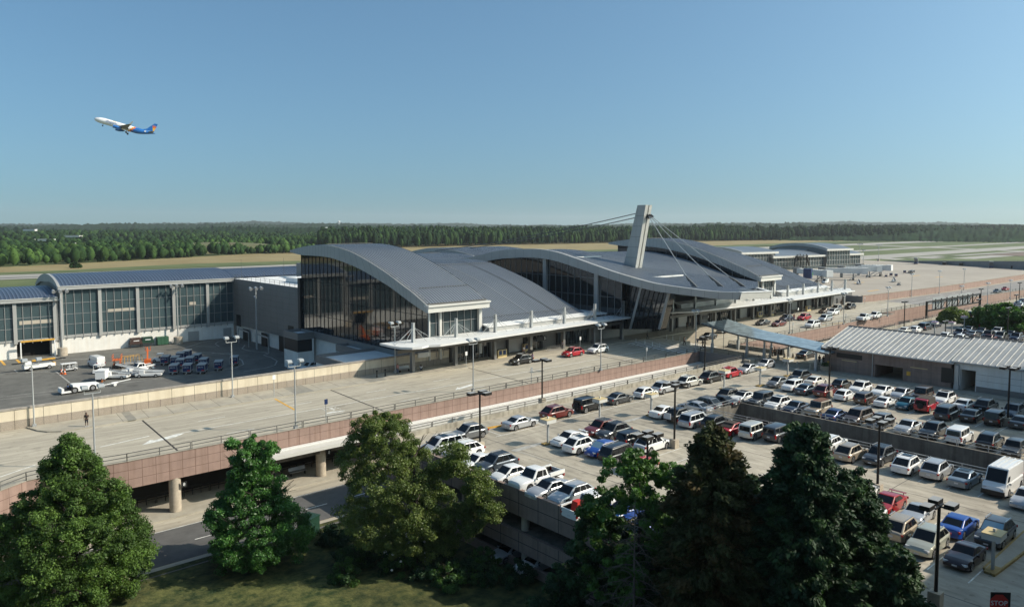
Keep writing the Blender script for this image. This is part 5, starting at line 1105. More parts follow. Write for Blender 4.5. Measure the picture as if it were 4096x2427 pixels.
CARS = [
 ('suv', 'maroon', b2(1968, 118), 0, 'maroon SUV along the parapet behind the black boxy off-roader', gP, ''),
 ('boxy', 'black', b3(440, 65), 0, 'black boxy off-roader with spare wheel on its back by the parapet', gP, 'spare'),
 ('sedan', 'dgrey', z2(320, 1000), 0, 'dark grey sedan by the parapet between off-roader and white hatchback', gP, ''),
 ('hatch', 'white', z2(765, 905), 0, 'small white hatchback by the parapet', gP, ''),
 ('suv', 'silver', z2(1085, 815), 0, 'silver SUV by the parapet with lamp heads in front of it', gP, ''),
 ('suv', 'sbeige', z2(1497, 718), 0, 'champagne SUV by the parapet between silver and black SUVs', gP, ''),
 ('suv', 'black', z2(1865, 645), 0, 'black SUV by the parapet next to the red SUV', gP, ''),
 ('suv', 'crimson', z2(2180, 572), 0, 'bright red SUV by the parapet near the footbridge', gP, ''),
 ('sedan', 'silver', zv(1220, 715), 180, 'small silver sedan nose to nose with the bright red SUV', gP, ''),
 ('hatch', 'silver', zv(1520, 640), 180, 'silver hatchback nearest the concrete bollards', gP, ''),
 ('sedan', 'black', zv(2190, 480), 0, 'black sedan under the walkway canopy behind the bollards', gP, ''),
 ('sedan', 'silver', b2(1712, 190), 0, 'lone silver sedan by the parapet behind the maroon SUV', gP, ''),
 ('suv', 'grey', b2(1352, 258), 180, 'grey SUV at the yellow kerb by the parapet', gE, ''),
 ('minivan', 'silver', b2(1165, 345), 180, 'silver minivan at the garage corner', gE, 'sunroof'),
 ('suv', 'white', b2(1315, 385), 180, 'white SUV half behind leaves beside the silver minivan', gE, ''),
 ('sedan', 'white', b2(1420, 465), 180, 'white sedan mostly hidden by leaves at the garage edge', gE, ''),
 ('suv', 'slate', b2(1545, 472), 180, 'dark slate SUV with black roof at the garage edge', gE, 'blackroof'),
 ('hatch', 'white', b2(1635, 550), 180, 'white round-nosed hatchback left of the white pickup', gE, ''),
 ('pickup', 'white', b2(1825, 575), 180, 'large white pickup truck with empty dark bed at the garage edge', gE, ''),
 ('sedan', 'silver', b2(1915, 650), 180, 'silver sedan with sunroof right of the white pickup', gE, 'sunroof'),
 ('wagon', 'silver', b3(325, 685), 180, 'silver wagon with roof rails right of the silver sunroof sedan', gE, ''),
 ('pickup', 'white', b3(470, 765), 0, 'white pickup with red load in its bed behind the leaves', gE, 'redload'),
 ('sedan', 'blue', b3(700, 800), 180, 'bright blue car hidden behind the dead twigs', gE, ''),
 ('suv', 'dblue', b3(880, 890), 180, 'dark blue SUV hidden behind the brown cedar', gE, ''),
 ('sedan', 'white', b3(312, 302), 180, 'white sedan with black bonnet in the middle island row', gD, 'hoodblack spoiler'),
 ('suv', 'maroon', b3(530, 228), 180, 'dark red crossover in the middle island row', gD, 'blackroof'),
 ('suv', 'white', b3(398, 340), 0, 'white SUV between the black-bonnet sedan and the blue car', gD, 'sunroof'),
 ('suv', 'dgrey', b3(620, 250), 180, 'dark grey-green SUV beside the dark red crossover', gD, 'blackroof'),
 ('hatch', 'blue', b3(535, 372), 180, 'bright blue car with silver sunshade in the windscreen', gD, 'shade spoiler'),
 ('cube', 'black', b3(748, 298), 0, 'small black hatchback beside the dark grey-green SUV', gD, ''),
 ('minivan', 'black', b3(660, 398), 0, 'black minivan right of the blue sunshade car', gD, ''),
 ('suv', 'white', b3(890, 335), 0, 'white crossover behind the dark four-headed lamp', gD, ''),
 ('sedan', 'red', b3(800, 475), 0, 'red car glimpsed through the green leaves', gD, ''),
 ('sedan', 'white', b3(975, 115), 0, 'white sedan leading the row along the ramp well', gD, ''),
 ('suv', 'black', b3(1085, 135), 0, 'black SUV with pale rack on its back', gD, 'rack'),
 ('minivan', 'silver', b3(1190, 168), 0, 'silver minivan with red tail lights by the ramp well', gD, ''),
 ('suv', 'black', b3(1335, 190), 0, 'black SUV between silver minivan and red convertible', gD, ''),
 ('sedan', 'crimson', b3(1455, 230), 0, 'red convertible with brown soft top by the ramp rail', gD, 'soft'),
 ('boxy', 'sbeige', b3(1600, 245), 0, 'beige boxy SUV right of the red convertible', gD, ''),
 ('boxy', 'dgrey', b3(1770, 262), 0, 'dark grey boxy SUV above the cypress top', gD, ''),
 ('sedan', 'dgrey', b3(1930, 282), 0, 'dark sedan just behind the cypress top', gD, ''),
 ('wagon', 'white', b4(578, 330), 0, 'white wagon half behind the cypress', gD, ''),
 ('suv', 'tan', b4(712, 395), 0, 'beige SUV with black windows right of the white wagon', gD, ''),
 ('suv', 'dgrey', b4(912, 418), 180, 'dark grey SUV with V-shaped grille behind the lamp pole', gD, 'blackroof'),
 ('suv', 'white', b4(1112, 478), 0, 'white sporty SUV with dark roof glass', gD, 'sunroof'),
 ('suv', 'silver', b4(1312, 512), 0, 'silver SUV between white sporty SUV and grey-blue sedan', gD, ''),
 ('sedan', 'sblue', b4(1510, 575), 0, 'grey-blue sedan left of the white cargo van', gD, 'sunroof'),
 ('van', 'white', b4(1775, 580), 180, 'tall white cargo van at the right edge', gD, ''),
 ('sedan', 'silver', b4(1945, 715), 180, 'silver car cut off at the right edge below the van', gD, ''),
 ('sedan', 'silver', z2(1595, 1148), 90, 'silver sedan parked crosswise at the head of the ramp well', gD, ''),
 ('suv', 'grey', z2(1745, 1085), 90, 'grey SUV parked crosswise beside the silver crosswise sedan', gD, ''),
 ('sedan', 'dgrey', z2(2020, 1045), 90, 'dark sedan parked crosswise, third of the crosswise cars', gD, ''),
 ('suv', 'black', z2(2180, 935), 0, 'black SUV glinting beside the crosswise dark sedan', gD, ''),
 ('sedan', 'white', r3(1345, 1283), 180, 'white sedan with black roof left of the dark off-road SUV', gD, 'blackroof'),
 ('boxy', 'dgrey', r3(1470, 1300), 180, 'dark off-road SUV with roof rack above the ramp wall', gD, ''),
 ('suv', 'white', r3(1592, 1325), 180, 'white SUV with sunroof above the ramp wall', gD, 'sunroof'),
 ('sedan', 'navy', r3(1715, 1355), 180, 'black sedan left of the rusty-roofed SUV', gD, ''),
 ('boxy', 'tan', r3(1872, 1363), 180, 'old beige SUV with rusty roof above the ramp wall', gD, 'rust'),
 ('sedan', 'dblue', b4(605, 138), 0, 'dark blue sedan right of the rusty-roofed SUV', gD, ''),
 ('minivan', 'brown', b4(762, 145), 180, 'brown minivan at the ramp wall', gD, ''),
 ('suv', 'grey', b4(920, 182), 180, 'grey SUV behind the four lamp heads', gD, ''),
 ('sedan', 'silver', b4(1110, 220), 180, 'silver sedan at the ramp wall right of the lamp heads', gD, ''),
 ('suv', 'black', b4(1285, 245), 180, 'black SUV at the ramp wall left of the white boxy SUV', gD, ''),
 ('boxy', 'white', b4(1472, 278), 0, 'white boxy SUV in the shade at the ramp wall', gD, ''),
 ('suv', 'black', b4(1685, 315), 0, 'black SUV in the shade at the far right ramp wall', gD, ''),
 ('cube', 'dgrey', b4(1855, 365), 180, 'dark compact car with pale bonnet stripes at the right edge', gD, ''),
 ('hatch', 'white', r4(662, 1268), 0, 'white hatchback with red tail lights left of the brown compact', gD, ''),
 ('cube', 'brown', r4(806, 1288), 0, 'grey-brown compact hatchback left of the white coupe', gD, ''),
 ('coupe', 'white', r4(945, 1315), 0, 'white coupe left of the teal hatchback', gD, ''),
 ('hatch', 'teal', r4(1093, 1328), 180, 'teal blue hatchback left of the red off-roader', gD, ''),
 ('boxy', 'crimson', r4(1232, 1335), 0, 'red off-roader with black top and rear spare wheel', gD, 'hardtop spare'),
 ('minivan', 'dgrey', r4(1382, 1385), 0, 'dark grey minivan right of the red off-roader', gD, ''),
 ('sedan', 'black', r4(1552, 1410), 0, 'black sedan right of the dark grey minivan', gD, ''),
 ('boxy', 'black', r4(1722, 1425), 0, 'black boxy SUV near the right lamp pole', gD, ''),
 ('sedan', 'dgrey', r4(1898, 1455), 0, 'dark sedan cut by the right edge below the shed', gD, ''),
 ('hatch', 'grey', r4(190, 1180), 180, 'grey hatchback heading the row beside the yellow sign', gD, ''),
 ('suv', 'black', r4(345, 1138), 180, 'black SUV with silver rails near the planter', gD, ''),
 ('cube', 'white', r4(298, 1203), 180, 'white cube-shaped car facing left beside the grey hatchback', gD, ''),
 ('sedan', 'offwhite', r4(458, 1172), 0, 'pale silver sedan beside the black SUV with silver rails', gD, ''),
 ('sedan', 'slate', r4(396, 1228), 0, 'slate blue sedan right of the white cube-shaped car', gD, ''),
 ('suv', 'maroon', r4(530, 1238), 0, 'dark red SUV at the foot of the lamp pole', gD, ''),
 ('hatch', 'black', r4(640, 1193), 0, 'black hatchback right of the lamp pole by the shed', gD, ''),
 ('suv', 'white', r4(772, 1217), 180, 'white SUV with chrome grille by the shed', gD, ''),
 ('sedan', 'white', r4(925, 1240), 180, 'white sedan by the shed passage', gD, ''),
 ('sedan', 'silver', r4(1060, 1258), 180, 'silver muscle sedan by the shed', gD, ''),
 ('boxy', 'brown', r4(1200, 1265), 180, 'dark old SUV with roof rack by the shed', gD, ''),
 ('suv', 'white', r4(1355, 1290), 180, 'white SUV with panoramic roof by the shed', gD, 'sunroof'),
 ('sedan', 'white', r4(1500, 1335), 0, 'white sedan with black rear glass right of the panoramic SUV', gD, ''),
 ('suv', 'black', r4(1650, 1340), 0, 'black SUV near the pale shed wall', gD, ''),
 ('suv', 'slate', r4(1838, 1380), 180, 'dark slate SUV behind the right lamp pole', gD, ''),
 ('sedan', 'white', b4(790, 668), 0, 'white sedan beside the cypress under the lamp', gD, ''),
 ('sedan', 'red', b4(968, 752), 180, 'bright red sedan with spoiler beside the cypress', gD, 'spoiler'),
 ('coupe', 'silver', b4(1175, 825), 180, 'silver convertible with open top behind the lamp heads', gD, ''),
 ('sedan', 'blue', b4(1465, 900), 0, 'bright blue sedan at lower right', gD, ''),
 ('sedan', 'white', b4(820, 850), 180, 'white car peeking through the cypress', gD, ''),
 ('suv', 'beige', b4(1070, 915), 0, 'beige SUV beside the cypress', gD, ''),
 ('suv', 'ltgold', b4(1250, 1010), 180, 'pale gold SUV nearest the front lamp pole', gD, ''),
 ('suv', 'dgrey', b4(1722, 950), 180, 'dark SUV with silver windscreen shade at lower right', gD, 'shade'),
 ('coupe', 'wine', b4(1508, 1112), 180, 'dark brown sports coupe at lower right', gD, ''),
 ('suv', 'black', z3(2020, 1195), 180, 'black SUV at the kerb with its tailgate raised', gR, 'openhatch'),
 ('suv', 'crimson', r3(160, 972), 180, 'red crossover at the left kerb', gR, ''),
 ('suv', 'white', r3(337, 948), 180, 'white SUV at the left kerb behind the red crossover', gR, 'sunroof'),
 ('sedan', 'black', r3(1105, 862), 180, 'black sedan driving toward the crosswalk', gR, ''),
 ('sedan', 'silver', zv(830, 75), 180, 'silver car on the road half under the walkway canopy', gR, ''),
 ('sedan', 'dgrey', z4(215, 785), 180, 'dark sedan at the kerb behind the canopy tip', gR, ''),
 ('sedan', 'maroon', z4(480, 803), 180, 'dark red sedan in the second lane', gR, ''),
 ('suv', 'navy', z4(605, 715), 180, 'dark SUV at the right kerb with raised tailgate', gR, 'openhatch'),
 ('suv', 'crimson', z4(903, 697), 180, 'red SUV at the right kerb', gR, ''),
 ('minivan', 'white', z4(1045, 812), 180, 'white minivan driving in the outer lane', gR, ''),
 ('minivan', 'silver', z4(1258, 713), 180, 'silver minivan driving behind the white minivan', gR, ''),
 ('sedan', 'brown', z4(1250, 592), 180, 'brown sedan at the far kerb', gR, ''),
 ('suv', 'grey', z4(1445, 548), 180, 'grey SUV at the far kerb behind the brown sedan', gR, ''),
 ('suv', 'white', z4(1388, 612), 180, 'white SUV with black roof stopped beside the far kerb', gR, 'blackroof'),
 ('suv', 'black', z4(1670, 518), 180, 'black SUV with open tailgate at the end of the far kerb', gR, 'openhatch'),
 ('pickup', 'white', z4(1910, 702), 180, 'white pickup at the pink wall near the far end', gR, ''),
 ('suv', 'white', z4(2090, 665), 180, 'white patrol-style SUV behind the white pickup', gR, ''),
 ('sedan', 'slate', zf(1965, 420), 180, 'dark sedan coming down the far exit road', gR, ''),
 ('sedan', 'red', zf(2128, 375), 180, 'red sedan coming down the far exit road', gR, ''),
 ('sedan', 'offwhite', zf(110, 1215), 0, 'cream sedan at the head of the far lot', gF, ''),
 ('hatch', 'white', zf(325, 1195), 0, 'white hatchback at the head of the far lot', gF, ''),
 ('minivan', 'dgrey', zf(505, 1130), 0, 'dark minivan by the far lot parapet', gF, ''),
 ('sedan', 'navy', zf(705, 1090), 0, 'dark blue sedan by the far lot parapet', gF, ''),
 ('suv', 'navy', zf(1215, 1255), 180, 'dark SUV leftmost in the far lot rows', gF, ''),
 ('sedan', 'slate', zf(1400, 1195), 180, 'slate sedan behind the leftmost dark SUV of the far lot', gF, ''),
 ('sedan', 'grey', zf(1480, 1285), 0, 'grey sedan right of the leftmost dark SUV of the far lot', gF, ''),
 ('sedan', 'dgrey', zf(1660, 1225), 180, 'dark sedan in the middle of the far lot', gF, ''),
 ('suv', 'black', zf(1790, 1300), 180, 'black SUV in the front far lot row', gF, ''),
 ('suv', 'white', zf(1985, 1230), 180, 'white SUV standing out among dark cars of the far lot', gF, ''),
 ('suv', 'dgrey', zf(2040, 1325), 180, 'dark grey SUV front right in the far lot', gF, ''),
 ('sedan', 'slate', zf(2240, 1285), 180, 'slate sedan behind the far lot lamp pole', gF, ''),
 ('suv', 'navy', zf(2355, 1345), 180, 'dark SUV at the far lot corner by the shed roof', gF, ''),
 ('suv', 'red', zf(1735, 1115), 0, 'red SUV in the shade of the far trees', gF, ''),
 ('pickup', 'white', zf(2010, 1105), 180, 'white crew-cab pickup beside the red SUV in the far lot', gF, ''),
 ('suv', 'black', zf(2295, 1145), 180, 'black SUV under the far trees', gF, ''),
 ('sedan', 'maroon', zf(2460, 1240), 180, 'maroon car at the right edge of the far lot', gF, ''),
 ('sedan', 'white', zf(930, 1320), 0, 'white sedan just above the shed roof', gF, ''),
 ('sedan', 'white', zf(1235, 1360), 0, 'white car roof showing over the shed ridge', gF, ''),
 ('sedan', 'maroon', zf(1800, 1372), 180, 'dark red car roof showing over the shed ridge', gF, ''),
 ('pickup', 'black', zf(1450, 910), 0, 'black pickup behind the small far tree', gF, ''),
 ('sedan', 'navy', zf(1610, 862), 0, 'navy sedan beside the black pickup near the far trees', gF, ''),
 ('pickup', 'white', zf(1900, 768), 0, 'white pickup behind the far trees', gF, ''),
 ('sedan', 'silver', zf(2440, 705), 0, 'silver car far back at the right edge', gF, ''),
 ('sedan', 'sblue', zf(2400, 668), 0, 'grey-blue car far back at the right edge', gF, ''),
 ('sedan', 'navy', zf(2490, 620), 0, 'dark car farthest back at the right edge', gF, ''),
]
for c in CARS: car(c[0], c[1], c[2], c[3], c[4], c[5], 0, c[6])
for (px, cl_, lb) in ((b2(1650, 1085), 'silver', 'pale car on the lower garage level, left of the column'), (b2(1832, 1165), 'white', 'pale car on the lower garage level, right of the column')): car('sedan', cl_, px, 180, lb, 'cars on the lower garage level', -7.0)
zf = zoomer(3600, 1080, .198); za = zoomer(0, 1330, .35928); zv = zoomer(2700, 1300, .23952); z2 = zoomer(2400, 1350, .23952); z3 = zoomer(1600, 1150, .23952); z4 = zoomer(3000, 1100, .23952); z5 = zoomer(1600, 1700, .27944)
# ================================================================ PEOPLE
def person(loc, rz, label, pose='stand', shirt=(.1, .1, .1), trouser=(.03, .03, .04), skin=None, hair=(.012, .009, .007), hold=None, z=0, vest=None, group=None):
    rt = thing('person', label, 'person', (loc[0], loc[1], z), rz, group)
    hip = .93 if pose != 'sit' else .22
    J = {'pel': (0, 0, hip), 'chest': (0.01, 0, hip+.38), 'neck': (0, 0, hip+.54), 'head': (.03, 0, hip+.66), 'crown': (.01, 0, hip+.79)}
    lean = .0
    def leg(s_):
        if pose == 'walk': k = .22*s_; return [(0, .09*s_, hip-.05), (.12*s_+.06, .10*s_, .50), (k, .10*s_, .09), (k+.17, .12*s_, .045)]
        if pose == 'sit': return [(0, .1*s_, hip-.05), (.40, .13*s_, hip+.22), (.52, .12*s_, .10), (.70, .12*s_, .05)]
        return [(0, .09*s_, hip-.05), (.02, .11*s_, .50), (0, .12*s_, .09), (.17, .14*s_, .045)]
    def arm(s_):
        c = hip+.46
        if pose == 'walk': k = -.24*s_; return [(0, .19*s_, c), (k*.5, .24*s_, c-.28), (k+.05, .23*s_, c-.52)]
        if pose == 'phone' and s_ > 0: return [(0, .19*s_, c), (.08, .26*s_, c-.26), (.22, .12*s_, c-.0)]
        if pose == 'sit': return [(0, .19*s_, c), (.06, .24*s_, c-.26), (.26, .14*s_, c-.30)]
        if pose == 'reach': return [(0, .19*s_, c), (.2, .24*s_, c-.16), (.44, .18*s_, c-.08)]
        return [(0, .19*s_, c), (-.02, .25*s_, c-.28), (.05, .26*s_, c-.54)]
    V, Ed, R = [], [], []
    def add(p, r, par=None):
        V.append(p); R.append(r); i = len(V)-1
        if par is not None: Ed.append((par, i))
        return i
    pel = add(J['pel'], (.135, .15)); ch = add(J['chest'], (.12, .165), pel); nk = add(J['neck'], (.055, .058), ch); hd = add(J['head'], (.095, .078), nk); add((.11, 0, hip+.635), (.035, .032), hd); add(J['crown'], (.075, .07), hd)
    for s_ in (1, -1):
        q = pel
        for p, r in zip(leg(s_), ((.095, .095), (.062, .062), (.042, .042), (.035, .04))): q = add(p, r, q)
        q = ch
        for p, r in zip(arm(s_), ((.058, .058), (.043, .043), (.028, .03))): q = add(p, r, q)
        a, b_ = [Vector(p) for p in arm(s_)[1:]]; d = (b_-a).normalized(); palm = add(tuple(b_+d*.06), (.026, .036), q); sd = Vector((1, 0, 0)) if abs(d.x) < .7 else Vector((0, 0, 1))
        for k, ln in ((-1.5, .075), (-.5, .09), (.5, .085), (1.5, .065)):
            m_ = add(tuple(b_+d*.11+sd*.017*k), (.009, .009), palm); add(tuple(b_+d*(.11+ln)+sd*.018*k+Vector((.01, -.012*s_, 0))), (.007, .007), m_)
        t1 = add(tuple(b_+d*.05+sd*.045), (.011, .011), palm); add(tuple(b_+d*.095+sd*.06), (.008, .008), t1)
    def skinned(name, V, Ed, R, mat, sub=1):
        me = bpy.data.meshes.new(name); me.from_pydata(V, Ed, []); o = link(bpy.data.objects.new(name, me)); m = o.modifiers.new('s', 'SKIN'); 
        for sv, r in zip(me.skin_vertices[0].data, R): sv.radius = r
        me.skin_vertices[0].data[0].use_root = True
        u = o.modifiers.new('u', 'SUBSURF'); u.levels = u.render_levels = sub
        dg = bpy.context.evaluated_depsgraph_get(); me2 = bpy.data.meshes.new_from_object(o.evaluated_get(dg)); bpy.data.objects.remove(o); bpy.data.meshes.remove(me)
        me2.materials.clear(); me2.materials.append(mat); me2.polygons.foreach_set('use_smooth', [True]*len(me2.polygons))
        o = link(bpy.data.objects.new(name, me2)); o.parent = rt; return o
    sk = m_skin if skin is None else M('skin_%d' % int(skin[0]*1000), skin, .6)
    skinned('body', V, Ed, R, sk)
    mt = lambda c: M('cloth_%d_%d_%d' % tuple(int(x*200) for x in c), c, .9)
    L1, L2 = leg(1), leg(-1); A1, A2 = arm(1), arm(-1); g = 1.16
    half = lambda a, b_, t: tuple(Vector(a).lerp(Vector(b_), t))
    skinned('shirt', [J['pel'], J['chest'], half(J['chest'], J['neck'], .55), A1[0], half(A1[0], A1[1], .75), A2[0], half(A2[0], A2[1], .75)], [(0, 1), (1, 2), (1, 3), (3, 4), (1, 5), (5, 6)], [(.15, .17), (.14, .185), (.085, .09), (.075, .075), (.062, .062), (.075, .075), (.062, .062)], mt(vest or shirt))
    kn = .92 if trouser[0] != .031 else .15
    skinned('trousers', [half(J['pel'], J['chest'], .12), L1[0], L1[1], half(L1[1], L1[2], kn), L2[0], L2[1], half(L2[1], L2[2], kn)], [(0, 1), (1, 2), (2, 3), (0, 4), (4, 5), (5, 6)], [(.15, .165), (.112, .112), (.078, .078), (.062, .062), (.112, .112), (.078, .078), (.062, .062)], mt(trouser))
    h_ = MB(); hx = hip+.70; h_.lathe([(.03, .115), (.075, .09), (.098, .03), (.1, -.03), (.085, -.10)], (-.02, 0, hx), n=14); ho = h_.build('hair', mt(hair), rt, smooth=True)
    f_ = MB()
    for s_ in (1, -1): f_.box((.108, .033*s_, hip+.665), (.012, .022, .012)); 
    f_.box((.108, 0, hip+.60), (.012, .05, .010)); f_.build('face_features', m_blk, rt)
    e_ = MB(); [e_.box((.02, .082*s_, hip+.655), (.035, .02, .06)) for s_ in (1, -1)]; e_.build('ears', sk, rt)
    sh = MB(); [sh.box((L[2][0]*.45+L[3][0]*.55, L[2][1], .05 if pose != 'sit' else .07), (.28, .10, .10), top=.85) for L in (L1, L2)]; sh.build('shoes', mt((.4, .4, .4) if 'white sh' in label else (.03, .03, .03)), rt)
    return rt
P = lambda q, z=0: at(q[0], q[1], z)
p = P(b1(606, 222), .15); person(p, rad(-100), 'person in black shirt and shorts with white shoes holding a phone on the left sidewalk', 'phone', (.012, .012, .014), (.031, .03, .035), skin=(.12, .065, .04), z=.15)
p = P(zoomer(1100, 1250, .23952)(2048, 1018), .15); person(p, rad(200), 'person in pink shirt and jeans standing by the bench', 'stand', (.42, .20, .18), (.06, .09, .15), z=.15)
p = P(zoomer(1100, 1250, .23952)(2440, 962), .15); person(p, rad(-120), 'person in white top sitting on the sidewalk by the wall', 'sit', (.6, .6, .6), (.05, .06, .09), skin=(.10, .055, .035), z=.15)
p = P(z3(2212, 1248)); person(p, rad(180), 'person in purple top standing behind the black SUV with raised tailgate', 'reach', (.22, .12, .26), (.03, .03, .035), skin=(.12, .065, .04))
p = P(z3(2068, 1120), .15); person(p, rad(-90), 'person in pale shirt behind the black SUV on the sidewalk', 'stand', (.5, .5, .5), (.03, .03, .04), z=.15)
p = P(z2(1405, 122)); person(p, rad(-70), 'person in black crossing alone on the crosswalk', 'walk', (.015, .015, .02), (.015, .015, .02))
p = P(z2(1715, 172)); person(p, rad(150), 'person in dark grey striding at the end of the crosswalk', 'walk', (.05, .05, .045), (.02, .02, .022))
p = P(z2(1752, 165)); person(p, rad(150), 'person in black walking behind the grey clad one at the crosswalk', 'walk', (.012, .012, .014), (.014, .014, .016))
p = P(zv(1622, 520)); person(p, rad(-60), 'person in grey beside dark luggage under the walkway canopy', 'stand', (.09, .09, .085), (.07, .07, .07))
p = P(zv(1662, 512)); person(p, rad(-80), 'person in black pushing luggage under the walkway canopy', 'reach', (.015, .015, .016), (.016, .016, .02))
p = P(zv(2410, 655)); person(p, rad(170), 'person in black at the planter by the shed corner', 'stand', (.015, .015, .016), (.02, .02, .02))
p = P(zv(2478, 668)); person(p, rad(180), 'second person in dark coat behind the planter at the shed', 'stand', (.04, .035, .03), (.02, .02, .02))
p = P(z4(735, 755)); person(p, rad(180), 'person in red top and blue trousers beside the dark SUV', 'stand', (.35, .07, .06), (.06, .07, .28))
p = P(z4(995, 745)); person(p, rad(-10), 'person with outstretched arm behind the red SUV', 'reach', (.05, .045, .04), (.03, .03, .03))
p = P(z4(1522, 512), .15); person(p, rad(180), 'person in dark clothes near the last kerb column', 'stand', (.02, .02, .022), (.02, .02, .022), z=.15)
p = P(z4(415, 690), .15); person(p, rad(180), 'person in pale shirt by the right doors', 'stand', (.3, .3, .3), (.03, .03, .03), z=.15)
p = P(ze_(1560, 995), .15); person(p, rad(180), 'person in black with white collar at the entrance doors', 'stand', (.02, .02, .022), (.02, .02, .022), z=.15)
p = P(ze_(888, 1165), .15); person(p, rad(-40), 'person in grey walking at the entrance kerb', 'walk', (.16, .16, .15), (.04, .04, .045), z=.15)
p = P(zoomer(1700, 1300, .31936)(1722, 300), .15); person(p, rad(10), 'person in light blue shirt by the luggage trolleys', 'walk', (.25, .3, .38), (.10, .10, .11), z=.15)
p = P(za(1137, 608), -6.7); person(p, rad(0), 'ramp worker in orange vest holding a white tow bar', 'reach', (.6, .16, .03), (.02, .02, .025), z=-6.7)
# ================================================================ STREET FURNITURE
def flood_lamp(base, top_y, label, heads=2, single=False, z=0, group='silver road lamps'):
    b_ = at(base[0], base[1], z); k = math.hypot(b_.x, b_.y); d = ray(base[0]+(top_y-base[1])*-.0*0, top_y); hgt = HCAM+d.z*k/math.hypot(d.x, d.y)-z
    rt = thing('street_lamp', label, 'street lamp', b_, 0, group); mb = MB(); mb.tube((0, 0, 0), (0, 0, hgt-.5), .10, .07, 10); mb.build('pole', m_steel, rt, smooth=True)
    mb = MB(); mb.box((0, 0, .15), (.42, .42, .3)); mb.build('base', m_galv, rt)
    mb = MB(); mb.bar((-.75, 0, hgt-.5), (.75, 0, hgt-.5), .09, .09); [mb.bar((s_*.75, 0, hgt-.5), (s_*.75, 0, hgt+.05), .07, .07) for s_ in (-1, 1)]; mb.build('bracket', m_steel, rt)
    for s_ in (-1, 1):
        mb = MB(); mb.prism([(s_*.75-.30, -.45, hgt-.02), (s_*.75-.30, .35, hgt+.16), (s_*.75-.26, .45, hgt+.34), (s_*.75-.22, -.15, hgt+.36), (s_*.75-.26, -.5, hgt+.12)], (.56, 0, 0)); mb.build('lamp_head', m_steel, rt)
    return rt
for (base, ty, lb, z) in ((b1(240, 222), r1(0, 1035)[1], 'silver twin floodlight pole at the left end of the sidewalk', .15), ((381, 1858), r1(0, 1225)[1], 'silver twin floodlight pole rising above the left oak', .25), ((1183, 1712), r2(0, 1045)[1], 'silver twin floodlight pole above the pink wall casting a shadow on the road', .25), (r1(1625, 1287), r1(0, 880)[1], 'silver twin floodlight pole against the cream wall', .15), (r2(840, 1115), r2(0, 775)[1], 'silver twin floodlight pole beside the bench and glass hall', .15), ((1893, 1562), r2(0, 895)[1], 'silver twin floodlight pole in front of the left canopy end', .25), ((2403, 1481), r3(0, 790)[1], 'silver twin floodlight pole near the white SUV at the kerb', .25), ((2782.5, 1408), r3(0, 690)[1], 'silver floodlight pole at the crosswalk', .25), (r3(1672, 845), r3(0, 612)[1], 'silver floodlight pole behind the walkway canopy', .25), (r4(652, 780), r4(0, 568)[1], 'silver floodlight pole by the silver minivan', .25), (r4(960, 725), r4(0, 527)[1], 'silver floodlight pole by the white pickup', .25), (r4(1127, 588), r4(0, 432)[1], 'first slim lamp pole along the pink apron wall', 0), (r4(1320, 565), r4(0, 412)[1], 'second slim lamp pole along the pink apron wall', 0), (r4(1492, 540), r4(0, 397)[1], 'third slim lamp pole where the pink apron wall bends', 0), (r4(1474, 617), r4(0, 517)[1], 'slim lamp pole over the gantry sign', .25), (r4(1656, 640), r4(0, 497)[1], 'slim lamp pole right of the gantry sign', .25), (r4(1815, 600), r4(0, 477)[1], 'slim lamp pole by the red car on the exit road', .25)):
    flood_lamp(base, ty, lb, z=z)
def box_lamp(base, top_y, label, heads=4, ped=True, z=0):
    b_ = at(base[0], base[1], z); k = math.hypot(b_.x, b_.y); d = ray(base[0], top_y); hgt = HCAM+d.z*k/math.hypot(d.x, d.y)-z
    rt = thing('parking_lamp', label, 'street lamp', b_, 0, 'dark parking lamps'); mb = MB(); mb.tube((0, 0, 0), (0, 0, hgt), .12, .10, 10); mb.build('pole', m_dkmet, rt, smooth=True)
    if ped: mb = MB(); mb.box((0, 0, .5), (.75, .75, 1.0)); mb.build('pedestal', m_conc2, rt)
    offs = {2: ((-.85, 0), (.85, 0)), 3: ((-.8, .45), (.8, .5), (.55, -.55)), 4: ((-.7, .55), (.7, .55), (-.7, -.55), (.7, -.55))}[heads]
    for (x, y) in offs:
        mb = MB(); mb.box((x, y, hgt-.02), (.95, .62, .30)); hd_ = mb.build('lamp_head', m_dkmet, rt); mb = MB(); mb.box((x, y, hgt+.136), (.93, .60, .012)); mb.build('top_plate', M('lamp_top', (.30, .30, .29), .5), hd_)
    mb = MB(); mb.bar((-.7, 0, hgt-.05), (.7, 0, hgt-.05), .1, .1); mb.bar((0, -.5, hgt-.05), (0, .5, hgt-.05), .1, .1); mb.build('arm', m_dkmet, rt)
    return rt
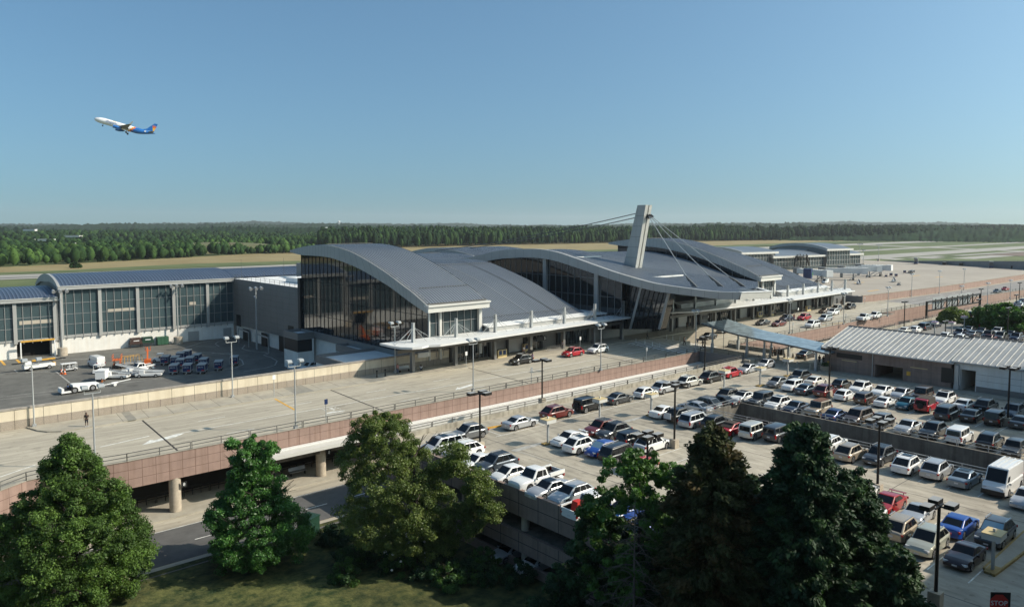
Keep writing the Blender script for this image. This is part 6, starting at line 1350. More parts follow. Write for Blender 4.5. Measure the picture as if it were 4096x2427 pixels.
for (base, ty, lb, n) in (((1920, 1800), r2(0, 1262)[1], 'dark box-head lamp among the cars at the garage corner', 3), (r2(1865, 1345), r2(0, 1032)[1], 'dark box-head lamp by the maroon SUV at the parapet', 3), (r3(1080, 1108), r3(0, 868)[1], 'slim dark lamp pole at the parapet beside the footbridge', 2), (b3(1042, 372), r3(0, 1195)[1], 'dark lamp with four box heads in the middle of the deck', 4), (r4(550, 1290), r4(0, 945)[1], 'dark lamp in front of the service building corner', 3), (b4(895, 695), b4(0, 180)[1], 'dark lamp with four box heads in front of the ramp wall', 4), (b4(1300, 1475), b4(0, 770)[1], 'nearest dark lamp with three box heads at lower right', 3), ((2587, 2030), b3(0, 282)[1], 'dark lamp with box heads rising out of the green leaves', 4), (r4(1797, 1487), r4(0, 1080)[1], 'dark lamp in front of the pale shed wall', 4), (r4(1075, 803), r4(0, 622)[1], 'dark lamp by the far parapet left of the gantry', 2), (zf(912, 1330), zf(0, 1035)[1], 'dark lamp between the purple topped signs in the far lot', 2), (zf(1582, 985), zf(0, 592)[1], 'dark lamp right of the small far tree', 2), (zf(1625, 770), zf(0, 380)[1], 'dark lamp at the right end of the gantry sign', 2), (zf(2165, 1390), zf(0, 765)[1], 'dark lamp among the far lot rows', 2), (zf(2345, 745), zf(0, 500)[1], 'dark lamp behind the far trees', 2), (zf(2405, 620), zf(0, 255)[1], 'dark lamp farthest right by the exit road', 2)):
    box_lamp(base, ty, lb, n, ped=base[1] > 1550)
def deck_sign(base, label, cap=m_tan, island=False):
    b_ = at(*base); rt = thing('section_sign', label, 'sign', b_, 0, 'parking section signs'); mb = MB(); mb.box((0, 0, 1.35), (.2, .2, 2.7)); mb.build('post', m_steel, rt)
    mb = MB(); mb.box((0, 0, 2.7), (1.5, 1.2, .42)); mb.box((0, 0, 3.05), (.16, .16, .3)); mb.build('sign_box', M('sign_white', (.55, .54, .50), .6), rt); mb = MB(); mb.box((0, 0, 2.935), (1.54, 1.24, .05)); mb.build('cap', cap, rt)
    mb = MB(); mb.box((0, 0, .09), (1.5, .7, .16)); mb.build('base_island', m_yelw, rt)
    return rt
for bx, lb in ((b3(160, 345), 'tan-topped section sign left of the black-bonnet sedan'), (b3(522, 185), 'tan-topped section sign behind the dark red crossover'), (z2(855, 1298), 'tan-topped section sign by the white sedan at the ramp well'), (zv(820, 1065), 'tan-topped section sign by the black SUV on the aisle'), (zv(1420, 1015), 'tan-topped section sign with yellow base by the grey hatchback'), (zv(1880, 850), 'tan-topped section sign near the bollards'), ((3970, 2284), 'tan-topped section sign on the kerbed island at lower right')): deck_sign(bx, lb)
m_pur = M('purple_cap', (.22, .12, .20), .6)
for bx, lb in ((zf(695, 1305), 'purple-topped section sign just above the shed roof'), (zf(1040, 1305), 'purple-topped section sign right of the twin lamp'), (zf(1295, 1175), 'purple-topped section sign on the far pale island'), (zf(1575, 1165), 'purple-topped section sign near the red SUV')): deck_sign(bx, lb, m_pur)
mb = MB(); q = [at(*x) for x in ((3950, 2285), (3935, 2278), (4096, 2130), (4160, 2100), (4180, 2150), (3975, 2305))]
mb.prism([(p.x, p.y, 0) for p in q], (0, 0, .16)); struct('kerb_island', mb, m_walk)
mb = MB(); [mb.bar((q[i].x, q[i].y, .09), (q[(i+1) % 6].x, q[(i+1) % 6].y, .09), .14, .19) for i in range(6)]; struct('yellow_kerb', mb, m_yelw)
for pa, pb in ((z5(1215, 55), z5(1520, 5)),):
    p, q = at(*pa), at(*pb); mb = MB(); mb.bar((p.x, p.y, .08), (q.x, q.y, .08), .25, .16); struct('yellow_kerb_stop', mb, m_yel)
# stop sign
p = at(3990, 2480, 0); rt = thing('stop_sign', 'red octagonal stop sign on a dark plate at the bottom right corner', 'sign', p, 0)
d = Vector((-.70, -.71, 0)); rv = Vector((.71, -.70, 0)); h_ = HCAM-0; k = math.hypot(p.x, p.y); dd = ray(3990, 2408); ht = HCAM+dd.z*k/math.hypot(dd.x, dd.y)
mb = MB(); mb.bar((0, 0, 0), (0, 0, ht+.3), .07, .07); mb.build('post', m_galv, rt)
c = Vector((0, 0, ht))+d*.06; mb = MB(); o8 = [c+rv*.6*math.cos(math.pi/8+math.pi/4*i)+Vector((0, 0, .6*math.sin(math.pi/8+math.pi/4*i))) for i in range(8)]; mb.prism(o8, d*.015); pl = mb.build('octagon', m_red, rt)
c2 = c-d*.035+rv*.10+Vector((0, 0, .08)); mb = MB(); mb.prism([c2+rv*a*.62+Vector((0, 0, b_*.62)) for a, b_ in ((-1, -1), (1, -1), (1, 1), (-1, 1))], d*.01); mb.build('back_plate', m_dkmet, rt)
lettering('STOP', .43, m_white, pl, c+d*.022, rv, (0, 0, 1), 'word')
# bollards
for bx, lb in ((zv(1585, 560), 'leftmost pale concrete bollard at the walkway'), (zv(1722, 583), 'second pale bollard, in front of the luggage'), (zv(1830, 558), 'third pale bollard beside the luggage'), (zv(1972, 563), 'fourth pale bollard in front of the black sedan'), (zv(2180, 590), 'fifth pale bollard at the tail of the black sedan'), (zv(1835, 678), 'front pale bollard behind the section sign'), (zv(2045, 706), 'front pale bollard in shadow, middle'), (zv(2265, 742), 'front pale bollard in shadow near the planter')):
    p = at(*bx); rt = thing('bollard', lb, 'bollard', p, 0, 'concrete bollards'); mb = MB(); mb.lathe([(.36, 0), (.36, .06), (.28, .12), (.22, .75), (.18, .95), (.08, 1.05)], n=16); mb.build('cone', m_conc2, rt, smooth=True)
for bx, lb in ((zoomer(1100, 1250, .23952)(1703, 1078), 'left black sidewalk bollard'), (zoomer(1100, 1250, .23952)(1842, 1056), 'right black sidewalk bollard')):
    p = at(*bx, .15); rt = thing('iron_bollard', lb, 'bollard', p, 0, 'black iron bollards'); mb = MB(); mb.lathe([(.16, 0), (.16, .1), (.10, .16), (.09, .9), (.15, .95), (.15, 1.1), (.06, 1.16)], n=14); mb.build('post', m_blk, rt, smooth=True)
# bench
p = at(*zoomer(1100, 1250, .23952)(2160, 985), .15); rt = thing('bench', 'silver metal bench by the wall near the pink-shirted person', 'bench', p, 0)
mb = MB(); mb.box((0, 0, .45), (2.2, .5, .06)); mb.build('seat', m_galv, rt); mb = MB(); mb.prism([(-1.1, .2, .55), (1.1, .2, .55), (1.1, .38, .95), (-1.1, .38, .95)], (0, .04, 0)); mb.build('backrest', m_galv, rt)
for x in (-.9, .9): mb = MB(); mb.box((x, 0, .22), (.07, .45, .44)); mb.build('leg', m_dkmet, rt)
p = at(*b2(160, 560), -6.5); dup(rt, p, 0, 'bench on the lower sidewalk in the dark under the road')
# lane signs, delineators, luggage
def post_sign(base, h, label, size=(.45, .65), mat=None, diamond=False, z=0.15):
    p = at(base[0], base[1], z); rt = thing('road_sign', label, 'sign', p, 0); mb = MB(); mb.tube((0, 0, 0), (0, 0, h), .05, n=8); mb.build('post', m_steel, rt)
    mb = MB()
    if diamond: mb.prism([(0, -.06, h-.75), (.6, -.06, h-.1), (0, -.06, h+.55), (-.6, -.06, h-.1)], (0, .03, 0)); mb.box((0, -.05, h-1.0), (.7, .03, .35))
    else: mb.box((0, -.07, h-size[1]/2), (size[0], .03, size[1]))
    mb.build('plate', mat or m_galv, rt); return rt
for bx, h, lb, m__ in ((zw(850, 1090), 2.9, 'blue plate lane sign behind the pink wall above the stencilled words', m_blue), (r2(1790, 1195), 2.6, 'lane sign behind the pink wall by the box lamp', m_galv), (z2(775, 400), 2.6, 'lane sign in the shadow of the flying canopy', m_galv), (r1(1915, 1285), 3.2, 'white slim sign on the sidewalk by the cream wall', m_white), (r2(1335, 1085), 2.9, 'white slim sign at the door 6 kerb', m_white), (r3(210, 945), 2.3, 'white slim sign behind the red crossover', m_white), (z4(710, 980), 2.6, 'lane sign behind the white minivan', m_galv), (z4(1595, 800), 2.4, 'lane sign behind the silver minivan', m_galv), (zv(370, 450), 2.6, 'lane sign at the end of the crosswalk', m_blue), (z4(595, 640), 1.6, 'small sign at the right doors', m_galv), (z4(1912, 480), 2.2, 'small sign at the dark enclosure', m_galv), (z4(800, 660), 1.9, 'white board sign on the right sidewalk', m_white)):
    post_sign(bx, h, lb, mat=m__)
post_sign(zv(808, 395), 4.2, 'diamond warning sign seen from behind beside the walkway canopy', diamond=True, mat=m_dkmet)
dl = thing('delineator', 'white lane delineator post on the crosswalk', 'delineator', (0, 0, 0), 0, 'delineators at the crosswalk'); mb = MB(); mb.tube((0, 0, .06), (0, 0, 1.15), .055, n=8); mb.build('post', m_white, dl); mb = MB(); mb.lathe([(.18, 0), (.16, .06)], n=10); mb.build('foot', m_blk, dl)
for k, bx in enumerate((z2(600, 105), z2(748, 132), z2(876, 157), z2(997, 178), ze_(1215, 1185), ze_(1320, 1205), ze_(1438, 1222), ze_(1543, 1240))):
    p = at(*bx); lb = ['first', 'second', 'third', 'last'][k % 4]+(' white delineator in the front line on the shaded crosswalk' if k < 4 else ' thin delineator in the back line beyond the crosswalk')
    if k == 0: dl.location = p; dl['label'] = lb
    else: dup(dl, p, 0, lb)
k0 = 0
for bx, lb in ((zv(1690, 505), 'black suitcase stack left of the third bollard'), (zv(1740, 500), 'black suitcases in the middle of the luggage heap'), (zv(1790, 500), 'black suitcases at the right of the luggage heap')):
    p = at(*bx); rt = thing('suitcase_stack', lb, 'luggage', p, random.uniform(-.2, .2)); mb = MB(); mb.box((0, 0, .42), (.75, .5, .72), top=.94); mb.box((.05, 0, .95), (.6, .42, .32), top=.9); mb.build('cases', m_blk, rt); mb = MB(); mb.bar((-.2, .2, .75), (-.2, .2, 1.25), .04, .04); mb.bar((.2, .2, .75), (.2, .2, 1.25), .04, .04); mb.bar((-.2, .2, 1.25), (.2, .2, 1.25), .04, .04); mb.build('handle', m_rail, rt)
# trolleys, rails, counters on the sidewalk
p = at(*zoomer(1700, 1300, .31936)(1610, 320), .15); rt = thing('trolley_row', 'row of nested luggage trolleys on the left sidewalk', 'trolleys', p, 0); mb = MB()
for k in range(10):
    x = -1.9+k*.42
    for y in (-.3, .3): mb.bar((x, y, .1), (x, y, 1.0), .03, .03); mb.bar((x, y, .15), (x+.75, y, .22), .03, .03)
    mb.bar((x, -.3, 1.0), (x, .3, 1.0), .04, .04)
mb.build('frames', m_chrome, rt)
for bx, lb in ((z3(1695, 1165), 'pair of ticket kiosks by the left doors'), (z3(2130, 1060), 'pale kerbside counter behind the black SUV'), (z4(160, 700), 'check-in counter at the right kerb'), (z4(350, 680), 'second check-in counter at the right kerb'), (z4(970, 600), 'white counter near the far column')):
    p = at(*bx, .15); rt = thing('kerb_counter', lb, 'counter', p, 0); mb = MB(); mb.box((0, 0, .75), (2.2, .6, 1.5)); mb.build('cabinet', m_tan, rt); mb = MB(); [mb.box((x, -.31, .95), (.7, .02, .8)) for x in (-.5, .5)]; mb.build('panel', m_blue, rt); mb = MB(); mb.box((0, 0, 1.53), (2.35, .7, .07)); mb.build('top', m_rail, rt)
railing('door_railing', 'dark railing in front of the left doors', [(79.6, 104.9), (86.2, 104.9)], .15, 1.0, 7, 1.6, m_rail, bars=4, r=.02)
railing('door_railing', 'long dark railing at the kerb of the central entrance', [(at(*ze_(845, 1090), .15).x, 101.9), (at(*ze_(1440, 985), .15).x, 101.9)], .15, 1.0, 20, 1.2, m_rail, bars=5, r=.02)
railing('door_railing', 'dark railing on the left sidewalk behind the trolleys', [(104, 105.6), (117, 105.6)], .15, 1.0, 20, 1.5, m_rail, bars=3, r=.02)
# gantry sign
g0, g1 = at(*zf(530, 1000), -2.2), at(*zf(1605, 800), -2.2); k = math.hypot(g0.x, g0.y); d = ray(*zf(545, 632)); ht = HCAM+d.z*k/math.hypot(d.x, d.y)
rt = thing('sign_gantry', 'dark sign gantry over the lower exit road, signs seen from behind', 'sign gantry', (g0.x, g0.y, g0.z)); mb = MB(); u = (g1-g0); u.z = 0
g1 = Vector((g1.x, g1.y, g0.z)); 
for g_ in (g0, g1): mb.box((g_.x, g_.y, (ht+g0.z-2)/2), (.5, .5, ht-g0.z+2))
for dz in (0, -2.6): mb.bar((g0.x, g0.y, ht-.2+dz), (g1.x, g1.y, ht-.2+dz), .4, .36)
for k in range(8):
    a, b_ = g0.lerp(g1, .15+k/10), g0.lerp(g1, .25+k/10); mb.bar((a.x, a.y, ht-2.8), (b_.x, b_.y, ht-.2), .14, .14); mb.bar((a.x, a.y, ht-2.8), (a.x, a.y, ht+.3), .2, .3)
mb.build('frame', m_dkmet, rt, world=True)
for a, b_ in ((.13, .33), (.40, .60), (.62, .84)):
    mb = MB(); p, q = g0.lerp(g1, a), g0.lerp(g1, b_); nn = Vector((u.y, -u.x, 0)).normalized()*-.5; mb.prism([Vector((p.x, p.y, ht-3.0))+nn, Vector((q.x, q.y, ht-3.0))+nn, Vector((q.x, q.y, ht+.7))+nn, Vector((p.x, p.y, ht+.7))+nn], nn*.1); mb.build('sign_back', m_galv, rt, world=True)
# ================================================================ APRON VEHICLES (left)
Z = -6.7
def wheels(rt, pts, r, w_=.25, hub=True):
    for (x, y) in pts:
        mb = MB(); mb.tube((x, y-w_/2, r), (x, y+w_/2, r), r, n=18); wv = mb.build('wheel', m_tyre, rt); 
        if hub: mb = MB(); s_ = -1 if y < 0 else 1; mb.tube((x, y+s_*w_/2, r), (x, y+s_*(w_/2+.015), r), r*.55, n=14); mb.build('hub', m_chrome, wv)
def gse(name, label, cat, px, rz, group=None, z=Z, zc=.8): p = at(px[0], px[1], z+zc); return thing(name, label, cat, (p.x, p.y, z), rad(rz), group)
# pushback tug
rt = gse('pushback_tug', 'long white aircraft tug with driver, nearest the cream wall', 'aircraft tug', za(875, 605), 184, zc=.9)
mb = MB(); mb.grid([[(x, y, z) for y, z in ((-1.25, .35), (-1.3, .9), (-1.05, zt), (1.05, zt), (1.3, .9), (1.25, .35))] for x, zt in ((-3.3, 1.35), (-1.5, 1.45), (.3, 1.6), (1.2, 1.62))]); mb.mm((1.2, -1.3, .3), (3.2, 1.3, .62)); mb.box((2.95, 0, .85), (.4, 2.5, .6)); mb.poly([(-3.3, -1.25, .35), (-3.3, -1.05, 1.35), (-3.3, 1.05, 1.35), (-3.3, 1.25, .35)]); mb.poly([(1.2, -1.3, .6), (1.2, -1.05, 1.62), (1.2, 1.05, 1.62), (1.2, 1.3, .6)]); mb.build('body', m_white, rt, smooth=35)
mb = MB(); mb.mm((1.25, -1.0, .62), (2.6, 1.0, .75)); mb.box((1.5, .3, 1.0), (.25, .6, .6)); mb.build('cockpit', m_blk, rt); wheels(rt, [(-2.1, -1.1), (-2.1, 1.1), (1.0, -1.1), (1.0, 1.1)], .62, .42)
pp = rt.matrix_basis @ Vector((1.75, -.3, 0)); person((pp.x, pp.y), rad(184), 'driver in blue shirt sitting in the aircraft tug', 'sit', (.06, .14, .32), (.02, .02, .03), skin=(.10, .055, .035), z=Z+.72)
mb = MB(); mb.tube((0, 0, .4), (5.2, 0, .9), .09, n=8); mb.tube((2.2, -.4, .3), (2.2, .4, .3), .3, n=12); mb.tube((1.6, 0, .55), (2.8, 0, .6), .2, n=8); rt = gse('tow_bar', 'white tow bar behind the aircraft tug', 'tow bar', za(1140, 588), 4, zc=.4); mb.build('bar', m_white, rt)
# vans
def van_on_apron(px, hd, lb, z=Z): return car('tvan', 'white', px, hd, lb, 'vans on the apron', z)
van_on_apron(za(1070, 318), 100, 'white high-roof van on the apron seen from behind'); 
car('suv', 'white', zoomer(1100, 1250, .23952)(385, 875), 200, 'white patrol SUV beside the white annex', 'vehicles by the annex', Z); car('minivan', 'white', zoomer(1100, 1250, .23952)(600, 885), 190, 'long white van behind the cream wall', 'vehicles by the annex', Z)
# baggage carts
def cart_proto():
    rt = thing('baggage_cart', '', 'baggage cart', (0, 0, 0), 0, 'navy baggage carts'); mb = MB(); mb.mm((-1.5, -.8, .5), (1.5, .8, .62)); mb.mm((-1.55, -.85, 1.95), (1.55, .85, 2.05))
    for x in (-1.5, 1.5):
        for y in (-.8, .8): mb.box((x, y, 1.25), (.08, .08, 1.5))
    for z_ in (.62, 1.93):
        for y in (-.8, .8): mb.box((0, y, z_), (3.05, .07, .07))
        for x in (-1.5, 1.5): mb.box((x, 0, z_), (.07, 1.6, .07))
    mb.build('frame', m_galv, rt); mb = MB(); mb.mm((-1.47, -.78, .63), (1.47, .78, 1.92)); cu = mb.build('curtain', m_blue, rt)
    mb = MB(); mb.mm((-1.46, -.785, .64), (-.5, -.79, 1.25)); mb.build('side_panel', M('grey_curtain', (.20, .20, .21), .7), rt)
    lettering('DELTA', .34, m_white, cu, (-1.485, .05, 1.5), (0, -1, 0), (0, 0, 1), 'lettering'); mb = MB(); mb.prism([(-1.49, .62, 1.38), (-1.49, .78, 1.38), (-1.49, .70, 1.62)], (-.01, 0, 0)); mb.mm((-1.49, -.7, .7), (-1.48, -.1, .95)); mb.build('emblem', m_red, cu)
    wheels(rt, [(-1.0, -.65), (-1.0, .65), (1.0, -.65), (1.0, .65)], .25, .14, False); mb = MB(); mb.bar((-1.5, 0, .45), (-2.4, 0, .25), .08, .08); mb.build('tow_hitch', m_white, rt); return rt
ct = cart_proto()
CT = [((1942, 398), 'front left navy cart with pale side panel'), ((2090, 395), 'navy cart second from left in the front row'), ((2252, 392), 'navy cart right of the front row with white frame'), ((2435, 358), 'lone navy cart right of the group'), ((1845, 300), 'navy cart behind the white tractor cab'), ((1950, 308), 'navy cart in the second row, left'), ((2012, 335), 'navy cart in the second row, middle'), ((2115, 315), 'long navy cart in the middle of the group'), ((2010, 262), 'navy cart in the third row, left'), ((2080, 240), 'navy cart at the back of the group'), ((2190, 282), 'navy cart in the third row, right'), ((2270, 330), 'navy cart half behind the right front cart')]
for k, (px, lb) in enumerate(CT):
    p = at(*za(*px), Z+1.1); rz = rad(62+random.uniform(-4, 4))
    if k == 0: ct.location = (p.x, p.y, Z); ct.rotation_euler = (0, 0, rz); ct['label'] = lb
    else: dup(ct, (p.x, p.y, Z), rz, lb)
p = at(*r1(1637, 1030), Z+1.1); dup(ct, (p.x, p.y, Z), rad(64), 'solitary navy cart farther right in the building shadow')
# tractors, loaders, lifts
def tractor(px, rz, lb, z=Z, colr=None):
    rt = gse('baggage_tractor', lb, 'baggage tractor', px, rz, z=z); mb = MB(); mb.box((.0, 0, .55), (2.6, 1.4, .6), top=.95); mb.box((-.3, 0, 1.9), (1.3, 1.35, .1)); [mb.box((x, y, 1.35), (.07, .07, 1.1)) for x in (-.9, .3) for y in (-.6, .6)]; mb.build('body', colr or m_white, rt); mb = MB(); mb.box((-.3, 0, 1.0), (.5, 1.0, .4)); mb.build('seat', m_blk, rt); wheels(rt, [(-.85, -.65), (-.85, .65), (.85, -.65), (.85, .65)], .34); return rt
tractor(za(1770, 285), 150, 'white baggage tractor with cab at the head of the carts'); tractor(za(1092, 410), 60, 'small white tractor behind the white box cart')
rt = gse('box_cart', 'white box cart in front of the small tractor', 'cart', za(1137, 475), 62, zc=1.1); mb = MB(); mb.mm((-1.4, -.9, .55), (1.4, .9, 2.2)); mb.mm((-1.45, -.95, 2.2), (1.45, .95, 2.28)); mb.build('box', m_white, rt); wheels(rt, [(-1, -.7), (-1, .7), (1, -.7), (1, .7)], .27, .15, False)
def belt_loader(px, rz, lb, z=Z, pitch=.28, cab=True):
    rt = gse('belt_loader', lb, 'belt loader', px, rz, z=z); mb = MB(); mb.mm((-2.6, -.9, .4), (2.4, .9, .85)); mb.box((1.2, .55, 1.2), (1.0, .5, .7)); mb.build('chassis', m_white, rt)
    z0, z1 = .95, .95+5.6*pitch; mb = MB(); mb.prism([(-3.0, -.55, z0), (3.0, -.55, z1), (3.0, -.55, z1+.14), (-3.0, -.55, z0+.14)], (0, .8, 0)); mb.build('belt', m_blk, rt); mb = MB(); [mb.prism([(-3.0, y, z0), (3.0, y, z1), (3.0, y, z1+.26), (-3.0, y, z0+.26)], (0, .1, 0)) for y in (-.65, .25)]; mb.build('side_rail', m_white, rt); wheels(rt, [(-1.6, -.8), (-1.6, .8), (1.6, -.8), (1.6, .8)], .36); return rt
belt_loader(za(1465, 442), 150, 'white belt loader with raised black belt'); belt_loader(za(1655, 450), 150, 'low white belt loader at the right of the loaders', pitch=.1); belt_loader(za(1290, 470), 140, 'white belt loader with yellow bumpers behind the box cart', pitch=.16)
car('pickup', 'white', za(1560, 385), 195, 'white pickup truck between the belt loaders', 'vehicles on the apron', Z)
def rack_truck(px, lb):
    rt = gse('deicing_truck', lb, 'loader truck', px, 188); mb = MB(); mb.mm((-3, -1, .6), (3, 1, 1.3)); mb.box((2.2, .5, 1.7), (1.2, .9, .9)); mb.build('chassis', m_white, rt); mb = MB(); mb.bar((-5.3, 0, 1.9), (5.0, 0, 1.85), .8, .16); mb.build('belt', m_blk, rt); mb = MB(); mb.box((-1, 0, 2.1), (4.5, .6, .25)); mb.box((-2.9, 0, 1.0), (.4, 1.9, .8)); mb.build('yellow_boom', m_yel, rt); wheels(rt, [(-1.8, -.9), (-1.8, .9), (1.8, -.9), (1.8, .9)], .45); return rt
rack_truck(za(430, 370), 'white loader truck with yellow boom at the left of the apron')
rt = gse('ground_power_cart', 'small white service cart with tanks and hoses', 'service cart', za(768, 385), 180); mb = MB(); mb.mm((-1.5, -.8, .4), (1.5, .8, .55)); [mb.box((x, y, 1.1), (.06, .06, 1.2)) for x in (-1.4, 0, 1.4) for y in (-.75, .75)]; mb.mm((-1.5, -.8, 1.65), (1.5, .8, 1.72)); mb.build('frame', m_white, rt); mb = MB(); [mb.tube((x, -.5, 1.0), (x, .5, 1.0), .38, n=14) for x in (-.8, .1)]; mb.build('tank', m_galv, rt); mb = MB(); mb.box((1.0, 0, .9), (.6, 1.0, .7)); mb.build('engine', m_rail, rt); wheels(rt, [(-1, -.7), (-1, .7), (1, -.7), (1, .7)], .3)
# lifts
rt = gse('scissor_lift', 'orange scissor lift with yellow rails', 'scissor lift', za(1306, 335), 70, zc=1.2); mb = MB(); mb.mm((-1.2, -.8, .5), (1.2, .8, .95)); mb.build('chassis', m_dkmet, rt); mb = MB(); [mb.bar((-1.1, y, .95+.3*k), (1.1, y, 1.25+.3*k), .07, .07) for k in range(3) for y in (-.6, .6)]; [mb.bar((1.1, y, .95+.3*k), (-1.1, y, 1.25+.3*k), .07, .07) for k in range(3) for y in (-.6, .6)]; mb.mm((-1.3, -.85, 1.85), (1.3, .85, 1.97)); mb.build('scissor', m_orange, rt)
mb = MB(); [mb.bar((x, y, 1.95), (x, y, 3.0), .06, .06) for x in (-1.3, 0, 1.3) for y in (-.85, .85)]; [mb.bar((-1.3, y, z_), (1.3, y, z_), .06, .06) for y in (-.85, .85) for z_ in (2.5, 3.0)]; mb.build('guard_rail', m_orange, rt); wheels(rt, [(-.9, -.8), (-.9, .8), (.9, -.8), (.9, .8)], .45)
rt = gse('boom_lift', 'orange boom lift with folded arm', 'boom lift', za(1645, 320), 70, zc=1.2); mb = MB(); mb.mm((-1.3, -.9, .4), (1.3, .9, .9)); mb.box((-.2, 0, 1.3), (1.8, 1.3, .9)); mb.build('chassis', m_orange, rt); mb = MB(); mb.bar((-.6, 0, 1.6), (.7, 0, 3.9), .28, .3); mb.bar((.7, 0, 3.9), (.4, 0, 2.3), .24, .26); mb.bar((.4, .1, 2.3), (1.1, .1, 4.3), .2, .2); mb.build('boom', m_orange, rt); mb = MB(); [mb.bar((1.2+x, y, 3.4), (1.2+x, y, 4.4), .05, .05) for x in (0, .8) for y in (-.5, .5)]; mb.mm((1.2, -.5, 3.36), (2.0, .5, 3.42)); mb.build('basket', m_orange, rt); wheels(rt, [(-.9, -.85), (-.9, .85), (.9, -.85), (.9, .85)], .42)
rt = gse('work_platform', 'yellow-railed work platform behind the white pickup', 'platform', za(1470, 325), 10, zc=1); mb = MB(); mb.mm((-2, -.8, .8), (2, .8, .95)); mb.build('deck', m_galv, rt); mb = MB(); [mb.bar((x, y, .9), (x, y, 2.4), .07, .07) for x in (-1.9, -.6, .6, 1.9) for y in (-.7, .7)]; [mb.bar((-1.9, y, 2.4), (1.9, y, 2.4), .06, .06) for y in (-.7, .7)]; mb.build('rails', m_yel, rt); wheels(rt, [(-1.4, -.7), (-1.4, .7), (1.4, -.7), (1.4, .7)], .35)
cn = None
for px, lb in (((684, 462), 'left orange traffic cone'), ((722, 464), 'right orange traffic cone')):
    p = at(*za(*px), Z); rt = thing('traffic_cone', lb, 'traffic cone', p, 0, 'orange cones'); mb = MB(); mb.box((0, 0, .04), (.6, .6, .08)); mb.lathe([(.24, .08), (.16, .55), (.06, 1.1)], n=12); mb.build('cone', m_orange, rt); mb = MB(); mb.lathe([(.175, .5), (.135, .72)], n=12); mb.build('white_band', m_white, rt)
# dumpsters
for px, colr, lb, kind in (((1525, 170), M('brown_steel', (.055, .03, .024), .6), 'brown rubbish compactor at the concourse wall', 0), ((1655, 155), m_green, 'green rubbish compactor on legs at the concourse wall', 0), ((1826, 140), M('green_steel', (.03, .10, .055), .6), 'square green dumpster at the concourse wall', 1)):
    p = at(*za(*px), Z); rt = thing('dumpster', lb, 'dumpster', (p.x, p.y+1.3, Z), rad(-4)); rt.scale = (.74, .8, .8); mb = MB()
    if kind: mb.mm((-1.9, -1.2, .2), (1.9, 1.2, 2.6)); [mb.mm((x-.06, -1.26, .2), (x+.06, -1.2, 2.6)) for x in (-1.8, -.6, .6, 1.8)]
    else: mb.prism([(-2.1, -1.5, 1.2), (-1.5, -1.5, 3.0), (1.5, -1.5, 3.0), (2.1, -1.5, 1.2)], (0, 2.6, 0))
    mb.build('bin', colr, rt); mb = MB()
    if kind: mb.mm((-1.95, -1.25, 2.6), (1.95, 1.25, 2.68))
    else: mb.mm((-1.6, -1.5, 3.0), (1.6, 1.1, 3.08))
    mb.build('lid', colr, rt)
    if not kind: 
        for x in (-1.9, 1.9): mb = MB(); mb.bar((x, -1.3, 0), (x*.95, -1.3, 1.6), .14, .14); mb.bar((x, .9, 0), (x*.95, .9, 1.6), .14, .14); mb.build('leg', colr, rt)
        mb = MB(); [mb.box((x, -1.51, 2.3), (.9, .02, .25)) for x in (-.4, .5)]; mb.build('notice', m_white, rt)
# height bar, bollards, bins
a, b_ = at(*za(238, 300), Z), at(*za(616, 262), Z); rt = thing('height_bar', 'yellow clearance bar on white posts before the dock', 'height bar', a); mb = MB(); [mb.bar((q.x, q.y, Z), (q.x, q.y, Z+4.1), .25, .25) for q in (a, b_)]; mb.build('posts', m_white, rt, world=True); mb = MB(); mb.bar((a.x, a.y, Z+4.2), (b_.x, b_.y, Z+4.2), .3, .35); mb.build('bar', m_yel, rt, world=True)
for pa, pb, lb in ((r1(1668, 910), r1(1738, 940), 'pale clearance bar at the grey block doors, farther'), (r1(1790, 950), r1(1876, 985), 'pale clearance bar at the grey block doors, nearer')):
    a, b_ = at(*pa, Z), at(*pb, Z); rt = thing('height_bar', lb, 'height bar', a); mb = MB(); [mb.bar((q.x, q.y, Z), (q.x, q.y, Z+3.8), .22, .22) for q in (a, b_)]; mb.bar((a.x, a.y, Z+3.9), (b_.x, b_.y, Z+3.9), .25, .3); mb.build('frame', m_fascia, rt, world=True)
for px, lb, col_ in (((1290, 150), 'grey wheelie bin beside the dock wall', m_galv), ((1308, 148), 'black wheelie bin beside the dock wall', m_blk)):
    p = at(*za(*px), Z); rt = thing('wheelie_bin', lb, 'bin', p); mb = MB(); mb.box((0, 0, .55), (.6, .6, 1.1), top=1.15); mb.box((0, 0, 1.14), (.75, .75, .1)); mb.build('bin', col_, rt)
for (x0, y0, x1, y1) in (((0, 308), (215, 270), 0, 0),): pass
mb = MB()
for pa, pb in (((0, 292), (215, 262)), ((600, 232), (1240, 168)), ((1260, 172), (1400, 168))): p, q = at(*za(*pa), Z), at(*za(*pb), Z); mb.bar((p.x, p.y, Z+.09), (q.x, q.y, Z+.09), .3, .18)
struct('yellow_apron_kerb', mb, m_yel)
mb = MB()
def pline(pts, w_=.14, z_=Z+.012):
    P_ = [at(*za(*p), z_) for p in pts]
    for p, q in zip(P_[:-1], P_[1:]):
        d = (q-p); n_ = Vector((-d.y, d.x, 0)).normalized()*w_; mb.poly([p-n_, q-n_, q+n_, p+n_])
pline([(245, 280), (300, 325), (420, 350), (700, 355)]); pline([(510, 200), (600, 270), (700, 292), (1300, 300), (1800, 265)]); pline([(620, 430), (775, 555)]); pline([(160, 412), (195, 445), (620, 430)]); pline([(2500, 85), (2430, 100), (2395, 125), (2440, 155)]); pline([(2180, 152), (2410, 156)], .2); pline([(2040, 175), (2240, 110), (2500, 62)]); pline([(0, 715), (1200, 580), (2500, 420)], .1); pline([(0, 745), (1200, 608)], .08); pline([(2130, 210), (2350, 220), (2500, 240)], .1)
cc = at(*r1(1640, 1010), Z)
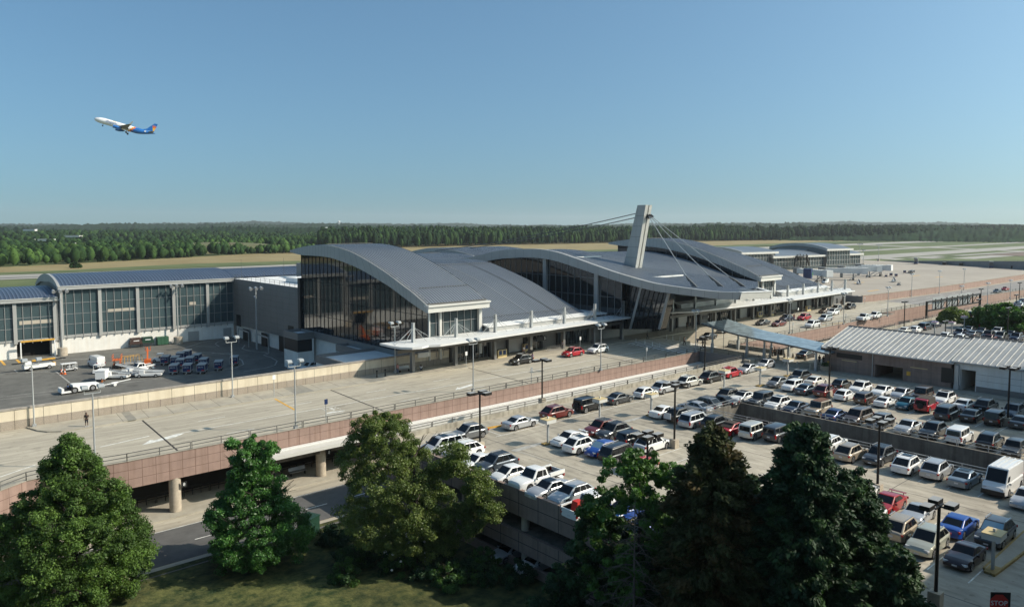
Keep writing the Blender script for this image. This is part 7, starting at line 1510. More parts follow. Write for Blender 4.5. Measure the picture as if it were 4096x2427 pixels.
P2 = [at(*r1(*p), Z+.012) for p in ((1480, 980), (1600, 985), (1690, 1030), (1700, 1060), (1640, 1085), (1470, 1110))]
for p, q in zip(P2[:-1], P2[1:]): d = q-p; n_ = Vector((-d.y, d.x, 0)).normalized()*.16; mb.poly([p-n_, q-n_, q+n_, p+n_])
P2 = [at(*r1(*p), Z+.012) for p in ((1710, 925), (1690, 950), (1740, 965), (1850, 975), (1870, 985), (1840, 995), (1890, 1010), (1935, 1035), (1920, 1065), (1850, 1085), (1700, 1110))]
for p, q in zip(P2[:-1], P2[1:]): d = q-p; n_ = Vector((-d.y, d.x, 0)).normalized()*.16; mb.poly([p-n_, q-n_, q+n_, p+n_])
struct('apron_markings', mb, m_faint)
mb = MB()
for px in ((5, 305, 55, 360), (185, 300, 230, 345)): p, q = at(*za(px[0], px[1]), Z+.012), at(*za(px[2], px[3]), Z+.012); mb.bar(p, q, .5, .012)
for px in ((760, 490), (860, 545), (950, 560), (1320, 450), (1160, 440)): p = at(*r4(*px), -6.7); mb.mm((p.x-6, p.y-.5, -6.70), (p.x+6, p.y+.5, -6.68))
struct('yellow_apron_bars', mb, m_yel)
# apron floodlights
def apron_mast(base, top_y, lb, n=3, z=Z, foot=True, arm=1.0):
    b_ = at(base[0], base[1], z); k = math.hypot(b_.x, b_.y); d = ray(base[0], top_y); hgt = HCAM+d.z*k/math.hypot(d.x, d.y)-z
    rt = thing('apron_floodlight', lb, 'floodlight', b_, 0, 'apron floodlight masts'); mb = MB(); mb.tube((0, 0, 0), (0, 0, hgt), .2, .13, 10); mb.build('pole', m_steel, rt, smooth=True)
    if foot: mb = MB(); mb.lathe([(1.1, 0), (1.1, 1.9)], n=18); mb.build('foot', m_conc2, rt, smooth=True)
    mb = MB(); mb.bar((-arm*1.4, 0, hgt), (arm*1.4, 0, hgt), .12, .12); mb.bar((0, -.2, hgt-2.0), (0, .6, hgt-2.2), .1, .1); mb.build('crossbar', m_rail, rt)
    for k in range(n): x = (k/(n-1)-.5)*2.8*arm; mb = MB(); mb.tube((x, -.55, hgt-.12), (x, .35, hgt+.22), .42*min(arm, 1.2), .3, 12); mb.build('lamp_head', m_galv, rt)
    mb = MB(); mb.tube((0, .2, hgt-2.4), (0, 1.0, hgt-2.1), .3, .22, 10); mb.build('lower_lamp', m_galv, rt); return rt
apron_mast(za(697, 255), r1(0, 548)[1], 'left apron floodlight with three heads at the dock'); apron_mast(za(1985, 125), r1(0, 512)[1], 'middle apron floodlight casting a shadow on the glass concourse'); apron_mast(r1(1795, 955), r1(0, 530)[1], 'right apron floodlight against the grey block', foot=False)
for px, ty, lb in ((r4(765, 335), r4(0, 220)[1], 'tall mast with lamps beyond the right concourse'), (r4(897, 338), r4(0, 226)[1], 'tall mast with lamps right of the right concourse')): apron_mast(px, ty, lb, 4, arm=3.2)
for px, ty, lb in ((r4(790, 372), r4(0, 262)[1], 'curved lamp mast at the jet bridges'), (r4(236, 345), r4(0, 285)[1], 'floodlight in front of the right concourse glass, left'), (r4(403, 345), r4(0, 280)[1], 'floodlight in front of the right concourse glass, middle'), (r4(655, 345), r4(0, 268)[1], 'floodlight in front of the right concourse tower')): apron_mast(px, ty, lb, 3, arm=1.6)
# ---- right apron
for px, lb in (((760, 490), 'dark belt loader alone on the right apron'), ((1005, 475), 'dark belt loader with raised belt on the right apron')): belt_loader(r4(*px), 30, lb, pitch=.25)
tractor(r4(1040, 497), 190, 'baggage tractor with driver on the right apron', colr=m_galv); tractor(r4(950, 440), 20, 'navy tractor pulling carts on the right apron', colr=m_blue)
for px, lb in (((985, 432), 'navy cart behind the right apron tractor, farther'), ((1020, 437), 'navy cart behind the right apron tractor, nearer'), ((1080, 413), 'grey cart standing by the long trailer')):
    p = at(*r4(*px), Z+1.1); dup(ct, (p.x, p.y, Z), rad(20), lb)
rt = gse('cargo_trailer', 'long dark trailer on the far right apron', 'trailer', r4(1128, 413), 12); mb = MB(); mb.mm((-6, -1.2, .9), (6, 1.2, 1.5)); mb.build('bed', m_dkmet, rt); mb = MB(); [mb.bar((-5.5, y, 1.5), (5.5, y, 2.3), .15, .15) for y in (-1, 1)]; mb.build('rails', m_galv, rt); wheels(rt, [(x, y) for x in (-4, -3, 3, 4) for y in (-1, 1)], .5, .3, False)
van_on_apron(r4(527, 478), 185, 'white van by the nearest jet bridge')
for px, lb in (((1160, 342), 'boarding stairs at the far wall, left'), ((1685, 368), 'boarding stairs at the far wall, right')):
    rt = gse('boarding_stairs', lb, 'boarding stairs', r4(*px), 195, zc=2); mb = MB(); mb.prism([(-5, -1.3, .8), (3, -1.3, 5.2), (6, -1.3, 5.2), (6, -1.3, 4.7), (3.2, -1.3, 4.7), (-5, -1.3, .3)], (0, 2.6, 0)); mb.build('flight', m_steel, rt); mb = MB(); mb.mm((-4, -1.2, .5), (5, 1.2, 1.4)); mb.build('chassis', m_blue, rt); wheels(rt, [(-3, -1.1), (-3, 1.1), (3.5, -1.1), (3.5, 1.1)], .5, .3, False)
for px, lb in (((1357, 357), 'dark equipment crate at the far wall, left'), ((1475, 362), 'dark equipment rack at the far wall, middle'), ((1775, 378), 'dark equipment crate at the far wall, right'), ((1835, 382), 'dark equipment box at the far wall, far right')):
    rt = gse('equipment_crate', lb, 'crate', r4(*px), 15, zc=1); mb = MB(); mb.box((0, 0, 1.2), (7, 2.4, 2.0)); mb.build('box', m_dkmet, rt); mb = MB(); mb.box((0, 0, 2.26), (7.2, 2.6, .1)); mb.build('lid', m_rail, rt)
rt = gse('stair_tower', 'dark steel stair tower in front of the right concourse', 'stair tower', r4(360, 375), 15, zc=2.5); mb = MB(); [mb.bar((x, y, 0), (x, y, 11), .5, .5) for x in (-5, 5) for y in (-2, 2)]; mb.mm((-6, -2.5, 9.3), (6, 2.5, 9.8)); mb.bar((5, -2.4, 9.5), (13, -2.4, 3), .8, 2.0); mb.bar((-6, 2.4, 9.5), (-11, 2.4, 3), .8, 2); mb.build('frame', m_dkmet, rt); mb = MB(); [mb.bar((-6, y, 10.8), (6, y, 10.8), .2, .2) for y in (-2.5, 2.5)]; mb.build('rails', m_dkmet, rt)
# utility box
p = at(*b2(235, 975), -6.7); rt = thing('utility_box', 'dark green utility cabinet beside the second tree', 'utility box', p, .4); mb = MB(); mb.box((0, 0, .9), (1.8, 1.4, 1.8)); mb.build('cabinet', m_green, rt); mb = MB(); mb.box((0, 0, 1.84), (1.95, 1.55, .1)); mb.build('lid', m_green, rt)
zf = zoomer(3600, 1080, .198)
# ================================================================ TREES
def np_mesh(name, verts, quads, mats, mi=None, smooth=False):
    me = bpy.data.meshes.new(name); nv, nq = len(verts), len(quads); k = quads.shape[1]
    me.vertices.add(nv); me.vertices.foreach_set('co', np.asarray(verts, np.float32).ravel())
    me.loops.add(nq*k); me.loops.foreach_set('vertex_index', np.asarray(quads, np.int32).ravel())
    me.polygons.add(nq); me.polygons.foreach_set('loop_start', np.arange(0, nq*k, k, dtype=np.int32))
    for m in mats: me.materials.append(m)
    if mi is not None: me.polygons.foreach_set('material_index', np.asarray(mi, np.int32))
    if smooth: me.polygons.foreach_set('use_smooth', np.ones(nq, bool))
    me.update(calc_edges=True); return me
def leaf_cloud(cent, rad_, n_each, size, up=.35, elong=1.6, droop=0, out_from=None, rng=RNG):
    "leaf quads scattered round clump centres"
    cent = np.asarray(cent); N = len(cent)*n_each; c = np.repeat(cent, n_each, 0); r = np.repeat(np.asarray(rad_)[:, None], n_each, 0)
    d = rng.normal(size=(N, 3)); d /= np.linalg.norm(d, axis=1, keepdims=True); rr = rng.random((N, 1))**.45; p = c+d*rr*r*np.array([1, 1, .75])
    n = d*.7+rng.normal(size=(N, 3))*.55+np.array([0, 0, up]); n /= np.linalg.norm(n, axis=1, keepdims=True)
    t = rng.normal(size=(N, 3)); 
    if out_from is not None: o = p-np.asarray(out_from); o[:, 2] *= .15; o /= np.linalg.norm(o, axis=1, keepdims=True)+1e-6; t = o*1.6+t*.5; t[:, 2] -= droop
    t -= n*(t*n).sum(1, keepdims=True); t /= np.linalg.norm(t, axis=1, keepdims=True)+1e-9; b = np.cross(n, t)
    s = size*(.6+.8*rng.random((N, 1))); t = t*s*elong*.5; b = b*s*.5
    v = np.stack([p-t-b*.55, p-b*.9+t*.1, p+t+b*.1, p+b*.9-t*.1], 1).reshape(-1, 3)
    return v, np.arange(N*4).reshape(-1, 4)
leafA = M('oak_leaf', (.054, .100, .020), .55, island=.45, trans=.28, spec=.35); leafA2 = M('oak_leaf_light', (.096, .165, .032), .55, island=.35, trans=.3, spec=.35)
leafB = M('maple_leaf', (.042, .115, .022), .45, island=.4, trans=.28, spec=.5); leafB2 = M('maple_leaf_light', (.072, .18, .034), .45, island=.35, trans=.3, spec=.5)
leafC = M('pear_leaf', (.088, .122, .030), .5, island=.4, trans=.3, spec=.4); leafC2 = M('pear_leaf_light', (.14, .18, .048), .5, island=.35, trans=.3, spec=.4)
leafD = M('cypress_spray', (.018, .045, .017), .6, island=.45, trans=.12, spec=.3); leafD2 = M('cypress_spray_light', (.034, .074, .024), .6, island=.4, trans=.15, spec=.3)
leafE = M('cedar_spray', (.042, .050, .016), .65, island=.45, trans=.12, spec=.25); leafE2 = M('cedar_spray_brown', (.066, .052, .020), .7, island=.4, trans=.12, spec=.2)
leafF = M('green_leaf', (.045, .10, .018), .5, island=.4, trans=.3, spec=.4); leafF2 = M('green_leaf_light', (.08, .17, .032), .5, island=.4, trans=.3, spec=.4)
def limbs(mb, base, H, spread, n, rng, rmain=.25, z0=.25):
    tips = []; mb.tube(base, base+Vector((0, 0, H*.9)), rmain, rmain*.2, 8)
    for k in range(n):
        a = rng.uniform(0, 6.28); z = H*(z0+(.85-z0)*k/n); p = base+Vector((0, 0, z)); L = spread*(1-.55*k/n)*rng.uniform(.7, 1.1); q = p+Vector((math.cos(a)*L, math.sin(a)*L, L*rng.uniform(.35, .8))); m = p.lerp(q, .5)+Vector((0, 0, -L*.06))
        mb.tube(p, m, rmain*.4, rmain*.25, 6, cap=False); mb.tube(m, q, rmain*.25, rmain*.07, 6, cap=False); tips.append(q)
        for j in range(3):
            a2 = a+rng.uniform(-1, 1); s_ = m.lerp(q, rng.uniform(0, .8)); e = s_+Vector((math.cos(a2)*L*.4, math.sin(a2)*L*.4, L*rng.uniform(.1, .4))); mb.tube(s_, e, rmain*.12, rmain*.04, 5, cap=False); tips.append(e)
    return tips
def broadleaf(label, base, prof, H, leaves, nclump, n_each, size, seed, trunk=.28, crad=1.0, shift=(0, 0), lobes=None, name='tree', cat='tree', holes=0, up=.35):
    "prof: list of (fraction of height, crown radius); clumps sit on and inside this envelope"
    rng = np.random.default_rng(seed); pr = random.Random(seed); rt = thing(name, label, cat, base); mb = MB(); limbs(mb, Vector((0, 0, 0)), H*.93, max(r for _, r in prof)*.8, 14, pr, trunk)
    mb.build('trunk', m_bark, rt, smooth=True); fr = [p[0] for p in prof]; rr = [p[1] for p in prof]; C_ = []; R_ = []; bump = [(pr.uniform(0, 6.28), pr.uniform(0, 1), pr.uniform(.55, 1.25)) for _ in range(26)]
    while len(C_) < nclump:
        f = fr[0]+(fr[-1]-fr[0])*pr.random(); r = float(np.interp(f, fr, rr)); a = pr.uniform(0, 6.28)
        k = 1.0
        for (ba, bf, bs) in bump:
            da = (a-ba+math.pi) % (2*math.pi)-math.pi; w_ = math.exp(-(da/.5)**2-((f-bf)/.13)**2); k += (bs-1)*w_
        if pr.random() > (r/max(rr))+.15: continue
        q = (.30+.70*pr.random()**.5)*r*k; C_.append((math.cos(a)*q+shift[0]*f, math.sin(a)*q+shift[1]*f, f*H+pr.uniform(-.3, .3))); R_.append(crad*pr.uniform(.55, 1.15)*(.6+.4*r/max(rr)))
    for L in (lobes or []):
        for _ in range(L[4]): d = rng.normal(size=3); d /= np.linalg.norm(d); q = pr.random()**.5*L[3]; C_.append((L[0]+d[0]*q, L[1]+d[1]*q, L[2]+d[2]*q*.9)); R_.append(crad*pr.uniform(.5, 1.0))
    v, q = leaf_cloud(C_, R_, n_each, size, up=up, rng=rng); ids = np.repeat((rng.random(len(C_)) < .38).astype(int), n_each)
    o = link(bpy.data.objects.new('crown', np_mesh('crown', v, q, leaves, ids))); o.parent = rt; return rt
def conifer(label, base, H, R0, leaves, nbr, seed, size=.155, droop=.35, taper=.85, name='conifer', light=.3, n_each=90, topf=0):
    rng = np.random.default_rng(seed); pr = random.Random(seed); rt = thing(name, label, 'tree', base); mb = MB(); mb.tube((0, 0, 0), (0, 0, H*.98), .3, .03, 8); C_ = []; R_ = []
    for k in range(nbr):
        f = .04+.95*(k/nbr); z = H*f; r = R0*(1-f)**taper*pr.uniform(.72, 1.12)+.12; a = k*2.399+pr.uniform(-.5, .5)
        p = Vector((0, 0, z)); q = p+Vector((math.cos(a)*r, math.sin(a)*r, r*(.12-droop*.4)+.25)); mb.tube(p, q, .05*(1-f)+.012, .01, 5, cap=False); m = max(2, int(r/.42))
        for j in range(m):
            t = (j+1)/m; c = p.lerp(q, .22+.78*t); C_.append(tuple(c+Vector((pr.gauss(0, .14), pr.gauss(0, .14), pr.gauss(0, .12)+.1*t)))); R_.append((.30+.42*(1-t*.6)*min(1, r/1.8))*pr.uniform(.8, 1.2))
    mb.build('trunk', m_bark, rt, smooth=True); v, q = leaf_cloud(C_, R_, n_each, size, up=.5, elong=2.3, droop=droop, out_from=(0, 0, H*.5), rng=rng)
    ids = np.repeat((rng.random(len(C_)) < light).astype(int), n_each); o = link(bpy.data.objects.new('crown', np_mesh('crown', v, q, leaves, ids))); o.parent = rt; return rt
def place(px, py, ztop, zb=-7.0):
    p = at(px, py, ztop); return Vector((p.x, p.y, zb)), ztop-zb
def stand(px, pb, pt, zb=-7.05):
    "base and height of a tree from the photo: foot at (px, pb), top at row pt"
    b_ = at(px, pb, zb); d = ray(px, pt); return b_, HCAM+d.z*math.hypot(b_.x, b_.y)/math.hypot(d.x, d.y)-zb
tb, th = stand(305, 2400, 1742); broadleaf('big dark green oak, first tree from the picture edge', tb, [(.02, 4.6), (.12, 6.0), (.28, 6.3), (.45, 5.2), (.62, 4.2), (.78, 3.0), (.9, 1.7), (1.0, .4)], th, (leafA, leafA2), 900, 230, .115, 3, crad=.78)
tb, th = stand(1015, 2262, 1752); broadleaf('bright green maple standing between the big oak and the bushy pear', tb, [(.06, 3.4), (.16, 5.2), (.32, 5.3), (.46, 4.2), (.62, 3.0), (.8, 2.2), (.92, 1.6), (1.0, .5)], th, (leafB, leafB2), 520, 190, .125, 5, crad=.66, lobes=[(1.5, -1.2, th*.93, .7, 8), (-1.2, .9, th*.97, .6, 7)])
tb, th = stand(1660, 2265, 1650); broadleaf('broad light green pear tree in front of the garage corner', tb, [(.10, 2.6), (.22, 4.2), (.38, 5.2), (.55, 4.8), (.72, 4.2), (.86, 3.4), (.95, 2.4), (1.0, .9)], th*.99, (leafC, leafC2), 560, 190, .11, 8, crad=.72, shift=(-2.2, 2.6), lobes=[(2.3, -3.0, th*.70, 2.0, 60), (3.6, -5.2, th*.56, 1.9, 60), (2.8, -4.2, th*.36, 2.0, 55), (3.8, -6.4, th*.43, 1.3, 30), (1.5, -2.4, th*.22, 1.6, 36)])
tb, th = place(2856, 1722, 11.6); conifer('brownish cedar with a pointed top, left of the dark cypress', tb, th, 5.2, (leafE, leafE2), 300, 21, droop=.25, taper=.62, light=.35, n_each=102)
tb, th = place(3225, 1712, 12.2); conifer('tall dark cypress at the ramp end of the tree group', tb, th, 5.6, (leafD, leafD2), 330, 22, droop=.2, taper=.62, light=.3, n_each=108)
tb, th = place(3405, 1905, 8.6); conifer('dark cypress sloping down beside the tall cypress', tb, th, 4.6, (leafD, leafD2), 240, 23, droop=.2, taper=.6, light=.35, n_each=102)
tb, th = place(3590, 2215, 5.0); conifer('lowest dark cypress beside the pale gold SUV', tb, th, 3.4, (leafD, leafD2), 190, 24, droop=.2, taper=.6, light=.35, n_each=90)
tb, th = place(3020, 1990, 6.5); conifer('olive cedar filling the gap below the brownish cedar', tb, th, 4.2, (leafD2, leafE), 230, 25, droop=.3, taper=.6, light=.5, n_each=96)
tb, th = place(2560, 1790, 8.8); broadleaf('loose green tree with thin branches left of the brownish cedar', tb, [(.15, 3.4), (.4, 4.3), (.6, 4.3), (.76, 3.7), (.9, 2.7), (1.0, .9)], th, (leafF, leafF2), 230, 150, .17, 31, trunk=.2, crad=.62, lobes=[(1.0, -3.5, th-1.5, 1.0, 12), (-2.2, 3.2, th-4.6, .9, 10)])
tb, th = place(2395, 1990, 4.2); broadleaf('dark low tree against the garage spandrels', tb, [(.05, 3.0), (.3, 3.6), (.6, 3.0), (.85, 1.8), (1.0, .5)], th, (leafD2, leafD), 150, 190, .16, 33, trunk=.16, crad=.7)
tb, th = place(2240, 2290, -1.5); broadleaf('dark bushy tree at the foot of the garage', tb, [(.0, 2.6), (.4, 3.2), (.8, 2.0), (1.0, .6)], th, (leafD, leafD2), 110, 190, .16, 35, trunk=.12, crad=.7)
tb, th = place(2700, 2250, .8); conifer('dark cedar at the bottom of the tree group', tb, th, 4.0, (leafD, leafE), 190, 36, droop=.3, taper=.6, n_each=96)
tb, th = place(3330, 2290, 1.6); conifer('dark cypress at the bottom edge', tb, th, 4.2, (leafD, leafD2), 190, 37, droop=.2, taper=.6, n_each=96)
tb, th = place(2975, 1905, 7.6); conifer('dark green cypress wedged between the brownish cedar and the tall cypress', tb, th, 4.6, (leafD, leafE), 250, 26, droop=.25, taper=.6, n_each=96)
tb, th = place(2640, 2010, 4.6); broadleaf('dark leafy tree filling the middle of the tree group', tb, [(.0, 3.4), (.3, 4.2), (.6, 3.6), (.85, 2.2), (1.0, .6)], th, (leafD, leafF), 260, 170, .15, 38, trunk=.16, crad=.7)
for k, (q, r_, lb) in enumerate((((1330, 2165), 1.9, 'dark ivy mound beside the lower road, leftmost'), ((1420, 2215), 2.2, 'dark ivy mound below the utility cabinet'), ((1540, 2262), 2.3, 'dark ivy mound under the left side of the pear tree'), ((1745, 2300), 2.6, 'dark ivy mound under the right side of the pear tree'), ((1900, 2310), 2.4, 'dark ivy mound near the lower garage wall'), ((2060, 2330), 2.6, 'dark ivy mound in the deep shade by the garage'))):
    broadleaf(lb, at(*q, -7.0), [(.0, r_), (.5, r_*.9), (.8, r_*.6), (1, .3)], 1.7, (leafD, leafD2), 46, 120, .13, 160+k, trunk=.05, crad=.5, name='shrub', cat='shrub')
# dead trees
def dead_tree(label, base, H, R0, seed, n=46):
    pr = random.Random(seed); rt = thing('dead_tree', label, 'tree', base); mb = MB(); mb.tube((0, 0, 0), (0, 0, H), .16, .02, 7); mb.build('trunk', M('dead_wood', (.14, .115, .095), .9), rt); mb = MB()
    for k in range(n):
        f = .35+.63*k/n; a = k*2.4+pr.uniform(-.4, .4); L = R0*(1.1-f)*pr.uniform(.7, 1.3)+.3; p = Vector((0, 0, H*f)); prev = p
        for j in range(4):
            t = (j+1)/4; q = p+Vector((math.cos(a)*L*t, math.sin(a)*L*t, L*(.35*t-.55*t*t))); mb.tube(prev, q, .030*(1-t*.7), .030*(1-t*.9), 5, cap=False)
            for s_ in range(3): b_ = prev.lerp(q, pr.random()); mb.tube(b_, b_+Vector((math.cos(a+pr.uniform(-1.2, 1.2)), math.sin(a+pr.uniform(-1.2, 1.2)), -pr.uniform(.1, .5))).normalized()*L*.22, .011, .005, 4, cap=False)
            prev = q
    mb.build('branch', M('dead_wood', (.14, .115, .095), .9), rt); return rt
tb, th = place(2545, 1955, 6.6); tb += Vector((-1.6, -1.2, 0)); dead_tree('bare dead tree with drooping twigs in front of the loose green tree', tb, th, 4.6, 41, 60)
tb, th = place(3095, 1905, 7.6); tb += Vector((-1.8, -1.0, 0)); dead_tree('pale dead treetop between brownish cedar and dark cypress', tb, th, 4.2, 42, 50)
tb, th = place(3190, 2230, 2.5); tb += Vector((-1.5, -.8, 0)); dead_tree('small grey dead tree low in the dark cypress', tb, th, 4, 43, 40)
# shrubs
for k, (x, y, r_, lb) in enumerate(((33.5, 60.5, 1.7, 'low shrub at the lawn edge left of the pear tree'), (36.5, 56.5, 1.9, 'white flowering shrub under the pear tree'), (31.2, 58.2, 1.4, 'reddish low shrub beside the utility cabinet'), (40, 56.5, 1.8, 'dark shrub at the garage wall'), (41.5, 51, 2.0, 'large dark shrub below the garage spandrel'), (38, 51.5, 1.5, 'small dark shrub on the shaded lawn'))):
    broadleaf(lb, Vector((x, y, -6.9)), [(.0, r_), (.4, r_*1.1), (.8, r_*.7), (1, .3)], r_*1.25, (leafF, leafD2), 38, 110, .13, 60+k, trunk=.06, crad=.5, name='shrub', cat='shrub')
    if k == 1:
        rt = [o for o in C.objects if o.get('label') == lb][0]; mb = MB()
        for _ in range(38): a = random.uniform(0, 6.28); q = Vector((math.cos(a)*1.9, math.sin(a)*1.9, random.uniform(.4, 3.4))); mb.box(q, (.16, .16, .12), rz=a)
        mb.build('blossom', m_white, rt)
# far right trees
for px, zt, lb, r_, sd in ((zf(1085, 790), 3.4, 'small pale green tree by the sign gantry', 3.6, 71), (zf(1830, 735), 5.4, 'left dark green tree in the far lot', 5.2, 72), (zf(2180, 700), 6.2, 'middle dark green tree in the far lot', 6, 73), (zf(2480, 745), 6, 'right dark green tree in the far lot at the picture edge', 6, 74)):
    p = at(*px, zt); 
    if sd > 71: p = p*1.0
    broadleaf(lb, Vector((p.x, p.y, -1)), [(.1, r_*.8), (.35, r_), (.65, r_*.85), (.9, r_*.5), (1, .5)], zt+1, (leafF, leafF2) if sd > 71 else (leafC, leafC2), 130, 110, .38, sd, crad=1.3)
# ================================================================ WOODS
def wood(name, pts, seed, mats, tuft=60, hmin=13, hmax=19, zf_=None, tsize=1.7, core=True, wide=.30):
    rng = np.random.default_rng(seed); N = len(pts); pts = np.asarray(pts); h = rng.uniform(hmin, hmax, N); r = h*wide*rng.uniform(.8, 1.25, N)
    n = tuft; d = rng.normal(size=(N, n, 3)); d /= np.linalg.norm(d, axis=2, keepdims=True); rr = rng.random((N, n, 1))**.35
    c = d*rr*np.stack([r, r, h*.42], 1)[:, None, :]; c[:, :, 2] += (h*.6)[:, None]; c += pts[:, None, :]; c = c.reshape(-1, 3); dn = d.reshape(-1, 3)
    nn = dn*.9+rng.normal(size=dn.shape)*.45+np.array([0, 0, .35]); nn /= np.linalg.norm(nn, axis=1, keepdims=True); t = rng.normal(size=dn.shape); t -= nn*(t*nn).sum(1, keepdims=True); t /= np.linalg.norm(t, axis=1, keepdims=True); b = np.cross(nn, t)
    s = (tsize*(.6+.7*rng.random((len(c), 1)))*np.repeat(h/16, n)[:, None]); v = np.stack([c-t*s*.5-b*s*.3, c-b*s*.5+t*s*.1, c+t*s*.5+b*s*.1, c+b*s*.5], 1).reshape(-1, 3); q = np.arange(len(v)).reshape(-1, 4)
    mi = np.repeat(rng.integers(0, len(mats), N), n); V, Q, MI = [v], [q], [mi]
    if core:
        m = 8; ang = np.linspace(0, 2*np.pi, m, endpoint=False); ring = np.stack([np.cos(ang), np.sin(ang)], 1); prof = [(.25, .12), (.80, .35), (.85, .62), (.5, .86), (.06, .98)]; off = len(v)
        cv = np.stack([np.concatenate([pts[:, None, :2]+ring[None]*(r*a*.88)[:, None, None], np.broadcast_to((pts[:, 2]+h*zc)[:, None, None], (N, m, 1))], 2) for a, zc in prof], 1).reshape(-1, 3)
        base = off+np.arange(N)[:, None, None]*(m*len(prof)); k = np.arange(len(prof)-1)[:, None]*m; i = np.arange(m)[None]; j = (i+1) % m
        fq = np.stack([k+i, k+j, k+m+j, k+m+i], -1).reshape(1, -1, 4); cq = (base.reshape(-1, 1, 1)+fq).reshape(-1, 4); V.append(cv); Q.append(cq); MI.append(np.repeat(rng.integers(0, len(mats), N), fq.shape[1]))
    o = link(bpy.data.objects.new(name, np_mesh(name, np.concatenate(V), np.concatenate(Q), mats, np.concatenate(MI)))); return tag(o, kind='stuff')
wm = [M('wood_leaf_a', (.021, .046, .013), .8, island=.4, spec=.1), M('wood_leaf_b', (.031, .062, .016), .8, island=.4, spec=.1), M('wood_leaf_c', (.015, .035, .012), .8, island=.4, spec=.1), M('wood_leaf_d', (.046, .085, .02), .8, island=.35, spec=.1)]
wp = [M('pine_a', (.011, .026, .011), .85, island=.4, spec=.1), M('pine_b', (.016, .036, .013), .85, island=.4, spec=.1), M('pine_c', (.024, .048, .015), .85, island=.35, spec=.1)]
def edge_line(xs, pts): return np.interp(xs, [p[0] for p in pts], [p[1] for p in pts])
ND = 3600
def ground_z(x, y): return -7.2
# nearer mixed wood on the left: from its edge back into the valley
EL = [(-400, 640), (60, 668), (120, 690), (200, 742), (260, 800), (330, 960), (380, 985), (480, 960), (560, 985), (800, 1000)]
def scatter(n, seed, xr, depth, line, clear=None, power=1.4, zfun=None):
    rng = np.random.default_rng(seed); out = []
    while len(out) < n:
        x = rng.uniform(*xr); d = depth*rng.random()**power; y = float(edge_line(x, line))+d+rng.uniform(0, 14)
        if clear and clear(x, y): continue
        out.append((x+(y-700)*.45, y, (zfun(x, y, d) if zfun else -7.4)))
    return out
hill = lambda x, y: ((x+(y-700)*.45-330)/105)**2+((y-890)/62)**2 < 1
zl = lambda x, y, d: -7.4+min(6, d*.006)-3*math.exp(-((d-350)/200)**2)
tag(wood('mixed_wood', scatter(3000, 91, (-330, 420), 260, EL, hill, 1.0, zl), 1, wm, 100, 6, 16, tsize=1.15, wide=.38), label=None)
wood('hill_foot_wood', [(RNG.uniform(300, 430), RNG.uniform(800, 850), -7.4) for _ in range(170)]+[(RNG.uniform(180, 250), RNG.uniform(760, 800), -7.4) for _ in range(60)], 7, wm, 90, 5, 11, tsize=1.0, wide=.42)
tag(wood('valley_wood', scatter(4200, 92, (-700, 900), 1500, [(a, b_+240) for a, b_ in EL], None, 1.2, zl), 2, wm[:3]+[wp[1]], 44, 9, 16, tsize=2.0, wide=.46))
# tall dark pines across the middle and the right
PLn = [(300, 1000), (420, 950), (560, 900), (760, 900), (1000, 880), (1388, 829), (1573, 775), (1700, 670), (1977, 648), (2520, 632), (3600, 600)]
zp = lambda x, y, d: -7.4+min(11, d*.05)
def scatter2(n, seed, xr, depth, line, power=1.0):
    rng = np.random.default_rng(seed); out = []
    while len(out) < n:
        x = rng.uniform(*xr); d = depth*rng.random()**power; y = float(edge_line(x, line))+d; out.append((x+d*.5, y, zp(x, y, d)))
    return out
wood('pine_wood', scatter2(3600, 93, (470, 1500), 190, PLn), 3, wp+[wm[1]], 74, 12, 24, wide=.23, tsize=1.25)
wood('far_pine_wood', scatter2(2200, 94, (1400, 3600), 260, PLn), 4, wp, 44, 16, 25, wide=.28, tsize=2.4)
# ridges at the horizon: undulating ground clothed in trees
def ridge(name, D, zbase, amp, seed, y0=-28, y1=28, cols=900, mat=None, bump=6):
    rng = np.random.default_rng(seed); th0 = math.atan2(FW.y, FW.x); rows = 9; an = th0+np.radians(np.linspace(y1+14, y0-14, cols)); base = sum(np.sin(an*f+rng.uniform(0, 6))*a for f, a in ((9, 1), (23, .55), (51, .35), (117, .15)))*amp
    V = []
    for k in range(rows):
        t = k/(rows-1); dist = D*(1+.35*(1-t)*-1+.0); dist = D*(.72+.28*t); nz = rng.normal(size=cols)*bump*.4+rng.normal(size=cols)*bump*.3*(rng.random(cols) > .7); z = -7+(zbase+base+7)*t**.8+nz*(.3+.7*t)*1.0; dj = dist+rng.normal(size=cols)*D*.006; V.append(np.stack([np.cos(an)*dj, np.sin(an)*dj, z], 1))
    V.append(np.stack([np.cos(an)*D*1.1, np.sin(an)*D*1.1, np.full(cols, -30.)], 1)); V = np.concatenate(V); i = np.arange(cols-1)[None]; k = np.arange(rows)[:, None]*cols; Q = np.stack([k+i, k+i+1, k+cols+i+1, k+cols+i], -1).reshape(-1, 4)
    o = link(bpy.data.objects.new(name, np_mesh(name, V, Q, [mat or wm[0]]))); return tag(o, kind='structure')
mr = M('ridge_trees', (.017, .036, .014), .95, var=.5, scale=.02, spec=.05)
ridge('near_ridge', 2300, 17, 4, 5, mat=mr, bump=7); ridge('middle_hills', 4300, 26, 7, 6, mat=mr, bump=8); ridge('horizon_hills', 8000, 40, 12, 7, mat=mr, bump=9)
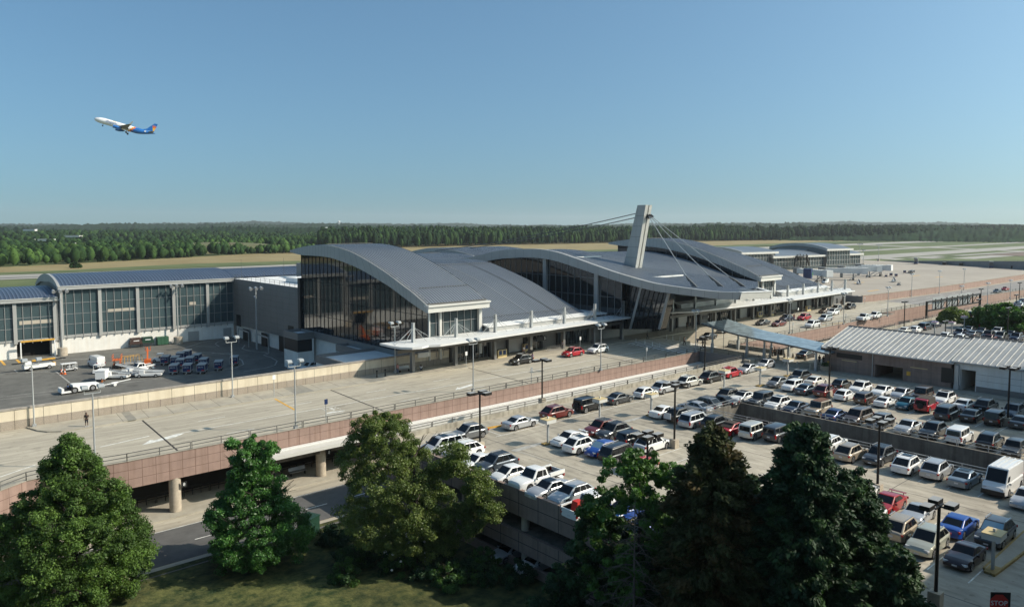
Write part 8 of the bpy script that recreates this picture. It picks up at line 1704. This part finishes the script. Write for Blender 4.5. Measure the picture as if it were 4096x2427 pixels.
# bushes on the grass strip
for k, (px, r_, lb) in enumerate((((520, 388), 2.6, 'lone dark bush on the dry grass'), ((548, 386), 1.8, 'smaller bush beside the lone bush on the dry grass'), ((705, 345), 3.5, 'bush at the wood edge, left'), ((760, 340), 3.4, 'bush at the wood edge, middle'), ((880, 335), 3.4, 'bush at the wood edge, right'))):
    p = at(*r1(*px), -7.2); broadleaf(lb, p, [(.0, r_), (.4, r_*1.1), (.8, r_*.7), (1, .4)], r_*1.7, (wm[0], wm[1]), 40, 16, 1.0, 80+k, trunk=.15, crad=1.1, name='bush', cat='bush')
# far small buildings and water towers
def far_box(px, D, w_, h_, lb):
    d = ray(*px); k = D/math.hypot(d.x, d.y); p = d*k; z = HCAM+p.z; rt = thing('far_building', lb, 'building', (p.x, p.y, z), _t); mb = MB(); mb.box((0, 0, -h_*.3), (w_*.2, w_*.55, h_*.7)); mb.build('wall', m_wwall, rt); mb = MB(); mb.box((0, 0, h_*.09), (w_*.22, w_*.57, h_*.1)); mb.build('roof', m_fascia, rt)
for px, D, w_, h_, lb in ((r1(210, 118), 1900, 46, 5, 'long white far building in the left woods'), (r1(325, 187), 1300, 40, 4, 'grey white far building in the woods, lower left'), (r1(512, 217), 900, 9, 7, 'small white gabled house in the woods'), (r1(235, 187), 1300, 8, 4, 'tiny white house left of the grey white building'), (r1(510, 162), 1500, 50, 4, 'low pale far building above the small house'), (r1(1585, 107), 2400, 60, 5, 'pale far buildings on the wooded slope'), (r2(250, 122), 2600, 70, 5, 'white far roofs left of the water tower'), (r2(620, 124), 2900, 110, 6, 'row of white far roofs right of the water tower'), (r3(1650, 103), 5200, 190, 22, 'pale grey far building on the horizon ridge')): far_box(px, D, w_, h_, lb)
for px, top, D, lb in ((r2(361, 145), r2(0, 103)[1], 2200, 'white water tower on legs above the woods'), (r2(446, 82), r2(0, 58)[1], 4000, 'farther water tower standing on the horizon')):
    d = ray(*px); k = D/math.hypot(d.x, d.y); p = d*k; z = HCAM+p.z; H = HCAM+ray(px[0], top).z*D/math.hypot(*ray(px[0], top)[:2])-z; rt = thing('water_tower', lb, 'water tower', (p.x, p.y, z)); R_ = H*.42; mb = MB(); mb.lathe([(R_*.3, H*.5), (R_*.9, H*.62), (R_, H*.8), (R_*.85, H*.93), (R_*.2, H)], n=16); mb.build('tank', m_white, rt, smooth=True)
    mb = MB(); [mb.tube((R_*.7*math.cos(a), R_*.7*math.sin(a), -8), (R_*.7*math.cos(a), R_*.7*math.sin(a), H*.65), H*.02+.25, n=6) for a in (0, 1.57, 3.14, 4.71)]; mb.tube((0, 0, -8), (0, 0, H*.6), H*.05, n=8); mb.build('legs', m_white, rt)
# ================================================================ AIRLINER
vd = ray(499, 509); vh = Vector((vd.x, vd.y, vd.z)).normalized(); DP = 578; pc = vh*DP+Vector((0, 0, HCAM)); left = -RT; upv = left.cross(vh); upv = upv if upv.z > 0 else -upv
hx = (left*.908-vh*.275+upv*.300).normalized(); st = vh*.955+left*.28-upv*.05; st = (st-hx*st.dot(hx)).normalized(); uz = hx.cross(-st) if False else st.cross(hx)*-1
uz = hx.cross(st); uz = uz if uz.z > 0 else -uz
rt = thing('airliner', 'white and blue airliner with sunburst tail climbing to the left', 'aeroplane', (0, 0, 0)); py = -st  # local +y = port side
rt.matrix_basis = Matrix(((hx.x, py.x, uz.x, pc.x), (hx.y, py.y, uz.y, pc.y), (hx.z, py.z, uz.z, pc.z), (0, 0, 0, 1)))
pb = M('airline_blue', (.012, .13, .42), .35, coat=.4); pw = M('airline_white', (.74, .74, .74), .35, coat=.3); po = M('airline_orange', (.75, .16, .025), .4); pyl = M('airline_yellow', (.85, .45, .03), .4); pg = M('airline_grey', (.20, .20, .20), .5)
mb = MB(); xs = [18.8, 18.5, 17.9, 17.0, 15.8, 14.3, 12.5]+[12.5-1.0*k for k in range(1, 21)]+[-9, -11, -13, -15, -17, -18.4, -18.8]; rows = []
for x in xs:
    r_ = 1.98*(1 if -7.6 < x < 13 else (math.sqrt(max(.0, 1-((x-12.5)/6.31)**2))**.9 if x >= 12.5 else max(.10, 1-((-x-7.6)/11.6)**1.5))); zc = 0 if x > -7.6 else 1.55*((-x-7.6)/11.2)**1.3; zc -= .35*max(0, (x-13)/6)
    rows.append([(x, r_*math.cos(a), zc+r_*1.03*math.sin(a)) for a in [2*math.pi*i/28 for i in range(28)]])
mb.grid(rows, closed=True); mi = []
for k in range(len(rows)-1):
    for i in range(28):
        x = (xs[k]+xs[k+1])/2; z = math.sin(2*math.pi*(i+.5)/28); e = x+z*1.6; mi.append(1 if e < -5.6 else 2 if e < -4.5 else 3 if e < -3.9 else 0)
mb.m = mi; mb.poly(rows[0]); mb.poly(rows[-1], 1); mb.build('fuselage', (pw, pb, po, pyl), rt, smooth=50)
def wing(nm, y0, y1, x0, x0t, x1, x1t, z0, z1, t0, t1, mt):
    mb = MB(); rows = []
    for (y, xl, xt, z, t) in ((y0, x0, x0t, z0, t0), (y1, x1, x1t, z1, t1)): rows.append([(xl, y, z), (xl-(xl-xt)*.25, y, z+t*.6), (xl-(xl-xt)*.7, y, z+t*.35), (xt, y, z), (xl-(xl-xt)*.6, y, z-t*.3), (xl-(xl-xt)*.2, y, z-t*.4)])
    mb.grid(rows, closed=True); [mb.poly(r) for r in rows]; return mb.build(nm, mt, rt, smooth=30)
for s_ in (1, -1):
    wing('wing', s_*1.6, s_*6.4, 4.6, -3.3, 1.6, -3.0, -1.2, -.55, .9, .6, pg); wing('wing', s_*6.4, s_*16.9, 1.6, -3.0, -4.4, -6.0, -.55, .75, .6, .2, pg); wing('winglet', s_*16.9, s_*17.8, -4.5, -6.0, -6.2, -7.0, .75, 3.1, .18, .08, pw)
    wing('tailplane', s_*.5, s_*6.2, -14.4, -17.6, -17.2, -18.8, 1.3, 1.8, .35, .12, pg)
    mb = MB(); mb.tube((5.9, s_*5.75, -2.25), (3.6, s_*5.75, -2.2), 1.08, 1.12, 20); mb.tube((3.6, s_*5.75, -2.2), (1.2, s_*5.75, -2.05), 1.12, .62, 20); en = mb.build('engine', pb, rt, smooth=40); mb = MB(); mb.tube((5.96, s_*5.75, -2.25), (5.88, s_*5.75, -2.25), 1.06, 1.09, 20); mb.build('intake_ring', pw, en); mb = MB(); mb.tube((5.97, s_*5.75, -2.25), (5.95, s_*5.75, -2.25), .9, .9, 16); mb.tube((1.2, s_*5.75, -2.05), (.3, s_*5.75, -2.0), .5, .2, 12); mb.build('fan', m_blk, en); mb = MB(); mb.mm((.5, s_*5.6, -1.3), (4.4, s_*5.9, -.7)); mb.build('pylon', pg, en)
    mb = MB(); mb.tube((-2.2, s_*3.6, -1.3), (-2.2, s_*3.6, -3.4), .18, n=8); mb.build('landing_gear', pg, rt); mb = MB(); mb.tube((-2.2, s_*3.2, -3.5), (-2.2, s_*4.0, -3.5), .62, n=16); mb.build('gear_wheel', m_tyre, rt)
mb = MB(); mb.tube((12.9, 0, -1.8), (12.9, 0, -3.2), .12, n=8); mb.tube((12.9, -.3, -3.3), (12.9, .3, -3.3), .4, n=14); mb.build('nose_gear', m_tyre, rt)
mb = MB(); fin = [(-10.6, 1.9), (-13.2, 3.2), (-17.0, 8.2), (-19.0, 8.2), (-17.9, 2.6)]
mb.prism([(x, -.14, z) for x, z in fin], (0, .28, 0)); fo = mb.build('tail_fin', pb, rt)
for s_ in (1, -1):
    for (nm, R_, mt, dz) in (('sunburst', 1.0, po, .006), ('sunburst_core', .62, pyl, .012)):
        mb = MB(); c = (-17.3, 2.5); pts = []; n = 15
        for i in range(n*2+1):
            a = math.radians(64+i/(n*2)*112) if 1 else 0; r_ = (4.5 if i % 2 == 0 else 3.3)*R_; 
            if nm == 'sunburst_core': r_ = 2.3
            a = math.radians(72+i/(n*2)*88); x, z = c[0]+r_*math.cos(a)*-1*-1, c[1]+r_*math.sin(a)
            lim = -10.6-(z-1.9)*(6.4/6.3)-.1; rear = -17.9-(z-2.6)*(1.1/5.6)+.05; x = max(min(x+1.2 if False else x, lim), rear); pts.append((x, s_*(.14+dz), z))
        mb.poly([(c[0], s_*(.14+dz), c[1])]+pts); mb.build(nm, mt, fo)
    lettering('allegiant', 2.1, M('airline_text', (.05, .14, .36), .5), rt, (8.2, s_*2.02, .35), (-s_, 0, 0), (0, 0, 1), 'lettering')
    mb = MB(); [mb.poly([(x, s_*1.9, .62), (x-.26, s_*1.9, .62), (x-.26, s_*1.86, .86), (x, s_*1.86, .86)]) for x in [11-.72*k for k in range(28)]]
    mb.prism([(16.9, s_*1.02, .62), (15.9, s_*1.42, .62), (15.9, s_*1.2, 1.05), (16.6, s_*.85, .98)], (0, s_*.06, .02)); mb.build('windows', m_blk, rt)
    mb = MB(); pts = [(6.6+1.0*math.cos(a)*(1 if q_ else .78), s_*1.93, 1.1+.75*math.sin(a)*(1 if q_ else .7)) for q_, aa in ((1, range(9)), (0, range(8, -1, -1))) for a in [math.pi*k/8 for k in aa]]; mb.poly(pts); mb.build('sun_emblem', pyl, rt)
mb = MB(); mb.tube((-12.9, 1.62, 1.0), (-12.9, 1.70, 1.0), .62, n=16); mb.build('round_emblem', pw, rt)
# ================================================================ BUILDINGS OUTSIDE THE FRAME THAT SHADE IT
def neighbour(label, x0, y0, x1, y1, z1):
    rt = thing('hotel_building', label, 'building', ((x0+x1)/2, (y0+y1)/2, -7)); mb = MB(); mb.mm((x0, y0, -7), (x1, y1, z1)); mb.build('wall', m_brown, rt, world=True); mb = MB(); mb.mm((x0-.3, y0-.3, z1), (x1+.3, y1+.3, z1+.5)); mb.build('roof', m_mem, rt, world=True)
    mb = MB(); z = -4
    while z < z1-2.5:
        y = y0+1.5
        while y < y1-2: mb.mm((x0-.03, y, z), (x0+.02, y+1.6, z+1.7)); y += 3.2
        z += 3.3
    mb.build('window', m_glass, rt, world=True)
neighbour('long brown hotel behind the viewpoint, throwing shade on the lower deck', -40, -40, 132, -1, 20.4)
neighbour('tall brown tower outside the frame, throwing shade across the parked cars', 142, -30, 172, -3.5, 40)
# ================================================================ HAZE
if HAZE:
    mb = MB(); mb.mm((-2500, -2500, -31), (9300, 9300, 175)); o = tag(mb.build('haze', []), kind='stuff'); hm = bpy.data.materials.new('haze'); hm.use_nodes = True; n = hm.node_tree.nodes; n.remove(n['Principled BSDF']); pv = n.new('ShaderNodeVolumePrincipled'); pv.inputs['Density'].default_value = HAZE; pv.inputs['Color'].default_value = (.90, .95, 1.0, 1); pv.inputs['Anisotropy'].default_value = .2
    hm.node_tree.links.new(pv.outputs[0], n['Material Output'].inputs['Volume']); o.data.materials.clear(); o.data.materials.append(hm)
print('objects', len(bpy.data.objects))
